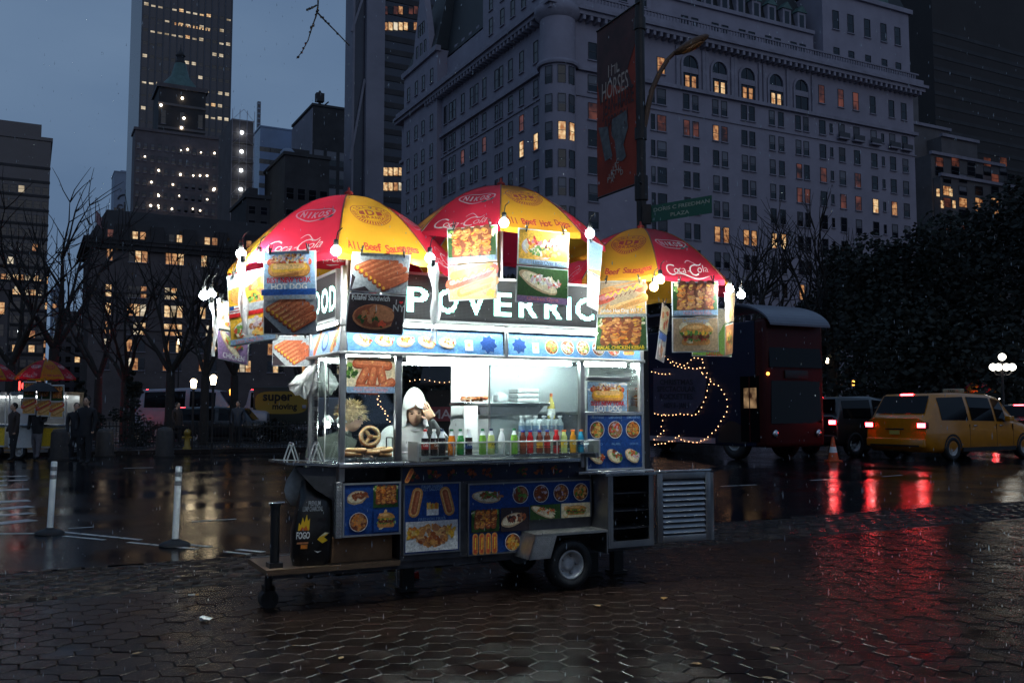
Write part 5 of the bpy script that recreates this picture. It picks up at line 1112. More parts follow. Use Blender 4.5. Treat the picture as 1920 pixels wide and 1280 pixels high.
# ---------------------------------------------------------------- umbrellas
RED = mat('umbrella_red_vinyl', (.74, .028, .065), .42, var=.2, vs=3.0, bump=.5, bs=4, transl=.72, coat=.25)
YLW = mat('umbrella_yellow_vinyl', (.88, .42, .03), .42, var=.2, vs=3.0, bump=.5, bs=4, transl=.72, coat=.25)
INKU = {k: mat('umbrella_print_' + k, c, .5, var=.15, vs=12) for k, c in dict(white=(.62, .5, .5), red=(.5, .035, .02), green=(.03, .12, .09), seam=(.16, .05, .02)).items()}
def umbrella(label, cx_, cy_, zr, za, phi0, R_, first, slogans, prints):
    t = thing('umbrella', label, 'umbrella', K.M @ T((cx_, cy_, 0)), 'red and yellow umbrellas over the food cart')
    H_ = za - zr
    ang = [phi0 + k * math.pi / 4 for k in range(8)]
    def rib(k, q): a = ang[k % 8]; return Vector((R_ * q * math.cos(a), R_ * q * math.sin(a), za - H_ * (.16 * q + .84 * q ** 2.1)))
    def pt(k, s, q):
        a, c = rib(k, q), rib(k + 1, q); p_ = a.lerp(c, s); sag = 4 * s * (1 - s)
        return p_ * (1 - .0 * sag) + Vector((0, 0, -.02 * sag * q + .004 * math.sin(9 * s + k) * q + .012 * sag * math.sin(7 * q + 2 * k) * q + .006 * math.sin(17 * s + 3 * k + 5 * q) * q * q))
    for k in range(8):
        m = (RED, YLW)[(k + first) % 2]; b = MB(); ns, nt = 8, 10; vs_ = [pt(k, i / ns, max(.001, j / nt)) for j in range(nt + 1) for i in range(ns + 1)]
        fs = [(j * (ns + 1) + i, (j + 1) * (ns + 1) + i, (j + 1) * (ns + 1) + i + 1, j * (ns + 1) + i + 1) for j in range(nt) for i in range(ns)]
        b.add(vs_, fs, m, True)
        mid = (ang[k] + math.pi / 8); b.add([rib(k, j / nt) + rib(k, j / nt).normalized() * 0 + Vector((0, 0, .004)) + Vector((-math.sin(ang[k]), math.cos(ang[k]), 0)) * d for j in range(nt + 1) for d in (-.006, .006)], [(2 * j, 2 * j + 1, 2 * j + 3, 2 * j + 2) for j in range(nt)], INKU['seam'])
        # the hem that hangs from the rim
        hem = MB(); hv = []
        for i in range(ns + 1):
            p_ = pt(k, i / ns, 1.0); hv += [p_ + Vector((0, 0, .003)), p_ + Vector((.004 * math.cos(mid), .004 * math.sin(mid), -.045 - .008 * math.sin(11 * i + k)))]
        hem.add(hv, [(2 * i, 2 * i + 1, 2 * i + 3, 2 * i + 2) for i in range(ns)], m, True)
        o = b.build('canopy_panel', t); hem.build('hem', o)
        # print
        W2 = 2 * R_ * math.sin(math.pi / 8)
        n = Vector((math.cos(mid), math.sin(mid), .55)).normalized()
        SL = R_ * 1.15
        def fn(u, v):                               # u,v in metres: u across from the panel centre, v up the panel from the rim
            q = 1 - v / SL; return pt(k, max(0, min(1, .5 + u / (W2 * max(q, .12)))), max(.02, q))
        b = MB(); p = Print(b, fn, n, .0003, .006)
        ks = prints.get(k, '')
        if (k + first) % 2 == 0:                    # red: oval word and script
            N_ = 30
            for rr in (1.0,):
                for i in range(N_):
                    a0, a1 = 2 * math.pi * i / N_, 2 * math.pi * (i + 1) / N_
                    p.pts([(.17 * math.cos(a0), .43 + .085 * math.sin(a0)), (.17 * math.cos(a1), .43 + .085 * math.sin(a1)), (.157 * math.cos(a1), .43 + .074 * math.sin(a1)), (.157 * math.cos(a0), .43 + .074 * math.sin(a0))], INKU['white']); p.k -= p.eps
            for dx in range(5): p.text('NIKOS'[dx], -.1 + .05 * dx, .43, .105, INKU['white'], .012 if dx == 1 else .042, .03, .0)
            for i, c in enumerate('FRANKS'): pass
            p.pts([(.12, .36), (.16, .365), (.175, .395), (.15, .4), (.135, .38)], INKU['green']); p.pts([(.06, .345), (.1, .34), (.12, .36), (.09, .375)], INKU['green'])
            b.build('oval_logo', o); b = MB(); p = Print(b, fn, n, .0003, .006); w = 'Coca-Cola'; xs = [-.2, -.14, -.095, -.05, -.0, .06, .125, .165, .2]
            for c, x in zip(w, xs): p.text(c, x, .085 + .012 * math.sin(5 * x), .16 if c == 'C' else .105, INKU['white'], None, -.012, .35)
            q = [(-.22 + .44 * i / 12, .025 + .016 * math.sin(i * .55) - .004 * i / 12) for i in range(13)]
            for i in range(12): p.pts([q[i], (q[i][0], q[i][1] - .012 * math.sin(math.pi * i / 12)), (q[i + 1][0], q[i + 1][1] - .012 * math.sin(math.pi * (i + 1) / 12)), q[i + 1]], INKU['white']); p.k -= p.eps
            q = [(.0 + .17 * i / 10, .16 + .03 * math.sin(i * .6)) for i in range(11)]
            for i in range(10): p.pts([q[i], (q[i][0], q[i][1] - .008), (q[i + 1][0], q[i + 1][1] - .008), q[i + 1]], INKU['white']); p.k -= p.eps
        else:                                       # yellow: round seal and slogan
            cx2, cv = 0, .44
            for i in range(40):
                a0, a1 = 2 * math.pi * i / 40, 2 * math.pi * (i + 1) / 40
                P_ = lambda r, a: (cx2 + r * math.cos(a), cv + r * .92 * math.sin(a))
                p.pts([P_(.165, a0), P_(.165, a1), P_(.158, a1), P_(.158, a0)], INKU['red']); p.k -= p.eps
                if not (.25 < (a0 % 6.28) < 2.9): p.pts([P_(.152, a0), P_(.152, a0 + .085), P_(.118, a0 + .085), P_(.118, a0)], INKU['red']); p.k -= p.eps
                p.pts([P_(.112, a0), P_(.112, a1), P_(.107, a1), P_(.107, a0)], INKU['red']); p.k -= p.eps
            for i, c in enumerate('GOLDEN'):
                a = rad(150 - 24 * i); p.text(c, .132 * math.cos(a), cv + .122 * math.sin(a), .045, INKU['red'], None, .02)
            p.text('D', 0, cv + .025, .12, INKU['red'], .07, .03)
            for sg in (-1, 1): p.pts([(sg * .05, cv + .05), (sg * .092, cv + .035), (sg * .095, cv - .015), (sg * .05, cv - .02)], INKU['red'])
            for i, c in enumerate('BRAND'): p.text(c, -.072 + .036 * i, cv - .052, .055, INKU['red'], .03, .03)
            b.build('round_seal', o); b = MB(); p = Print(b, fn, n, .0003, .006)
            sgn = slogans[k % len(slogans)]
            xs0 = .062 if False else 0
            for i, c in enumerate(sgn):
                if c != ' ': p.text(c, (i - (len(sgn) - 1) / 2) * (.56 / len(sgn)), .075, .085, INKU['red'], min(.036, .03 if c in 'il' else .036) if c not in 'il' else .009, .025)
        b.build('lettering', o)
    b = MB().tube((0, 0, 1.98), (0, 0, za + .02), .02, ALU, 10); b.lathe([(.03, za - .0), (.04, za + .02), (.012, za + .04), (.008, za + .07)], INKU['red'], 10)
    b.build('pole', t)
    for k in range(8):
        b = MB()
        b.path([rib(k, q) - Vector((0, 0, .012)) for q in (.02, .25, .5, .75, .9, .995)], .006, ALU, 5); b.tube((0, 0, zr + H_ * .35), rib(k, .55) - Vector((0, 0, .015)), .005, ALU, 5)
        b.build('rib', t)
    return t
umbrella('large left umbrella with sausage slogan over the lit pretzel case', .17, .44, 2.64, 3.285, rad(275.7 - 27.5 - 45), .97, 0, ['All Beef Sausages'], {})
umbrella('highest umbrella, in the middle, with hot dog slogan above the LED sign', 1.55, .35, 2.955, 3.5, rad(270.4 - 27.5 - 45), .93, 0, ['All Beef Hot Dogs'], {})
umbrella('lower right umbrella over the end of the cart before the street sign pole', 3.18, .51, 2.69, 3.29, rad(272 - 27.5 - 45), .93, 1, ['All Beef Sausages'], {})
# ---------------------------------------------------------------- hanging food posters
CLIP = mat('black_clip', (.015, .015, .015), .35)
SHEET = mat('poster_sheet', (.72, .73, .75), .35, transl=.25)
def poster(name, label, quad, Ya, Yb, pics, clips=2, group='food posters clipped round the umbrellas', seam=None):
    A, B = at(*quad[0], Ya), at(*quad[1], Yb)
    n = Vector(((B - A).y, -(B - A).x, 0)).normalized()
    if n.dot(EYE - A) < 0: n = -n
    C, D = onplane(*quad[2], A, n), onplane(*quad[3], A, n)
    t = thing(name, label, 'poster', T(A), group)
    A, B, C, D = [q - A for q in (A, B, C, D)]
    def fn(u, v): return (A.lerp(B, u)).lerp(D.lerp(C, u), 1 - v) + n * (.003 * math.sin(3.0 * u + 1.3) * math.sin(3 * v + .5))
    wid = (B - A).length; hei = ((D - A).length + (C - B).length) / 2; h = hei / wid; m_ = len(pics)
    for i, f_ in enumerate(pics):
        v1, v0 = 1 - i / m_, 1 - (i + 1) / m_; b = MB(); g = .006
        nn = 5
        vs_ = [fn(u / nn, v0 + g + (v1 - v0 - 2 * g) * v / nn) for v in range(nn + 1) for u in range(nn + 1)]
        b.add(vs_, [(j * (nn + 1) + k, j * (nn + 1) + k + 1, (j + 1) * (nn + 1) + k + 1, (j + 1) * (nn + 1) + k) for j in range(nn) for k in range(nn)], SHEET, True)
        b.add([q - n * .003 for q in vs_], [(j * (nn + 1) + k, (j + 1) * (nn + 1) + k, (j + 1) * (nn + 1) + k + 1, j * (nn + 1) + k + 1) for j in range(nn) for k in range(nn)], SHEET, True)
        mg = .02; hh = h * (v1 - v0 - 2 * g)
        p = Print(b, lambda u, v: fn(u, v0 + g + v / h), n, .00006, .004)
        f_(p, (mg, mg, 1 - mg, hh - mg))
        b.build('picture_sheet', t)
    for i in range(m_ - 1):
        if seam:
            v = 1 - (i + 1) / m_; b = MB(); hs = seam[1]; b.add([fn(u, w) + n * .022 for u, w in ((-.01, v - hs), (.5, v - hs), (1.01, v - hs), (1.01, v + hs), (.5, v + hs), (-.01, v + hs))], [(0, 1, 4, 5), (1, 2, 3, 4)], INK[seam[0]]); b.build('tape', t)
    for i in range(clips):
        u = .14 + .74 * i / max(1, clips - 1); c = fn(u, 1.0) + n * .012; up = Vector((0, 0, 1)); x = up.cross(n)
        b = MB()
        for sg in (-1, 1): b.beam(c - up * .03 + n * .004 * sg, c + up * .045 + n * .018 * sg + x * .012 * (1 - 2 * i), .014, .006, CLIP)
        b.tube(c - x * .008 + up * .01, c + x * .008 + up * .01, .008, STEEL, 8)
        b.build('clip', t)
    return t
poster('food_poster', 'hot dog poster reading BEST NEW YORK HOT DOG joined by blue tape above sausages', [(494, 471), (592.5, 468), (594, 626), (494, 628)], 6.74, 6.63, [pic_best, pic_links], seam=('tape', .035))
poster('food_poster', 'poster of sausages above a dark falafel sandwich picture', [(661, 471), (770, 477), (755, 630), (646, 624)], 6.64, 6.83, [pic_links, pic_falafel])
poster('food_poster', 'yellow poster with carrots, a flag and a rice plate, left of the hot dog poster', [(425, 517), (522, 495), (520, 637), (433, 651)], 6.95, 6.84, [pic_platter])
poster('food_poster', 'purple framed poster at the far left edge of the left umbrella', [(407, 560), (470, 572), (464, 686), (409, 673)], 7.4, 7.15, [lambda p, b: (p.rect(*b, 'cream'), p.blobs(.5, b[3] * .45, .3, b[3] * .25, ['tomato', 'orange', 'bun', 'cream'], 16, .1)), lambda p, b: (p.rect(*b, 'purple'), pic_pita(p, (b[0] + .04, b[1] + .1, b[2] - .04, b[3]), None, ('orange', 'tomato', 'leaf')), p.text('CHICKEN', .55, b[1] + .08, .14, 'white', .7, .01))], 1)
poster('food_poster', 'small sausage poster behind, beside the white plastic bag', [(512, 628), (583, 628), (583, 687), (510, 687)], 8.3, 8.15, [lambda p, b: pic_links(p, b, 'Cheese Hot Dog')])
poster('food_poster', 'poster of chicken kebab above a mustard hot dog on the middle umbrella', [(838, 428), (932, 420), (932.5, 561), (842, 566)], 7.3, 7.12, [pic_kebab, lambda p, b: pic_jumbo(p, b, None)])
poster('food_poster', 'poster of a yellow rice plate above a gyro on the middle umbrella', [(972, 426), (1067.5, 436), (1065, 574), (966, 567)], 7.12, 7.34, [pic_plate, lambda p, b: (p.rect(*b, 'darkgreen'), pic_pita(p, (b[0], b[1] + .1, b[2], b[3]), None, ('tomato', 'white', 'leaf', 'onion', 'cream', 'pink'), -.4), p.rect(b[0], b[1], b[2], b[1] + .1, 'purple'), p.text('Chicken Gyro', .5, b[1] + .05, .09, 'pink', .6))])
poster('food_poster', 'poster seen edge on between the middle and right umbrellas', [(1102, 446), (1130, 460), (1121, 584), (1100, 574)], 7.45, 7.95, [lambda p, b: (p.rect(*b, 'sky'), p.cap(.3, b[3] * .4, .3, b[3] * .8, .11, 'bun'), p.cap(.65, b[3] * .4, .65, b[3] * .8, .11, 'bun'), p.cap(.3, b[3] * .42, .3, b[3] * .78, .05, 'sausage'), p.cap(.65, b[3] * .42, .65, b[3] * .78, .05, 'sausage'), p.rect(b[0], b[1], b[2], b[3] * .2, 'orange')), lambda p, b: (p.rect(*b, 'plate'), p.blobs(.5, (b[1] + b[3]) / 2, .36, (b[3] - b[1]) * .36, ['tomato', 'cream', 'onion', 'meatlight'], 40, .08))], 1)
poster('food_poster', 'poster of a jumbo hot dog above HALAL CHICKEN KEBAB on the right umbrella', [(1124.5, 526.5), (1210, 524), (1215, 658), (1115, 659)], 8.22, 8.06, [pic_jumbo, lambda p, b: pic_kebab(p, b, hot=True)], seam=('grey', .02))
poster('food_poster', 'poster of chicken kebab above a cheeseburger, rightmost on the right umbrella', [(1259, 527.7), (1346, 526.5), (1348, 660), (1260, 662)], 8.06, 8.28, [pic_kebab, lambda p, b: pic_burger(p, b, 'tan', 'Cheeseburger')])
poster('food_poster', 'narrow slanting poster behind, between the two right umbrella posters', [(1242, 566), (1256, 579), (1245, 681), (1229, 673)], 9.1, 9.5, [lambda p, b: (p.rect(*b, 'cream'), p.blobs(.5, (b[1] + b[3]) / 2, .36, (b[3] - b[1]) * .36, ['orange', 'bun', 'tomato'], 24, .12)), lambda p, b: (p.rect(*b, 'grey'), p.rect(b[0], b[3] - .2, b[2], b[3], 'tape'), p.blobs(.5, (b[1] + b[3]) * .42, .36, (b[3] - b[1]) * .3, ['bun', 'sausage', 'white'], 24, .1))], 1)
poster('food_poster', 'poster seen edge on at the right rim of the right umbrella', [(1359, 548), (1378, 545), (1373, 664), (1359, 669)], 8.36, 8.85, [lambda p, b: (p.rect(*b, 'tan'), p.blobs(.5, (b[1] + b[3]) / 2, .36, (b[3] - b[1]) * .36, ['bun', 'bunlight', 'orange'], 20, .12)), lambda p, b: pic_burger(p, b, 'meatlight')], 1)
poster('food_poster', 'green bordered sheet mostly hidden behind the cheeseburger poster', [(1300, 575), (1374, 578), (1372, 669), (1297, 668)], 9.5, 9.7, [lambda p, b: (p.rect(*b, 'leaf'), p.text('CHILI DOG', .6, .06, .12, 'red', .5, .02), p.rect(.04, .16, .96, b[3], 'cream'))], 1)
b = MB(); A, B = at(586, 470, 7.95), at(652, 474, 8.05); dn = Vector((0, 0, -.155)); n = Vector((0, -1, 0))
t = thing('cola_banner', 'red banner with white cola script hanging under the left umbrella', 'banner', T(A)); B = B - A
vs_ = [B * (i / 6) + dn * j + n * (.01 * math.sin(i * 1.5)) for j in (0, 1) for i in range(7)]
b.add(vs_, [(i, i + 7, i + 8, i + 1) for i in range(6)], RED); p = Print(b, lambda u, v: B * u + dn * (1 - v) + n * (.01 * math.sin(u * 9)), n, .0003, .003); p.text('Coca-Cola', .5, .6, .42, INKU['white'], .9, .01, .3)
p.pts([(.05, .3), (.5, .22), (.95, .34), (.5, .27)], INKU['white'])
b.build('cloth', t)
for u in (.05, .95): MB().tube(B * u + Vector((0, 0, -.02)), B * u + Vector((0, 0, .12)), .004, CLIP, 5).build('tie', t)
# ---------------------------------------------------------------- bulbs
BULB = mat('light_bulb_glow', (1, 1, 1), .4, emit=600, ecol=(.90, 1, .97))
bulb_me = MB().ball((0, 0, -.008), .035, BULB, 14, 9).mesh('bulb'); sock_me = MB().lathe([(.013, .026), (.018, .03), (.018, .07), (.012, .075)], CLIP, 10).mesh('socket')
cord_me = MB().path([(0, 0, .07), (.01, .01, .13), (.04, .02, .16)], .004, CLIP, 5).mesh('cord')
for px, py, Y, lab in ((382, 552, 7.4, 'bare bulb farthest left, beyond the left umbrella'), (396, 550, 7.36, 'bare bulb just right of the farthest left bulb'), (452, 474, 6.76, 'bare bulb at the left corner of the left umbrella'), (486, 481, 6.95, 'dimly framed bulb behind the hot dog poster corner'),
        (630, 468, 6.55, 'bare bulb at the front corner of the left umbrella'), (806, 482, 6.88, 'bare bulb between the left and middle umbrellas'), (945, 416, 7.1, 'bare bulb at the front corner of the middle umbrella'), (1106, 436, 7.22, 'bare bulb at the right corner of the middle umbrella'),
        (1238, 522, 8.0, 'upper bare bulb at the front corner of the right umbrella'), (1226, 536, 8.03, 'lower bare bulb by the front corner of the right umbrella'), (1368, 540, 8.3, 'bare bulb at the right corner of the right umbrella'), (1390, 551, 8.36, 'bare bulb farthest right, outside the right umbrella')):
    t = thing('light_bulb', lab, 'light bulb', T(at(px, py, Y)), 'bare bulbs round the umbrellas'); put('bulb', bulb_me, t); put('socket', sock_me, t); put('cord', cord_me, t)
# ---------------------------------------------------------------- plastic
PLAS = mat('milky_plastic', (.75, .76, .78), .25, transl=.55, coat=.5, bump=.5, bs=14, alpha=.62)
def strip(label, pts, wid, Y):
    t = thing('plastic_strip', label, 'plastic wrap', T(at(*pts[0], Y)), 'twisted clear plastic hanging from the umbrellas'); A = at(*pts[0], Y); b = MB(); vs_ = []
    nS = 14; seg = len(pts) - 1
    for i in range(nS + 1):
        q = i / nS * seg; k = min(int(q), seg - 1); a = (pts[k][0] + (pts[k + 1][0] - pts[k][0]) * (q - k), pts[k][1] + (pts[k + 1][1] - pts[k][1]) * (q - k)); c = at(*a, Y) - A
        for j in range(7):
            w = wid * (.75 + .25 * math.sin(i * .9)); u = j / 6 - .5; vs_.append(c + Vector((w * u, .03 * math.sin(7 * u + i * .5) + .012 * rnd.uniform(-1, 1), 0)))
    b.add(vs_, [(i * 7 + j, i * 7 + j + 1, (i + 1) * 7 + j + 1, (i + 1) * 7 + j) for i in range(nS) for j in range(6)], PLAS, True); b.build('sheet', t)
    MB().tube((0, 0, .02), (0, 0, -.03), .02, CLIP, 6).build('tie', t)
strip('plastic strip hanging below the bulb at the left umbrella corner', [(455, 484), (454, 555), (461, 628)], .075, 6.66)
strip('plastic strip hanging between the left and middle umbrellas', [(812, 492), (818, 560), (813, 640)], .085, 6.78)
strip('thin plastic strip at the outer left rim of the left umbrella', [(396, 560), (403, 600), (400, 668)], .04, 7.3)
BAG = mat('white_plastic_bag', (.82, .82, .82), .45, transl=.45, bump=.4, bs=18)
C0 = at(603, 678, 7.9)
t = thing('plastic_bag', 'white plastic bags tied to the left corner of the cart', 'plastic bag', T(C0))
for lab_, out in (('bag', [(603, 676), (574, 690), (538, 722), (548, 736), (572, 747), (580, 735), (590, 705)]), ('bag', [(603, 676), (588, 700), (584, 738), (604, 745), (620, 738), (634, 720), (622, 700)])):
    c = [at(x, y, 7.88 + .02 * rnd.random()) - C0 for x, y in out]; b = MB(); cen = sum(c, Vector()) / len(c)
    ring = []
    n_ = 28
    for i in range(n_):
        q = i / n_ * len(c); k = int(q); ring.append(c[k].lerp(c[(k + 1) % len(c)], q - k))
    vs_ = [cen + Vector((0, -.07, 0))]
    for r in (.33, .66, 1.0):
        for i, v in enumerate(ring): vs_.append(cen.lerp(v, r) + Vector((0, -.07 * (1 - r * r) + .022 * math.sin(i * 1.7 + r * 5) * (1.2 - r), .012 * math.sin(i * 2.3))))
    f1 = [(0, 1 + i, 1 + (i + 1) % n_) for i in range(n_)] + [(1 + r * n_ + i, 1 + (r + 1) * n_ + i, 1 + (r + 1) * n_ + (i + 1) % n_, 1 + r * n_ + (i + 1) % n_) for r in range(2) for i in range(n_)]
    b.add(vs_, f1, BAG, True); b.add([Vector((v.x, .05 - v.y * .6, v.z)) for v in vs_], [f[::-1] for f in f1], BAG, True); b.build('bag', t)
MB().torus((0, 0, 0), .02, .008, BAG, n=10, k=5).build('knot', t)
# hitch end: charcoal sack, cardboard box, white sack
t = thing('charcoal_sack', 'black charcoal sack with yellow flame logo on the front platform', 'charcoal bag', KL(-.2, .12, .326) @ Rz(rad(-6)))
b = MB(); SACK = mat('black_sack', (.014, .013, .013), .3, bump=.6, bs=9, coat=.3)
prof = [(0, .13, .085), (.06, .15, .1), (.25, .155, .11), (.42, .14, .1), (.52, .12, .06), (.58, .115, .015), (.64, .11, .012)]
vs_ = []
for z, a, c in prof:
    for i in range(16):
        an = 2 * math.pi * i / 16; co_, si_ = math.cos(an), math.sin(an); vs_.append((math.copysign(abs(co_) ** .5, co_) * a + .06 * z + rnd.uniform(-.006, .006), math.copysign(abs(si_) ** .6, si_) * c + rnd.uniform(-.006, .006), z))
b.add(vs_, [(k * 16 + i, k * 16 + (i + 1) % 16, (k + 1) * 16 + (i + 1) % 16, (k + 1) * 16 + i) for k in range(len(prof) - 1) for i in range(16)], SACK, True); b.add(vs_[:16], [tuple(range(16))[::-1]], SACK)
b.build('sack', t)
b = MB(); p = Print(b, lambda u, v: Vector((u + .06 * v, -.118, v)), (0, -1, 0), .0004, .002)
FLY = mat('flame_yellow', (.85, .5, .02), .4); FLO = mat('flame_orange', (.7, .13, .02), .4)
p.pts([(-.13, .27), (-.125, .33), (-.11, .31), (-.1, .37), (-.085, .33), (-.07, .39), (-.06, .34), (-.045, .36), (-.045, .27)], FLY); p.pts([(-.115, .27), (-.1, .3), (-.085, .285), (-.07, .31), (-.055, .27)], FLO)
b.build('flame_mark', t); b = MB(); p = Print(b, lambda u, v: Vector((u + .06 * v, -.118, v)), (0, -1, 0), .0004, .003); p.rect(-.14, .2, -.035, .265, 'dark'); p.text('FOGO', -.088, .235, .07, INK['white'], .1, .03); p.rect(-.13, .17, -.045, .185, INK['meatlight']); p.rect(-.1, .135, -.05, .165, INK['orange'])
p.text('PREMIUM', -.02, .47, .05, INK['grey'], .09, .02); p.text('LUMP CHARCOAL', -.03, .43, .05, INK['grey'], .15, .02)
b.build('lettering', t); b = MB(); p = Print(b, lambda u, v: Vector((u + .06 * v, -.118, v)), (0, -1, 0), .0004, .003); p.pts([(.02, .2), (.06, .24), (.1, .235), (.07, .215), (.1, .19), (.06, .17)], FLY); p.pts([(.03, .215), (.075, .25), (.11, .245), (.06, .225)], INK['cream']); p.pts([(.0, .12), (.03, .1), (.06, .115), (.03, .11)], INK['plate'])
b.build('bird_mark', t)
t = thing('cardboard_box', 'brown cardboard box under the left end of the cart', 'box', KL(.17, .3, .326)); CARD = mat('cardboard', (.24, .13, .065), .7, var=.25, vs=7); MB().bbox((-.22, -.22, 0), (.28, .22, .19), CARD, .004).build('carton', t)
b = MB(); b.slab([(-.22, -.22, .191), (-.22, 0, .205), (.28, 0, .2), (.28, -.22, .191)], (0, 0, .004), CARD); b.build('flap', t)
C0 = at(560, 905, 7.5)
t = thing('white_sack', 'soiled white sack hanging under the side shelf', 'sack', T(C0)); b = MB(); prof = [(.02, .16), (.05, .1), (.1, .02), (.115, -.06), (.1, -.12), (.06, -.17), (.03, -.18)]
b.lathe(prof, mat('soiled_sack', (.5, .48, .44), .6, var=.4, vs=7), 14, Matrix.Diagonal((1, .7, 1, 1))); b.build('cloth', t); MB().tube((0, 0, .15), (0, 0, .24), .005, CLIP, 5).build('tie', t)
C0 = at(636, 880, 7.3)
# ---------------------------------------------------------------- people at the cart
def skinned(verts, edges, radii, sub=2):
    me = bpy.data.meshes.new('figure'); me.from_pydata(verts, edges, []); o = bpy.data.objects.new('figure', me); COL.objects.link(o)
    o.modifiers.new('skin', 'SKIN'); m2 = o.modifiers.new('smooth', 'SUBSURF'); m2.levels = sub; m2.render_levels = sub
    for d, r in zip(me.skin_vertices[0].data, radii): d.radius = (r, r) if not isinstance(r, tuple) else r
    me.skin_vertices[0].data[0].use_root = True
    bpy.context.view_layer.update(); dg = bpy.context.evaluated_depsgraph_get(); r_ = bpy.data.meshes.new_from_object(o.evaluated_get(dg), depsgraph=dg)
    vs_ = [v.co.copy() for v in r_.vertices]; fs = [tuple(p.vertices) for p in r_.polygons]
    bpy.data.objects.remove(o); bpy.data.meshes.remove(me); bpy.data.meshes.remove(r_)
    return vs_, fs
def addskin(b, verts, edges, radii, pick, sub=2):
    vs_, fs = skinned(verts, edges, radii, sub); o = len(b.v); b.v += [tuple(v) for v in vs_]
    for f in fs:
        c = sum((vs_[i] for i in f), Vector()) / len(f); b.f.append([i + o for i in f]); b.m.append(b._mi(pick(c))); b.sm.append(True)
SKIN = mat('skin', (.62, .37, .25), .5, var=.1, vs=12); HAIR = mat('dark_hair', (.02, .014, .01), .6); LIP = mat('lips', (.34, .1, .08), .5); EYEW = mat('eye_shadow', (.09, .045, .03), .5)
def head(b, M, sk=SKIN):                            # faces -y
    bm = bmesh.new(); bmesh.ops.create_uvsphere(bm, u_segments=20, v_segments=14, radius=1)
    for v in bm.verts:
        x, y, z = v.co; q = 1 - .26 * max(0, -z) ** 1.3
        v.co = Vector((x * .074 * q, y * .092 * (1 - .15 * max(0, -z)) - (.012 if z < -.3 and y < 0 else 0), z * .115))
        if abs(z + .05) < .35 and y < -.5 and abs(x) < .3: v.co.y -= .012 * (1 - abs(x) / .3)
        if abs(z - .16) < .14 and y < -.4 and .25 < abs(x) < .62: v.co.y += .01
    bm.verts.index_update(); b.add([v.co.copy() for v in bm.verts], [[v.index for v in f.verts] for f in bm.faces], sk, True, M); bm.free()
    b.add([(-.012, -.088, .03), (.012, -.088, .03), (.019, -.096, -.022), (-.019, -.096, -.022), (0, -.118, -.018), (0, -.1, .03)], [(5, 0, 3, 4), (1, 5, 4, 2), (4, 3, 2)], sk, True, M)
    for sg in (-1, 1):
        b.ball((sg * .03, -.080, .018), .011, EYEW, 8, 5, (1.3, .5, .6), M); b.ball((sg * .031, -.085, .038), .014, HAIR, 8, 4, (1.4, .4, .3), M); b.ball((sg * .076, .005, .0), .022, sk, 8, 6, (.4, .8, 1.3), M)
    b.ball((0, -.086, -.052), .014, LIP, 8, 4, (1.4, .4, .3), M)
def hand(b, M, sk=SKIN, curl=.5, side=1):           # palm in the xz plane, fingers along +z, palm faces -y
    b.bbox((-.038, -.014, 0), (.038, .014, .09), sk, .012, M)
    for k, (x, L_) in enumerate(((-.029, .068), (-.01, .078), (.010, .073), (.029, .058))):
        p0 = Vector((x, 0, .082)); d = Vector((x * .6, -.2 * curl, 1)).normalized()
        for s in range(3):
            l = L_ * (.45, .32, .25)[s]; p1 = p0 + d * l; b.tube(M @ p0, M @ p1, .0095 - .001 * s, sk, 8, .0088 - .001 * s); b.ball(M @ p1, .0086 - .001 * s, sk, 8, 5); p0 = p1; d = (d + Vector((0, -curl, -.2 * curl))).normalized()
    p0 = Vector((side * .036, -.004, .025))
    for d, l in ((Vector((side * .8, -.4, .7)), .04), (Vector((side * .35, -.5, .9)), .03)): p1 = p0 + d.normalized() * l; b.tube(M @ p0, M @ p1, .0115, sk, 8, .01); b.ball(M @ p1, .01, sk, 8, 5); p0 = p1
WHT = mat('white_hoodie', (.8, .82, .82), .8, var=.1, vs=7, bump=.6, bs=9, transl=.3); BLKS = mat('black_sleeve', (.02, .022, .026), .7, var=.3, vs=20); TRO = mat('dark_trousers', (.025, .025, .03), .8); SHOE = mat('black_shoe', (.012, .012, .012), .5)
V_ = KL(.0, .0, 0)
t = thing('person', 'vendor in a white hood and jacket shading his brow with a black sleeved hand', 'person', V_)
b = MB()
hc = Vector((.755, .40, 1.475))
addskin(b, [(.76, .56, .95), (.76, .54, 1.15), (.77, .49, 1.27), (.765, .46, 1.35), (.76, .43, 1.43), (.56, .5, 1.28), (.5, .42, 1.08), (.58, .25, 1.02), (.98, .48, 1.29), (1.07, .38, 1.12), (.885, .3, 1.37), (.86, .295, 1.43), (.67, .58, .6), (.66, .6, .35), (.85, .58, .6), (.86, .6, .35), (.66, .5, .33), (.86, .5, .33)],
        [(0, 1), (1, 2), (2, 3), (3, 4), (2, 5), (5, 6), (6, 7), (2, 8), (8, 9), (9, 10), (10, 11), (0, 12), (12, 13), (0, 14), (14, 15), (13, 16), (15, 17)],
        [.17, .175, .17, .085, .055, .11, .08, .055, .11, .07, .042, .03, .085, .055, .085, .055, .045, .045],
        lambda c: SKIN if (c.z > 1.385 and c.x < .83) else (BLKS if (c.x > .84 and c.z > 1.09 and c.y < .385) else (TRO if c.z < .92 else WHT)))
head(b, T(hc) @ Rz(rad(-14)) @ Rx(rad(17)) @ Ry(rad(-4)))
hand(b, T((.868, .29, 1.425)) @ Ry(rad(-32)) @ Rz(rad(160)) @ Rx(rad(8)), SKIN, .35, 1)
hand(b, T((.585, .24, 1.03)) @ Rx(rad(100)), SKIN, .5, 1)
b.build('body', t)
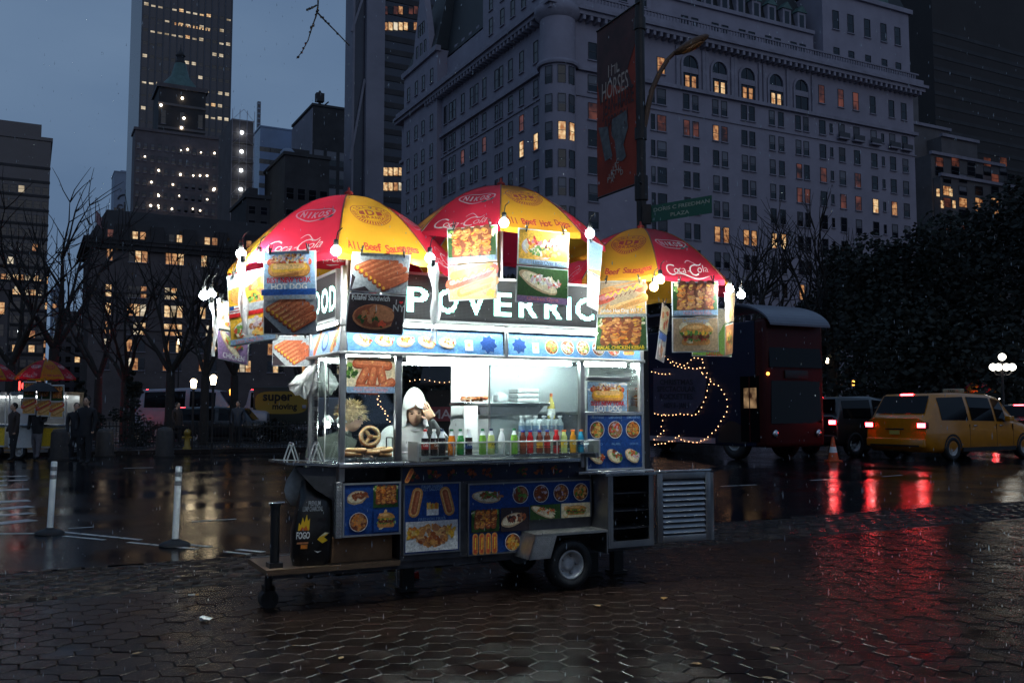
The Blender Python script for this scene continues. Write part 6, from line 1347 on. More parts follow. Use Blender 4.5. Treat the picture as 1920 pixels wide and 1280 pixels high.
# the hood: a shell open at the face
b = MB(); nu, nv = 22, 18; vs_ = []
for j in range(nv + 1):
    ph = -1.05 + (math.pi / 2 + 1.05) * j / nv
    for i in range(nu + 1):
        op = .78 if ph < .1 else .78 * max(0.0, 1 - (ph - .1) / .2); a = -math.pi / 2 + op + (2 * math.pi - 2 * op) * i / nu
        r = 1 + .07 * math.sin(5 * a + j) * (1 - j / nv); q = math.cos(ph) if ph > 0 else 1 + .12 * ph * ph
        vs_.append((.104 * q * r * math.cos(a), .128 * q * r * math.sin(a) + .02 + .03 * max(0, 1 - q), .15 * math.sin(ph) * (1.28 if ph > 0 else 1.0) + .02))
fs = [(j * (nu + 1) + i, j * (nu + 1) + i + 1, (j + 1) * (nu + 1) + i + 1, (j + 1) * (nu + 1) + i) for j in range(nv) for i in range(nu)]
b.add(vs_, fs, WHT, True, T(hc) @ Rz(rad(-16)) @ Rx(rad(10))); b.add([(x * .94, y * .94 + .003, z * .96) for x, y, z in vs_], [f[::-1] for f in fs], WHT, True, T(hc) @ Rz(rad(-16)) @ Rx(rad(10)))
b.build('hood', t)
b = MB(); b.torus((0, 0, 0), .075, .022, WHT, T((.76, .46, 1.345)) @ Rx(rad(14)), 16, 8); b.build('collar', t)
FUR = mat('tan_fur', (.52, .36, .17), .9, var=.4, vs=30); COAT = mat('grey_green_coat', (.07, .08, .07), .8, var=.3, vs=10)
t = thing('person', 'customer in a grey green coat and shaggy tan fur hat behind the pretzel case', 'person', KL(0, 0, 0))
b = MB()
addskin(b, [(.22, 1.3, .85), (.26, 1.27, 1.05), (.33, 1.22, 1.2), (.39, 1.19, 1.28), (.42, 1.17, 1.36), (.14, 1.28, 1.17), (.08, 1.22, .95), (.2, 1.08, .95), (.48, 1.2, 1.17), (.55, 1.1, .98), (.5, 1.02, 1.1), (.1, 1.28, .48), (.09, 1.26, .09), (.32, 1.32, .48), (.36, 1.3, .09), (.09, 1.14, .05), (.36, 1.17, .05)],
        [(0, 1), (1, 2), (2, 3), (3, 4), (2, 5), (5, 6), (6, 7), (2, 8), (8, 9), (9, 10), (0, 11), (11, 12), (0, 13), (13, 14), (12, 15), (14, 16)],
        [.15, .15, .14, .07, .06, .08, .06, .045, .08, .06, .045, .085, .055, .085, .055, .042, .042], lambda c: SKIN if c.z > 1.31 and c.x > .3 and c.x < .47 else (SHOE if c.z < .12 else (TRO if c.z < .75 else COAT)))
head(b, T((.45, 1.12, 1.42)) @ Rz(rad(35)) @ Rx(rad(15)))
hand(b, T((.2, 1.07, .95)) @ Rx(rad(95)), SKIN, .5); hand(b, T((.5, 1.01, 1.1)) @ Rx(rad(80)), SKIN, .5)
b.build('body', t)
b = MB(); b.ball((.44, 1.14, 1.46), .115, FUR, 12, 8, (1, 1, .95))
for k in range(520):
    a, e = rnd.uniform(0, 6.28), rnd.uniform(-.35, 1.5); d = Vector((math.cos(a) * math.cos(e), math.sin(a) * math.cos(e), math.sin(e))); c = Vector((.44, 1.14, 1.46)) + d * .105
    q = d.cross(Vector((rnd.uniform(-1, 1), rnd.uniform(-1, 1), rnd.uniform(-1, 1)))).normalized() * .008; tp = c + d * rnd.uniform(.03, .07) + Vector((rnd.uniform(-.03, .03), rnd.uniform(-.03, .03), -.02)); b.add([c - q, c + q, tp], [(0, 1, 2)], FUR)
b.build('fur_hat', t)
# ================================================================== trees
BARK = mat('dark_bark', (.03, .025, .022), .85, var=.3, vs=6); TWIG = mat('bare_twig', (.024, .02, .02), .9); EVG = mat('dark_leaves', (.014, .018, .014), .8, var=.4, vs=1.2, rnd_obj=.25); DRY = mat('dry_leaf', (.09, .05, .02), .7)
def branch(b, tw, p, d, r, L, lev, spread, tips):
    n = 3; q = p
    for i in range(n):
        d = (d + Vector((rnd.uniform(-.2, .2), rnd.uniform(-.2, .2), rnd.uniform(-.05, .16)))).normalized(); e = q + d * (L / n); (b if lev < 2 else tw).tube(q, e, r * (1 - .22 * i), BARK if lev < 2 else TWIG, 6 if lev < 2 else 3, r * (1 - .22 * (i + 1)), False)
        if lev < 3 and (i or lev): 
            for _ in range(1 if lev < 3 else 1):
                a = rnd.uniform(0, 6.28); x, y = perp(d); nd = (d + (x * math.cos(a) + y * math.sin(a)) * spread).normalized(); branch(b, tw, e, nd, r * .5, L * .62, lev + 1, spread, tips)
        q = e
    if lev < 3:
        for _ in range(2):
            a = rnd.uniform(0, 6.28); x, y = perp(d); nd = (d + (x * math.cos(a) + y * math.sin(a)) * spread * .6).normalized(); branch(b, tw, q, nd, r * .42, L * .66, lev + 1, spread, tips)
    else: tips.append(q)
def bare_meshes(seed, h=9.0):
    global rnd
    keep = rnd; rnd = random.Random(seed); b, tw, tips = MB(), MB(), []
    b.tube((0, 0, -.1), (0, 0, h * .3), .19, BARK, 8, .15); top = Vector((0, 0, h * .3))
    for k in range(4): a = k * 1.6 + rnd.random(); branch(b, tw, top, Vector((math.cos(a) * .55, math.sin(a) * .55, 1)).normalized(), .1, h * .3, 1, .75, tips)
    for q in tips[::9]: tw.add([q, q + Vector((.09, .02, -.05)), q + Vector((.02, .03, -.14))], [(0, 1, 2)], DRY)
    rnd = keep; return b.mesh('trunk'), tw.mesh('crown')
BT = [bare_meshes(s) for s in (3, 8, 21)]
def bare_tree(px, Y, h, lab, k):
    t = thing('bare_tree', lab, 'tree', T((at(px, 700, Y).x, Y, 0)) @ Rz(k * 1.7) @ Matrix.Scale(h / 9.0, 4), 'bare winter trees round the square'); put('trunk', BT[k % 3][0], t); put('crown', BT[k % 3][1], t)
for i, (px, Y, h, lab) in enumerate(((20, 38, 11, 'bare tree at the left edge behind the far food cart'), (100, 46, 15, 'tall bare tree against the sky beside the far left slab'), (185, 44, 10, 'bare tree before the left corner of the mansard building'), (235, 40, 9, 'bare tree left of the second lamp post'), (320, 38, 10, 'bare tree right of the granite bollard'), (385, 37, 9.5, 'bare tree between the two park lanterns'), (440, 41, 10, 'bare tree left of the moving truck'), (565, 50, 9, 'bare tree behind the moving truck sign'), (1390, 60, 16, 'bare tree rising right of the right umbrella'), (1475, 66, 17, 'bushy bare tree behind the bus roof'), (1560, 62, 18, 'bare tree between the bus and the dark evergreens'), (1330, 70, 14, 'bare tree behind the rightmost posters'))): bare_tree(px, Y, h, lab, i)
def leafy(px, Y, h, w, lab, z0=1.2, n=9500, cone=False, name='evergreen_tree', s=.2):
    t = thing(name, lab, 'tree' if h > 3 else 'shrub', T((at(px, 700, Y).x, Y, 0)), 'dark trees and shrubs round the square'); MB().tube((0, 0, -.1), (0, 0, h * .6), .16, BARK, 7, .08).build('trunk', t); b = MB(); lobes = []
    for k in range(16): q = rnd.random(); lobes.append((Vector((rnd.uniform(-1, 1) * w * .36 * (1 - q * (.95 if cone else .5)), rnd.uniform(-1, 1) * w * .3 * (1 - q * .6), z0 + (h - z0) * q)), w * (.3 - .17 * q if not cone else .26 * (1.05 - q))))
    for k in range(n):
        c, r = rnd.choice(lobes); d = Vector((rnd.gauss(0, 1), rnd.gauss(0, 1), rnd.gauss(0, .9))).normalized(); p_ = c + d * r * rnd.uniform(.55, 1.12); x, y = perp(Vector((rnd.uniform(-1, 1), rnd.uniform(-1, 1), rnd.uniform(-.4, 1))).normalized()); x *= s * rnd.uniform(.5, 1.2); y *= s * rnd.uniform(.5, 1.2); b.add([p_ - x, p_ - y * .7, p_ + x, p_ + y * .7], [(0, 1, 2, 3)], EVG)
    b.build('crown', t)
for px, Y, h, w, lab in ((1700, 58, 12.5, 11, 'broad dark evergreen left of the stepped apartments'), (1800, 54, 12, 12, 'dark evergreen behind the yellow taxi roof'), (1905, 56, 15, 13, 'tallest dark evergreen at the right edge'), (1620, 70, 13, 10, 'lower dark evergreen right of the bare trees'), (1555, 75, 10, 9, 'low dark tree behind the bus front'), (1985, 50, 14, 12, 'dark evergreen cut off by the right edge'), (1240, 80, 11, 9, 'dark tree behind the bus and the right umbrella'), (1010, 60, 12, 10, 'dark tree seen behind the cart window'), (860, 58, 10, 10, 'dark tree left of the middle umbrella, behind the cart'), (700, 55, 8, 8, 'low dark tree behind the pretzel case')): leafy(px, Y, h, w, lab)
for px, Y, h, w, lab in ((250, 36, 3.2, 1.9, 'cone shaped dark shrub left of the white vans'), (150, 37, 2.8, 2.2, 'round dark shrub behind the standing dark figure'), (520, 39, 1.1, 2.6, 'low dark shrub below the moving truck sign'), (60, 39, 2.6, 2.4, 'dark shrub behind the person with the umbrella')): leafy(px, Y, h, w, lab, .2, 2200, True, 'clipped_shrub', .07)
# the overhanging branch at the top, on a tree outside the frame
t = thing('street_tree', 'dark forked branch with buds hanging into the top of the sky', 'tree', T((-7.2, 8.6, 0))); b, tw = MB(), MB(); b.tube((0, 0, -.1), (.3, .2, 6.5), .2, BARK, 9, .13); O_ = Vector((-7.2, 8.6, 0))
q = [Vector((.3, .2, 6.5)), Vector((2.2, .4, 7.6)), Vector((4.2, .4, 7.4)), at(598, -60, 9) - O_, at(596, 14, 9) - O_]
for i in range(4): b.tube(q[i], q[i + 1], (.12, .07, .035, .012)[i], BARK, 7, (.07, .035, .012, .008)[i])
b.build('trunk', t)
for pts in ([(596, 14), (593, 30), (585, 52), (578, 75), (566, 98), (556, 110)], [(593, 22), (610, 40), (630, 60), (655, 86)], [(594, 10), (584, 16), (574, 20)]):
    pp = [at(x, y, 9) - O_ for x, y in pts]
    for k in range(len(pp) - 1): tw.tube(pp[k], pp[k + 1], .009 - .001 * k, TWIG, 5, .008 - .001 * k)
    for k in range(14 if len(pts) > 4 else 5): j = rnd.randint(0, len(pp) - 2); c = pp[j].lerp(pp[j + 1], rnd.random()); tw.ball(c + Vector((rnd.uniform(-.01, .01), 0, 0)), .013, TWIG, 5, 4)
tw.build('crown', t)
# ================================================================== vehicles
CGL = mat('car_glass', (.005, .005, .006), .06, spec=.22); TAIL = mat('tail_lamp_red', (.6, .01, .01), .3, emit=34, ecol=(1, .03, .04)); TAILW = mat('tail_lamp_white', (1, .8, .8), .3, emit=40, ecol=(1, .4, .36)); TAILD = mat('tail_lens', (.2, .01, .01), .15); CHR = mat('chrome', (.6, .6, .62), .12, 1); PLATE = mat('number_plate', (.6, .45, .1), .4); AMB = mat('amber_lamp', (1, .4, .05), .4, emit=5, ecol=(1, .4, .06))
def vehicle(name, label, M, L, W, H, col, stations, cat, group=None, lit=1.0, wheel_r=.34, plate=True, spare=False, roofsign=None):
    """x forward from the rear bumper; stations: (x, bottom, shoulder z, belt z, roof z, half width low, belt, roof) as shares of L, H, W/2"""
    t = thing(name, label, cat, M, group); body = mat('paint_' + name + str(round(col[0] * 1000)), col, .28, coat=.7, var=.12, vs=3); ring = []
    for x, zb, zs, zt, zr, wb, wt, wr in stations:
        x, zb, zs, zt, zr = x * L, zb * H, zs * H, zt * H, zr * H; wb, wt, wr = wb * W / 2, wt * W / 2, wr * W / 2
        half = [(wb * .9, zb), (wb, zb + .08 * H), (wb * 1.0, zs), (wt, zt), ((wt + wr) / 2 * 1.01, (zt + zr) / 2), (wr, zr - .03 * H), (wr * .86, zr)]
        ring.append([(x, -w, z) for w, z in half] + [(x, w, z) for w, z in half[::-1]])
    b = MB(); m = len(ring[0]); vs_ = [p_ for r in ring for p_ in r]; fs = [(i * m + j, i * m + (j + 1) % m, (i + 1) * m + (j + 1) % m, (i + 1) * m + j) for i in range(len(ring) - 1) for j in range(m)]
    b.add(vs_, fs, body, True); b.add(ring[0], [tuple(range(m))[::-1]], body); b.add(ring[-1], [tuple(range(m))], body); b.build('body', t)
    def pane(nm, i, j, side, g0=.06, g1=.94):       # glass on the strip between belt and roof
        s0, s1 = (3, 5); A, B, C, D = [Vector(ring[i][s0]), Vector(ring[j][s0]), Vector(ring[j][s1]), Vector(ring[i][s1])]
        if side > 0: A, B, C, D = [Vector((v.x, -v.y, v.z)) for v in (A, B, C, D)]
        E_, F2 = [Vector((q.x, q.y * (-1 if side > 0 else 1), q.z)) for q in (Vector(ring[i][4]), Vector(ring[j][4]))]
        f = lambda u, v: (A.lerp(B, u).lerp(E_.lerp(F2, u), v * 2) if v < .5 else E_.lerp(F2, u).lerp(D.lerp(C, u), v * 2 - 1)) + Vector((0, side * .012, 0))
        bb = MB(); bb.add([f(g0, .06), f(g1, .06), f(g1, .5), f(g1, .92), f(g0, .92), f(g0, .5)], [(0, 1, 2, 5), (5, 2, 3, 4)], CGL)
        mid = Vector((0, side * .006, 0)); bb.build(nm, t)
    n = len(stations); gl = [i for i in range(n) if stations[i][4] > .9]
    for i, j in zip(gl, gl[1:]):
        for sd in (-1, 1): pane('side_window', i, j, sd)
    r0, r1 = ring[gl[0] - 1], ring[gl[0]]; a, c = Vector(r0[6]), Vector(r1[6]); bb = MB(); q = Vector((-.02, 0, .012)); a.y = r0[5][1]; c.y = r1[5][1]; w0, w1 = abs(a.y) * .9, abs(c.y) * .88; bb.poly([Vector((a.x, -w0, a.z)).lerp(Vector((c.x, -w1, c.z)), .08) + q, Vector((a.x, w0, a.z)).lerp(Vector((c.x, w1, c.z)), .08) + q, Vector((a.x, w0, a.z)).lerp(Vector((c.x, w1, c.z)), .9) + q, Vector((a.x, -w0, a.z)).lerp(Vector((c.x, -w1, c.z)), .9) + q], CGL); bb.build('rear_window', t)
    r0, r1 = ring[gl[-1]], ring[gl[-1] + 1]; a, c = Vector(r1[6]), Vector(r0[6]); a.y = r1[5][1]; c.y = r0[5][1]; w0, w1 = abs(a.y) * .9, abs(c.y) * .88; q = Vector((.02, 0, .012)); bb = MB(); bb.poly([Vector((a.x, w0, a.z)).lerp(Vector((c.x, w1, c.z)), .06) + q, Vector((a.x, -w0, a.z)).lerp(Vector((c.x, -w1, c.z)), .06) + q, Vector((a.x, -w0, a.z)).lerp(Vector((c.x, -w1, c.z)), .92) + q, Vector((a.x, w0, a.z)).lerp(Vector((c.x, w1, c.z)), .92) + q], CGL); bb.build('windscreen', t)
    zt = stations[0][3] * H
    for sd in (-1, 1):
        y = sd * W * .41; bb = MB(); bb.bbox((-.045, y - .15, zt - .16), (.1, y + .15, zt + .03), TAILD, .03); bb.box((-.055, y - .13, zt - .13), (-.046, y + .13, zt - .0), TAIL if lit else TAILD); bb.box((-.06, y - .05 - sd * .06, zt - .10), (-.056, y + .05 - sd * .06, zt - .04), TAILW if lit else TAILD); bb.build('tail_lamp', t)
        for x in (.19 * L, .80 * L):
            e = bpy.data.objects.new('wheel', None); COL.objects.link(e); e.parent = t; wheel('wheel', e, (x, sd * (W / 2 - .1), wheel_r), wheel_r, .22, wheel_r * .62, sgn=sd)
            bb = MB(); n_ = 12; bb.add([(x + (wheel_r * k) * math.cos(math.pi * i / n_), sd * (W / 2 + .006), wheel_r + wheel_r * k * math.sin(math.pi * i / n_)) for k in (1.02, 1.2) for i in range(n_ + 1)], [(i, i + 1, n_ + 2 + i, n_ + 1 + i) for i in range(n_)], BLACK); bb.build('wheel_arch', t)
        bb = MB(); bb.bbox((.62 * L, sd * (W / 2 + .02), zt + .04), (.66 * L, sd * (W / 2 + .2), zt + .2), body, .02); bb.build('mirror', t)
        bb = MB(); bb.bbox((.965 * L, sd * W * .3 - .16, stations[-1][2] * H - .1), (1.0 * L, sd * W * .3 + .16, stations[-1][2] * H + .05), CHR, .02); bb.build('headlight', t)
        for x in (.33, .555, .7): bb = MB(); bb.box((x * L, sd * (W / 2 - .03), .2 * H), (x * L + .012, sd * (W / 2 + .004), .53 * H), BLACK); bb.build('door_seam', t)
        bb = MB(); bb.box((.27 * L, sd * (W / 2 - .04), .13 * H), (.72 * L, sd * (W / 2 + .008), .19 * H), BLACK); bb.build('sill_trim', t)
        for x in (.36, .58): bb = MB(); bb.bbox((x * L, sd * (W / 2 + .0), zt - .1), (x * L + .16, sd * (W / 2 + .025), zt - .07), CHR, .006); bb.build('door_handle', t)
    bb = MB(); bb.bbox((-.09, -W * .45, stations[0][1] * H), (.05, W * .45, stations[0][1] * H + .26), body, .04); bb.box((-.1, -W * .38, stations[0][1] * H + .02), (-.09, W * .38, stations[0][1] * H + .07), BLACK); bb.build('rear_bumper', t)
    if plate: bb = MB(); bb.box((-.07, -.17, zt - .34), (-.052, .17, zt - .22), PLATE); bb.build('number_plate', t); bb = MB(); bb.bbox((-.075, -.32, zt - .2), (-.05, .32, zt - .16), BLACK, .008); bb.build('tailgate_trim', t)
    if lit: bb = MB(); x = stations[gl[0]][0] * L; bb.box((x - .06, -.2, H * .955), (x + .03, .2, H * .98), TAIL); bb.build('brake_lamp', t)
    if roofsign: bb = MB(); x = .48 * L; bb.bbox((x - .12, -.3, H), (x + .12, .3, H + .14), mat('roof_sign', (.35, .3, .2), .4), .03); bb.text(roofsign, (x - .123, 0, H + .07), (0, -1, 0), (0, 0, 1), .11, INK['black'], bold=.02); bb.build('roof_sign', t)
    if spare:
        e = bpy.data.objects.new('spare_wheel', None); COL.objects.link(e); e.parent = t; e.matrix_local = T((-.16, .1, .95)) @ Rz(rad(-90)); wheel('wheel', e, (0, 0, 0), wheel_r * .98, .22, wheel_r * .6, sgn=-1)
    return t
VAN = [(.0, .2, .42, .55, .62, .92, .9, .8), (.03, .13, .42, .56, .66, .98, .95, .86), (.10, .12, .42, .57, .975, 1, .97, .78), (.34, .12, .42, .56, 1.0, 1, .98, .78), (.56, .12, .42, .545, .985, 1, .98, .76), (.66, .12, .42, .54, .93, 1, .97, .72), (.80, .12, .42, .53, .56, 1, .93, .8), (.95, .15, .38, .44, .46, .94, .84, .7), (1.0, .2, .34, .38, .4, .8, .7, .6)]
SUV = [(.0, .22, .48, .6, .66, .95, .94, .88), (.02, .2, .48, .6, .7, 1, .97, .9), (.05, .18, .48, .61, .97, 1, .97, .86), (.4, .18, .48, .6, 1.0, 1, .97, .85), (.62, .18, .48, .6, .96, 1, .97, .8), (.72, .18, .48, .59, .62, 1, .95, .86), (.97, .2, .46, .54, .57, .98, .9, .82), (1.0, .25, .42, .5, .53, .9, .85, .8)]
def grid_at(px, py_ground, ang=GRID, Y=None):
    w = ground(px, py_ground) if Y is None else Vector((at(px, 700, Y).x, Y, 0)); return frame(w.x, w.y, 0, ang)
vehicle('taxi_minivan', 'yellow taxi minivan with glowing red tail lamps on the wet road', frame(11.55, 27.9, 0, rad(31)) @ T((0, .15, 0)), 6.0, 2.2, 2.02, (.58, .21, .005), VAN, 'taxi', 'cars on the road at right', roofsign='TAXI', wheel_r=.36)
vehicle('parked_suv', 'dark off road car with one red tail lamp between bus and taxi', frame(9.85, 30.6, 0, rad(31)), 4.4, 1.95, 1.95, (.02, .02, .022), SUV, 'car', 'cars on the road at right', wheel_r=.4, spare=False)
vehicle('sedan', 'car with red lamps beyond the taxi at the right edge', frame(20.6, 38.5, 0, rad(31)), 4.8, 1.9, 1.75, (.05, .03, .02), VAN, 'car', 'cars on the road at right', roofsign=None)
vehicle('taxi_cab', 'small distant yellow taxi behind the standing figures at left', frame(-18.2, 39.5, 0, rad(200)), 4.8, 1.9, 1.6, (.62, .30, .012), VAN, 'taxi', None, roofsign='TAXI')
vehicle('dark_car', 'black car parked before the white vans at left', frame(-15.0, 42, 0, rad(5)), 4.8, 1.9, 1.65, (.012, .012, .015), SUV, 'car')
for x, Y, lab in ((-18.0, 45.5, 'white shuttle van at left with a red tail lamp, left of the park lanterns'), (-13.1, 46.5, 'white shuttle van partly behind the right park lantern')):
    vehicle('shuttle_van', lab, frame(x, Y, 0, rad(3)), 6.2 if x < -15 else 4.6, 2.1, 2.55, (.3, .29, .34), SUV, 'van', 'white vans at the far kerb', wheel_r=.38)
# moving truck
t = thing('moving_truck', 'moving truck with a yellow oval super moving sign on its side', 'truck', frame(-12.6, 45.5, 0, 0)); b = MB().bbox((0, 0, .8), (2.75, 2.2, 2.62), mat('truck_dark_green', (.03, .035, .03), .4), .03); b.build('cargo_box', t)
b = MB(); YS = mat('sign_yellow', (.3, .2, .03), .4); b.poly([(1.38 + 1.28 * math.copysign(abs(math.cos(a)) ** .5, math.cos(a)), -.005, 1.85 + .55 * math.copysign(abs(math.sin(a)) ** .6, math.sin(a))) for a in [2 * math.pi * i / 28 for i in range(28)]], YS); b.text('super', (1.2, -.012, 2.02), (1, 0, 0), (0, 0, 1), .62, INK['black'], width=1.45, bold=.03); b.text('moving', (1.55, -.012, 1.62), (1, 0, 0), (0, 0, 1), .42, INK['black'], width=1.2, bold=.03); b.build('sign', t)
MB().bbox((2.8, .1, .5), (4.2, 2.1, 2.1), mat('truck_cab', (.4, .4, .42), .3), .1).build('cab', t)
for x in (.6, 3.6):
    for y in (.2, 2.0): e = bpy.data.objects.new('wheel', None); COL.objects.link(e); e.parent = t; wheel('wheel', e, (x, y, .42), .42, .24, .25, sgn=-1 if y < 1 else 1)
# the double decker bus: x to its left side... local x along its front, y along its side away from us
BL_ = mat('bus_dark_blue', (.009, .013, .036), .4, spec=.2, var=.2, vs=1); BR_ = mat('bus_red', (.055, .006, .007), .4, spec=.2, var=.15, vs=1); BW_ = mat('bus_white', (.14, .15, .19), .35, var=.1, vs=2)
BUS = Frame(frame(7.4, 27.2)); t = thing('double_decker_bus', 'dark blue and red double decker bus with string lights round a show advert', 'bus', BUS.M); bw, bl, bh = 2.3, 11.0, 4.35
b = MB(); b.bbox((0, 0, .4), (bw, .5, bh - .15), BR_, .12); b.build('front_body', t); b = MB(); b.bbox((.01, .48, .4), (bw - .01, bl, bh - .2), BL_, .06); b.build('side_body', t)
b = MB(); n_ = 12
for k in range(n_):                                 # curved white roof visor over the upper deck front
    a0, a1 = .1 + 1.3 * k / n_, .1 + 1.3 * (k + 1) / n_; y0, y1 = 2.2 - 2.5 * math.sin(a0), 2.2 - 2.5 * math.sin(a1); z0, z1 = bh - .55 + .95 * math.cos(a0), bh - .55 + .95 * math.cos(a1)
    b.slab([(-.04, y0, z0), (bw + .04, y0, z0), (bw + .04, y1, z1), (-.04, y1, z1)], (0, .0, .06), BW_)
b.box((-.04, 2.0, bh + .34), (bw + .04, bl, bh + .42), BW_)
for y in (2.1, 4.6, 7.2, 10.6):
    for x in (0, bw): b.tube((x, y, bh - .2), (x, y, bh + .36), .05, BW_, 6)
b.build('roof_visor', t)
b = MB(); b.slab([(.1, -.06, 2.75), (bw - .1, -.06, 2.75), (bw - .2, .1, bh - .05), (.2, .1, bh - .05)], (0, .05, 0), CGL); b.build('upper_windscreen', t)
b = MB(); b.slab([(.15, -.03, 1.1), (bw - .15, -.03, 1.1), (bw - .2, -.01, 2.35), (.2, -.01, 2.35)], (0, .02, 0), CGL); b.build('lower_windscreen', t)
b = MB().bbox((.7, -.06, 2.42), (1.6, -.02, 2.66), BLACK, .01); b.build('destination_board', t)
b = MB(); b.box((-.012, .3, .55), (.0, 1.1, 2.5), CGL); b.box((-.02, .68, .55), (-.012, .72, 2.5), BR_); b.build('entrance_door', t); MB().box((-.016, .4, 1.55), (-.013, .95, 2.15), interior('bus_interior', (.05, .02, .01), (.8, .5, .25), .5, 2.5)).build('lit_door_pane', t)
for x in (.3, bw - .3): MB().ball((x, -.04, .8), .12, CHR, 10, 6, (1, .4, 1)).build('headlight', t)
MB().ball((.05, -.03, 2.55), .05, AMB, 8, 5).build('marker_lamp', t)
for y in (1.5, 7.6): 
    for x, sg in ((.18, -1), (bw - .18, 1)):
        e = bpy.data.objects.new('wheel', None); COL.objects.link(e); e.parent = t; e.matrix_local = T((x, y, .55)) @ Rz(rad(-90)); wheel('wheel', e, (0, 0, 0), .55, .3, .3, sgn=sg)
    n_ = 14; b = MB(); b.add([(-.01, y + .66 * k * math.cos(math.pi * i / n_), .5 + .66 * k * math.sin(math.pi * i / n_)) for k in (.05, 1) for i in range(n_ + 1)], [(i, i + 1, n_ + 2 + i, n_ + 1 + i) for i in range(n_)], BLACK); b.build('wheel_arch', t)
MB().box((-.006, 2.3, .45), (.0, 6.5, .62), mat('bus_silver', (.4, .4, .5), .3, .5)).build('skirt_strip', t)
# the advert: dark board with lettering and an outline of small bulbs
b = MB(); c = [BUS.x(px, py, -.02) for px, py in ((1226, 690), (1310, 690), (1326, 710), (1320, 750), (1300, 775), (1226, 777))]; b.slab(c, (-.02, 0, 0), mat('advert_violet', (.06, .05, .09), .5, var=.2, vs=3)); ADI = mat('advert_lettering', (.012, .01, .02), .5)
for s_, py, w in (('CHRISTMAS', 716, 62), ('SPECTACULAR', 729, 72), ('ROCKETTES', 743, 62), ('NOV 8 - JAN 1', 761, 46)):
    p0, p1 = BUS.x(1268 - w / 2, py, -.05), BUS.x(1268 + w / 2, py, -.05); b.text(s_, (p0 + p1) / 2, (p1 - p0).normalized() * 1.0, (0, 0, 1), .24, ADI, width=(p1 - p0).length, bold=.02)
b.build('advert_board', t)
SB = mat('string_bulb', (1, .7, .4), .5, emit=5, ecol=(1, .5, .24)); sb_me = MB().ball((0, 0, 0), .016, SB, 6, 4).mesh('string_bulb')
lines = [[(1246, 668), (1262, 683), (1275, 690), (1300, 690), (1322, 690), (1330, 706)], [(1222, 696), (1240, 702), (1256, 700)], [(1262, 678), (1285, 685), (1302, 670), (1320, 675), (1312, 690), (1318, 700)], [(1318, 700), (1332, 712), (1326, 730), (1322, 748), (1314, 770), (1300, 778), (1270, 776), (1245, 778), (1226, 775)], [(1332, 716), (1350, 724), (1362, 745), (1365, 762), (1360, 780), (1350, 790), (1342, 806), (1325, 820), (1310, 828), (1290, 828), (1275, 824), (1272, 816), (1262, 826), (1240, 832), (1225, 834)], [(1245, 778), (1243, 790), (1240, 798), (1244, 808), (1232, 818), (1224, 826)]]
k_ = 0
for ln in lines:
    pts = [BUS.x(x, y, -.06) for x, y in ln]; L_ = [(pts[i + 1] - pts[i]).length for i in range(len(pts) - 1)]; tot = sum(L_); d = 0
    while d < tot:
        q = d
        for i, l in enumerate(L_):
            if q <= l: break
            q -= l
        put('string_bulb', sb_me, t, T(pts[i].lerp(pts[i + 1], q / l) + Vector((0, rnd.uniform(-.02, .02), rnd.uniform(-.02, .02))))); d += .2; k_ += 1
    MB().path(pts, .006, BLACK, 4).build('string_cord', t)
# ================================================================== street things
IRON = mat('dark_iron', (.03, .026, .026), .45, .3, var=.3, vs=4, bump=.2, bs=20); RUSTY = mat('rusty_lamp_arm', (.14, .075, .045), .6, var=.3, vs=5)
LP = at(1206, 700, 15); t = thing('street_lamp', 'tall dark lamp post with curved arm, rising behind the right umbrella', 'lamp post', T((LP.x, LP.y, 0)))
MB().lathe([(.16, 0), (.16, .5), (.1, .6), (.085, 2), (.075, 9.2)], IRON, 12).build('pole', t)
b = MB(); pa = [at(x, y, 15) - Vector((LP.x, LP.y, 0)) for x, y in ((1207, 240), (1214, 205), (1222, 170), (1236, 138), (1252, 112), (1266, 98))]
for i in range(5): b.tube(pa[i], pa[i + 1], .05 - .004 * i, RUSTY, 8)
b.build('arm', t); b = MB(); h0, h1 = at(1262, 102, 15) - Vector((LP.x, LP.y, 0)), at(1330, 66, 14.8) - Vector((LP.x, LP.y, 0)); d = (h1 - h0).normalized(); up = Vector((0, -1, 0)).cross(d).normalized()
X_ = Matrix((d, Vector((0, 1, 0)), d.cross(Vector((0, 1, 0))))).transposed().to_4x4(); X_.translation = (h0 + h1) / 2; b.ball((0, 0, 0), .32, RUSTY, 14, 8, (1, .42, .26), X_); b.build('lamp_head', t); MB().ball((0, 0, .05 if d.cross(Vector((0, 1, 0))).z < 0 else -.05), .22, mat('lamp_lens', (.3, .14, .06), .3), 12, 6, (1, .5, .25), X_).build('lens', t)
b = MB(); b.lathe([(.11, 4.9), (.11, 5.3)], IRON, 10); b.lathe([(.1, 7.75), (.1, 7.95)], IRON, 10); b.lathe([(.1, 5.9), (.1, 6.1)], IRON, 10); b.build('collar', t)
TL, TR = at(1119, 62, 16.05), at(1190, 12, 15.0); nb = Vector(((TR - TL).y, -(TR - TL).x, 0)).normalized(); BR2, BL2 = onplane(1195, 345, TL, nb), onplane(1121, 372, TL, nb)
t = thing('street_banner', 'tall red street banner reading THE HORSES hung on the lamp post', 'banner', T(TL)); A, B, C, D = Vector(), TR - TL, BR2 - TL, BL2 - TL
nn = nb if nb.dot(EYE - TL) > 0 else -nb
fnb = lambda u, v: A.lerp(B, u).lerp(D.lerp(C, u), 1 - v) + nn * (.01 * math.sin(5 * v))
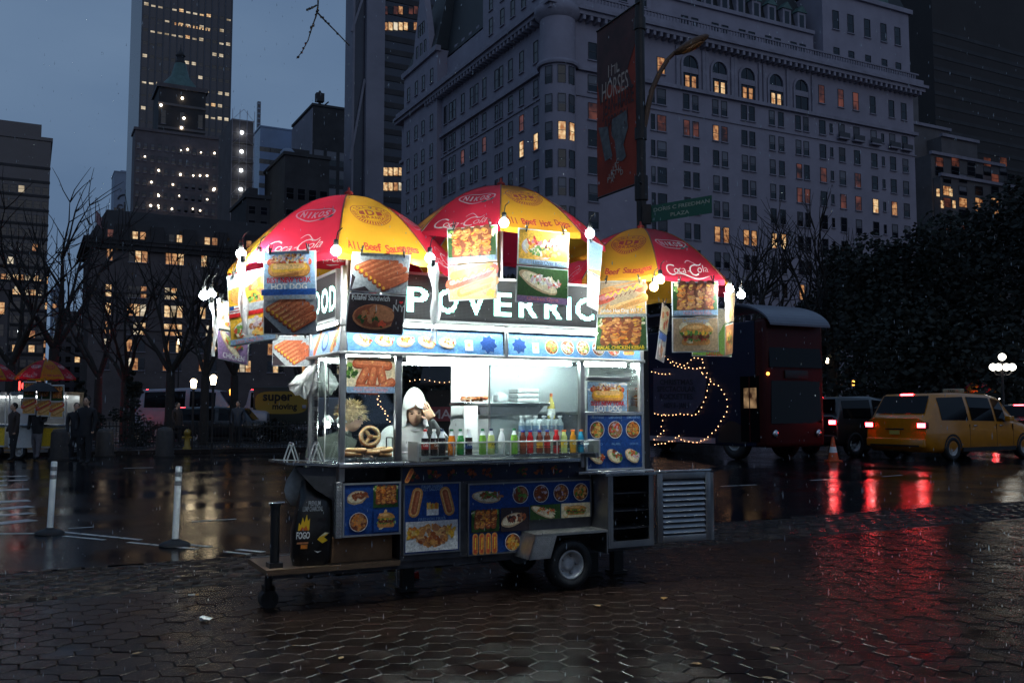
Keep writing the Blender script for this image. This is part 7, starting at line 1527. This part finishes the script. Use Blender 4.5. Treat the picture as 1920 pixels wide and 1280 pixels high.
b = MB(); BAN = mat('banner_red', (.42, .05, .02), .6, var=.3, vs=1.5, transl=.2); BAND = mat('banner_dark', (.07, .02, .018), .6, var=.5, vs=2.5); BANG = mat('banner_grey', (.13, .13, .13), .6, var=.5, vs=9); BANP = mat('banner_pale', (.55, .42, .34), .6)
g_ = [fnb(i / 4, j / 14) for j in range(15) for i in range(5)]; b.add(g_, [(j * 5 + i, j * 5 + i + 1, (j + 1) * 5 + i + 1, (j + 1) * 5 + i) for j in range(14) for i in range(4)], BAN, True); b.add([q - nn * .004 for q in g_], [(j * 5 + i, (j + 1) * 5 + i, (j + 1) * 5 + i + 1, j * 5 + i + 1) for j in range(14) for i in range(4)], BAN, True)
p = Print(b, lambda u, v: fnb(u, v / 2.4), nn, .0006, .004)
p.pts([(.0, 2.4), (1, 2.4), (1, 1.9), (.8, 1.6), (.95, 1.3), (.3, 1.55), (.1, 1.3), (.0, 1.7)], BAND); p.text('NYC', .5, 2.1, .2, BANP, .3, .04); p.text('THE', .43, 1.78, .4, BANP, .34, .0); p.text('HORSES', .48, 1.47, .38, BANP, .68, .0); p.text('JEAN-MARIE', .56, 1.2, .34, BAND, .8, .01); p.text('APPRIOU', .5, .97, .34, BAND, .62, .01)
p.pts([(.05, 1.0), (.3, .95), (.38, .62), (.42, .5), (.22, .48), (.15, .7)], BANG); p.pts([(.42, 1.02), (.78, 1.05), (.82, .8), (.7, .6), (.76, .42), (.66, .38), (.52, .42), (.48, .7), (.4, .8)], BANG)
for i, s_ in enumerate(('PUBLIC', 'ART', 'FUND')):
    for k, c in enumerate(s_): p.text(c, .3 + .05 * k + .1 * i, .2 + .042 * k * (1 if i < 2 else -1) + (0, -.02, .16)[i], .1, BANP, None, .02)
b.build('cloth', t); b = MB(); b.tube(B + Vector((0, 0, .02)) + (B - A).normalized() * .15, A + Vector((0, 0, .02)), .018, IRON, 6); b.tube(C + (B - A).normalized() * .12, D, .018, IRON, 6); b.build('bracket', t)
TL, TR = at(1218, 386, 14.85), at(1334, 365, 14.1); t = thing('street_sign', 'green street sign reading DORIS C FREEDMAN PLAZA on the lamp post', 'sign', T(TL)); B = TR - TL; B.z = 0; dn = Vector((0, 0, -.275)); nn = Vector((B.y, -B.x, 0)).normalized(); nn = nn if nn.dot(EYE - TL) > 0 else -nn
GRS = mat('sign_green', (.012, .10, .055), .4); SGW = mat('sign_lettering', (.5, .48, .36), .4); b = MB(); b.slab([Vector() - nn * .012, B - nn * .012, B + dn - nn * .012, dn - nn * .012], nn * .012, GRS); p = Print(b, lambda u, v: B * u + dn * (1 - v), nn, .0005, .003); p.text('DORIS C FREEDMAN', .52, .70, .3, SGW, .9, .01); p.text('PLAZA', .5, .28, .3, SGW, .3, .01); b.build('plate', t); b = MB(); b.box((-.12, -.03, -.3), (.02, .03, .02), IRON); b.build('bracket', t)
# delineator posts
DEL = mat('delineator_white', (.82, .84, .84), .4, var=.06, vs=9); GREYB = mat('reflective_grey', (.24, .24, .25), .3)
for px, py, lab, lean in ((93, 1000, 'white flexible post at left, beside the crosswalk stripes', .03), (328, 1022, 'white flexible post nearer the food cart, on the painted line', .025)):
    w = ground(px, py); t = thing('delineator_post', lab, 'traffic post', T((w.x, w.y, 0)) @ Ry(lean), 'white flexible traffic posts'); MB().lathe([(.036, .05), (.036, .86), (.03, .872)], DEL, 14).build('post', t)
    for z in (.66, .76): MB().lathe([(.0372, z), (.0372, z + .05)], GREYB, 14, cap=False).build('reflective_band', t)
    MB().lathe([(.17, 0), (.165, .02), (.11, .045), (.06, .06), (.045, .075)], RUBBER, 18).build('base', t)
# kiosk with a market board, seen through the cart
A = at(797, 763, 19); B = at(1004, 763, 19); w = (B - A).x
t = thing('market_kiosk', 'dark market kiosk with a wine red MARKET board seen through the cart window', 'kiosk', T((A.x, 19, 0))); WOODD = mat('kiosk_dark_wood', (.02, .017, .016), .7, var=.3, vs=3)
b = MB().box((.05, .06, 0), (w, 1.8, 1.9), WOODD); b.slab([(-.1, -.1, 2.0), (w + .1, -.1, 2.0), (w + .1, 1.0, 2.6), (-.1, 1.0, 2.6)], (0, 0, .05), WOODD); b.build('hut', t); b = MB().box((0, 0, 1.27), (w, .05, 1.56), mat('wine_red_board', (.20, .02, .035), .5, emit=.0, var=.2, vs=3)); b.text('MARKET', (w * .3, -.004, 1.415), (1, 0, 0), (0, 0, 1), .26, mat('board_lettering', (.5, .4, .42), .5), width=w * .5, bold=.01); b.text('TREATS', (w * .78, -.004, 1.415), (1, 0, 0), (0, 0, 1), .26, _mats['board_lettering'], width=w * .36, bold=.01); b.build('sign_board', t)
for k in range(26): put('string_bulb', sb_me, t, T((.1 * k - .3, -.12, 2.08 + .03 * math.sin(k * .7))) @ Matrix.Scale(.55, 4))
A = at(700, 735, 17); t = thing('light_string', 'hanging string of tiny warm bulbs seen through the pretzel case', 'string lights', T(A)); pts = [at(x, y, 17) - A for x, y in ((705, 738), (708, 748), (709, 758), (717, 766), (722, 775), (726, 786))]; MB().path([pts[0] + Vector((0, 0, 1.2))] + pts, .006, BLACK, 4).build('cord', t)
for q in pts: put('string_bulb', sb_me, t, T(q) @ Matrix.Scale(.8, 4)); put('string_bulb', sb_me, t, T(q + Vector((.05, 0, -.04))) @ Matrix.Scale(.6, 4))
# second food carts far left and far right
um = [o for o in bpy.data.objects if o.name.startswith('umbrella') and o.parent is None][0]
far_bulb = MB().ball((0, 0, 0), .05, mat('far_bulb_glow', (1, 1, 1), .4, emit=9, ecol=(1, .95, .9)), 8, 6).mesh('bulb'); TUBE2 = mat('far_tube_glow', (1, 1, 1), .4, emit=8, ecol=(.9, 1, .97))
def far_cart(lab, x, Y, w, sign, ulab):
    t = thing('food_cart', lab, 'food cart', T((x, Y, 0))); b = MB().box((0, 0, .35), (w, 1.2, 1.0), WHITEP).box((0, .9, 1.0), (w, 1.2, 2.0), STEELB).bbox((-.05, -.1, 1.0), (w + .05, 1.2, 1.06), STEEL, .01).box((0, 0, 1.95), (w, 1.2, 2.05), STEELB)
    for px_ in (0, w): b.tube((px_, 0, 1), (px_, 0, 2), .03, ALU, 6)
    b.build('body', t); MB().tube((.1, .3, 1.9), (w - .1, .3, 1.9), .03, TUBE2, 8).build('tube_light', t)
    b = MB(); b.box((.05, -.01, 1.05), (w * .5, .0, 1.55), mat('lit_panel', (.7, .7, .72), .5)); b.box((w * .55, -.01, .4), (w, .0, .95), INK['yellow']); b.build('panel', t)
    b = MB(); b.box((w * .05, -.03, 2.06), (w * .45, .02, 2.4), BLACK); b.text(sign, (w * .25, -.035, 2.23), (1, 0, 0), (0, 0, 1), .36, mat('red_led', (1, .05, .03), .5, emit=5, ecol=(1, .05, .04)), bold=.03); b.build('led_sign', t)
    for x_ in (.3, w - .3): e = bpy.data.objects.new('wheel', None); COL.objects.link(e); e.parent = t; wheel('wheel', e, (x_, .1, .22), .22, .14, .13)
    copy_thing(um, T((x + w * .5, Y + .4, .1)) @ Rz(rad(40)) @ Matrix.Scale(.9, 4), ulab)
    for k, dx in enumerate((.55 * w, .92 * w)):
        q = thing('light_bulb', ('left' if k == 0 else 'right') + ' bulb on the ' + ulab.split(' over ')[1], 'light bulb', T((x + dx, Y - .35, 2.05 + .05 * k)), 'bulbs on the far food carts'); put('bulb', far_bulb, q); put('socket', sock_me, q)
    return t
far_cart('distant lit food cart at the far left with a red LED sign', -15.3, 28.5, 1.7, 'IC', 'shadowed umbrella over the distant food cart at far left')
far_cart('distant lit food cart at the left edge, cut off by the frame', -17.4, 29.2, 1.6, 'HOT', 'shadowed umbrella over the cut off cart at the left edge')
far_cart('distant food cart beyond the yellow taxi, lit white', 24.3, 50, 1.7, 'DOGS', 'umbrella over the distant cart beyond the taxi')
for k, (dx, lab) in enumerate(((.3, 'hanging lit poster on the distant food cart, left one'), (.85, 'hanging lit poster on the distant food cart, middle one'), (1.35, 'hanging lit poster on the distant food cart, right one'))):
    t = thing('food_poster', lab, 'poster', T((-14.7 + dx * .8, 28.0, 2.35 - .05 * k))); b = MB(); b.box((-.2, 0, -1.0), (.2, .01, 0), SHEET); p = Print(b, lambda u, v: Vector((-.2 + .4 * u, 0, -1 + .4 * v)), (0, -1, 0)); pic_kebab(p, (.05, 1.3, .95, 2.4), None); pic_jumbo(p, (.05, .1, .95, 1.2), None); b.build('picture_sheet', t)
# lamps
GLOB = mat('globe_glow', (1, .95, .85), .5, emit=7, ecol=(1, .95, .82)); LANT = mat('lantern_glow', (1, .85, .6), .5, emit=12, ecol=(1, .8, .5))
w = at(1879, 700, 42); t = thing('globe_lamp', 'five globe park lamp at the right edge', 'lamp post', T((w.x, 42, 0))); g0 = Vector((w.x, 42, 0)); MB().lathe([(.2, 0), (.15, .6), (.07, 1), (.06, 3.7)], IRON, 10).build('pole', t)
for px, py in ((1879, 669), (1862, 688), (1872, 688), (1887, 688), (1898, 688)): q = at(px, py, 42) - g0; MB().ball(q, .16, GLOB, 12, 8).build('globe', t)
for px in (1862, 1872, 1887, 1898): q = at(px, 692, 42) - g0; MB().path([(0, 0, q.z - .3), (q.x * .7, 0, q.z - .25), (q.x, 0, q.z - .1)], .03, IRON, 6).build('arm', t)
for px, py, Y, lab in ((363, 719, 33, 'left park lantern before the white vans'), (400, 712, 31.5, 'right park lantern, brighter and taller'), (336, 640, 60, 'high roadway lamp glowing among the bare trees'), (1551, 676, 60, 'small bright lamp right of the bus'), (1600, 718, 62, 'low warm lamp between the bus and the taxi'), (1830, 646, 70, 'orange lamp high in the dark trees at right'), (1880, 551, 75, 'orange speck lamp near the top of the right trees'), (434, 735, 44, 'orange lamp right of the white vans'), (37, 624, 48, 'starburst bright lamp above the far left food cart')):
    q = at(px, py, Y); t = thing('park_lantern' if Y < 35 else 'roadway_lamp', lab, 'lamp post', T((q.x, Y, 0)), 'lamps round the square'); s_ = .11 if Y < 35 else .1; OR = 'orange' in lab or 'warm' in lab
    MB().tube((0, 0, 0), (0, 0, q.z - .2), .045, IRON, 8).build('pole', t); MB().lathe([(s_ * .7, q.z - .16), (s_ * 1.1, q.z + .1), (s_ * .4, q.z + .17)], AMB if OR else LANT if 'starburst' not in lab else LAMPC, 10).build('lamp_glass', t); MB().lathe([(s_ * .75, q.z - .2), (s_ * .75, q.z - .165)], IRON, 10).lathe([(s_ * 1.2, q.z + .172), (.02, q.z + .3)], IRON, 10).build('lamp_cap', t)
# granite bollards, hydrant, benches
GRAN = mat('rough_granite', (.045, .038, .036), .6, var=.35, vs=8, bump=.8, bs=16)
for px, py, h_, lab in ((308, 856, .95, 'granite bollard right of the dark standing figure'), (112, 862, .95, 'granite bollard beside the person with the umbrella'), (196, 855, .9, 'granite bollard half hidden by the standing figure')):
    w = ground(px, py); t = thing('stone_bollard', lab, 'bollard', T((w.x, w.y, 0)), 'granite bollards on the far side'); MB().lathe([(.3, 0), (.28, .1), (.26, h_ * .85), (.2, h_ * .97), (.05, h_)], GRAN, 14).build('shaft', t); MB().lathe([(.33, 0), (.33, .06)], GRAN, 14).build('foot', t)
w = at(352, 800, 33); t = thing('fire_hydrant', 'yellowish hydrant in the dark behind the far kerb', 'hydrant', T((w.x, 33, .13))); HYD = mat('hydrant_yellow', (.3, .2, .03), .5); MB().lathe([(.16, 0), (.16, .06), (.1, .08), (.1, .5), (.13, .52), (.12, .62), (.04, .7)], HYD, 12).build('barrel', t); MB().tube((-.18, 0, .4), (.18, 0, .4), .05, HYD, 8).build('nozzle', t)
FNM = mat('fence_iron', (.012, .012, .012), .5)
t = thing('park_fence', 'low black iron fence along the far sidewalk at left', 'fence', T((-17, 34.2, .13))); b = MB()
for z in (.15, .75): MB().box((0, -.02, z), (11.5, .02, z + .04), FNM).build('rail', t)
pk = MB().box((-.012, -.012, 0), (.012, .012, .9), FNM).add([(-.012, -.012, .9), (.012, -.012, .9), (.012, .012, .9), (-.012, .012, .9), (0, 0, .98)], [(0, 1, 4), (1, 2, 4), (2, 3, 4), (3, 0, 4)], FNM).mesh('picket')
for k in range(92): put('picket', pk, t, T((.125 * k + .06, 0, 0)))
# people in the dark
DKC = mat('dark_coat', (.018, .018, .022), .8, var=.3, vs=6); GRT = mat('grey_trousers', (.16, .15, .17), .8, var=.2, vs=8); BRN = mat('brown_coat', (.05, .035, .03), .8)
def person(lab, px, Y, h, coat, tro, z0=.0, turn=0, walk=.12, umb=False, hood=False):
    w = at(px, 700, Y); s_ = h / 1.75; t = thing('person', lab, 'person', T((w.x, Y, z0)) @ Rz(turn) @ Matrix.Scale(s_, 4)); b = MB(); u = umb
    addskin(b, [(0, 0, .95), (0, 0, 1.2), (0, -.01, 1.38), (0, -.01, 1.5), (0, -.02, 1.62), (-.2, 0, 1.4), (-.24, .02, 1.12), (-.22, -.1, .88), (.2, 0, 1.4), (.25, -.02, 1.14), (.2, -.2, 1.1) if u else (.22, -.08, .88), (.17, -.24, 1.3) if u else (.21, -.12, .8), (-.1, walk * .3, .5), (-.1, walk, .08), (-.1, walk - .14, .04), (.1, -walk * .5, .5), (.1, -walk, .08), (.1, -walk - .14, .04)],
            [(0, 1), (1, 2), (2, 3), (3, 4), (2, 5), (5, 6), (6, 7), (2, 8), (8, 9), (9, 10), (10, 11), (0, 12), (12, 13), (13, 14), (0, 15), (15, 16), (16, 17)], [.15, .15, .13, .06, .05, .075, .058, .042, .075, .058, .042, .035, .09, .055, .045, .09, .055, .045], lambda c: SHOE if c.z < .1 else (tro if c.z < .84 and abs(c.x) < .2 else (SKIN if c.z > 1.5 or (c.z < .86 and abs(c.x) >= .2) else coat)), 1)
    head(b, T((0, -.03, 1.63))); b.build('body', t)
    b = MB(); b.ball((0, .0, 1.66), .1, coat if hood else HAIR, 12, 8, (.9, 1, 1.05)); b.build('hood' if hood else 'hair', t)
    return t, w, s_
t, w, s_ = person('person in grey trousers holding a black umbrella at the far left', 74, 28.2, 1.8, DKC, GRT, walk=.16, umb=True)
q = thing('hand_umbrella', 'open black umbrella held by the person at the far left', 'umbrella', T((w.x + .17, 28.0, 0))); b = MB(); vs_ = [(0, 0, 2.32)] + [(.55 * r * math.cos(2 * math.pi * i / 8), .55 * r * math.sin(2 * math.pi * i / 8), 2.32 - .28 * r ** 2) for r in (.35, .7, 1) for i in range(8)]; b.add(vs_, [(0, 1 + i, 1 + (i + 1) % 8) for i in range(8)] + [(1 + r * 8 + i, 9 + r * 8 + i, 9 + r * 8 + (i + 1) % 8, 1 + r * 8 + (i + 1) % 8) for r in range(2) for i in range(8)], DKC, True); b.build('canopy', q); MB().tube((0, 0, 1.3), (0, 0, 2.38), .01, BLACK, 6).build('shaft', q)
person('tall figure in a dark coat standing before the bollards at left', 165, 26, 1.85, DKC, DKC, walk=.05)
person('figure in a hooded dark coat beside the tall figure at left', 146, 27.5, 1.7, DKC, DKC, walk=.1, hood=True, turn=.5)
person('pedestrian in a dark jacket in front of the moving truck', 448, 34.8, 1.7, mat('navy_jacket', (.03, .04, .06), .6), DKC, .13, walk=.1)
person('pedestrian in a brown coat by the parked vans', 334, 35.5, 1.65, BRN, DKC, .13, walk=.1, turn=1.2)
person('dark pedestrian next to the far left food cart', 30, 27.6, 1.7, BRN, DKC, walk=.08, turn=-.6)
# traffic cone and road bits at right
CONE = mat('cone_orange', (.6, .1, .02), .5); w = at(1562, 840, 27.6); t = thing('traffic_cone', 'small traffic cone between the off road car and the taxi', 'traffic cone', T((w.x, 27.6, 0))); MB().lathe([(.16, .03), (.03, .7)], CONE, 14).build('body', t); MB().box((-.2, -.2, 0), (.2, .2, .03), CONE).build('foot', t); MB().lathe([(.118, .25), (.085, .42)], DEL, 14, cap=False).build('reflective_band', t)
for k, (px, py) in enumerate(((735, 1066), (822, 1058))):
    w = ground(px, py); t = thing('yellow_marker', ('left' if k == 0 else 'right') + ' yellow utility marker glowing under the cart body', 'marker', T((w.x, w.y, 0))); YM = mat('marker_yellow', (.75, .65, .02), .4); MB().bbox((-.03, -.02, .004), (.03, .02, .09), YM, .006).build('tab', t); MB().bbox((-.045, -.035, 0), (.045, .035, .006), YM, .002).build('foot', t)
w = ground(775, 1085); t = thing('red_cup', 'crushed red cup on the ground under the cart', 'litter', T((w.x, w.y, .03))); MB().lathe([(.022, -.04), (.034, .045), (.033, .045), (.02, -.035)], INK['red'], 12, Ry(rad(80))).build('cup', t); MB().torus((0, 0, .045), .034, .003, INK['red'], Ry(rad(80)), 12, 5).build('rim', t)
# the city going on to both sides of the view
b = MB(); GI = GRID
for X, Y, w, d, h in ((-122, 120, 30, 40, 62), (-130, 95, 32, 40, 48), (-165, 60, 40, 50, 70), (-210, 20, 40, 40, 55), (-178, 190, 36, 40, 90), (-215, 130, 40, 40, 75), (150, 150, 40, 40, 80), (190, 105, 34, 40, 52), (225, 60, 40, 50, 66), (260, 10, 40, 40, 58), (230, 190, 40, 40, 95)):
    M_ = frame(X, Y); b.box((0, 0, -.05), (w, d, h), BRK, M_); b.box((-.4, -.4, h), (w + .4, d + .4, h + 1), DK, M_)
    for r in range(int(h / 4) - 1):
        for c in range(int(w / 3.4)):
            x, z = 2 + c * 3.4, 4 + r * 4; m_ = rnd.choice([WDARK] * 7 + [WLIT, WHOT]); b.add([(x, -.05, z), (x + 1.5, -.05, z), (x + 1.5, -.05, z + 2.2), (x, -.05, z + 2.2)], [(0, 1, 2, 3)], m_, False, M_)
            if X > 0: b.add([(-.05, x * d / w, z), (-.05, x * d / w, z + 2.2), (-.05, x * d / w + 1.5, z + 2.2), (-.05, x * d / w + 1.5, z)], [(0, 1, 2, 3)], m_, False, M_)
b.build('far_city', kind='stuff', label='dim far-off city blocks at both sides of the square')
# added unseen park wood behind the camera, blocking low sky light from the cart
b = MB()
for k in range(26):
    x = -62 + 5 * k; b.tube((x, -24 + 3 * math.sin(k * 2.1), -.05), (x + .4, -24 + 3 * math.sin(k * 2.1), 8), .3, BARK, 6, .15)
for k in range(9000):
    x, y, z = rnd.uniform(-66, 66), -24 + rnd.gauss(0, 2.6), 2.5 + 15 * rnd.random() ** .9 + 2 * math.sin(rnd.random() * 9); q, e = perp(Vector((rnd.uniform(-1, 1), rnd.uniform(-1, 1), rnd.uniform(-.4, 1))).normalized()); s_ = rnd.uniform(.3, .75); q *= s_; e *= s_; c = Vector((x, y, z)); b.add([c - q, c - e, c + q, c + e], [(0, 1, 2, 3)], EVG)
b.build('shade_wood', kind='stuff', label='added unseen park wood behind the camera, blocking low sky light')
# ================================================================== rain
RAIN = mat('rain_drop', (.8, .85, .9), .05, spec=.8, coat=1, alpha=.55)
b = MB()
for k in range(2800):
    Y = rnd.uniform(2.2, 8.2); X = rnd.uniform(-.6, .6) * Y; Z = rnd.uniform(.05, 4.2); l, r = rnd.uniform(.004, .014), rnd.uniform(.0012, .0022)
    b.add([(X, Y, Z + l), (X - r, Y, Z), (X + r, Y, Z), (X, Y - r, Z), (X, Y, Z - l * .6)], [(0, 1, 3), (0, 3, 2), (1, 4, 3), (3, 4, 2)], RAIN)
b.build('rain', kind='stuff', label='fine falling rain drops caught by the cart lights')
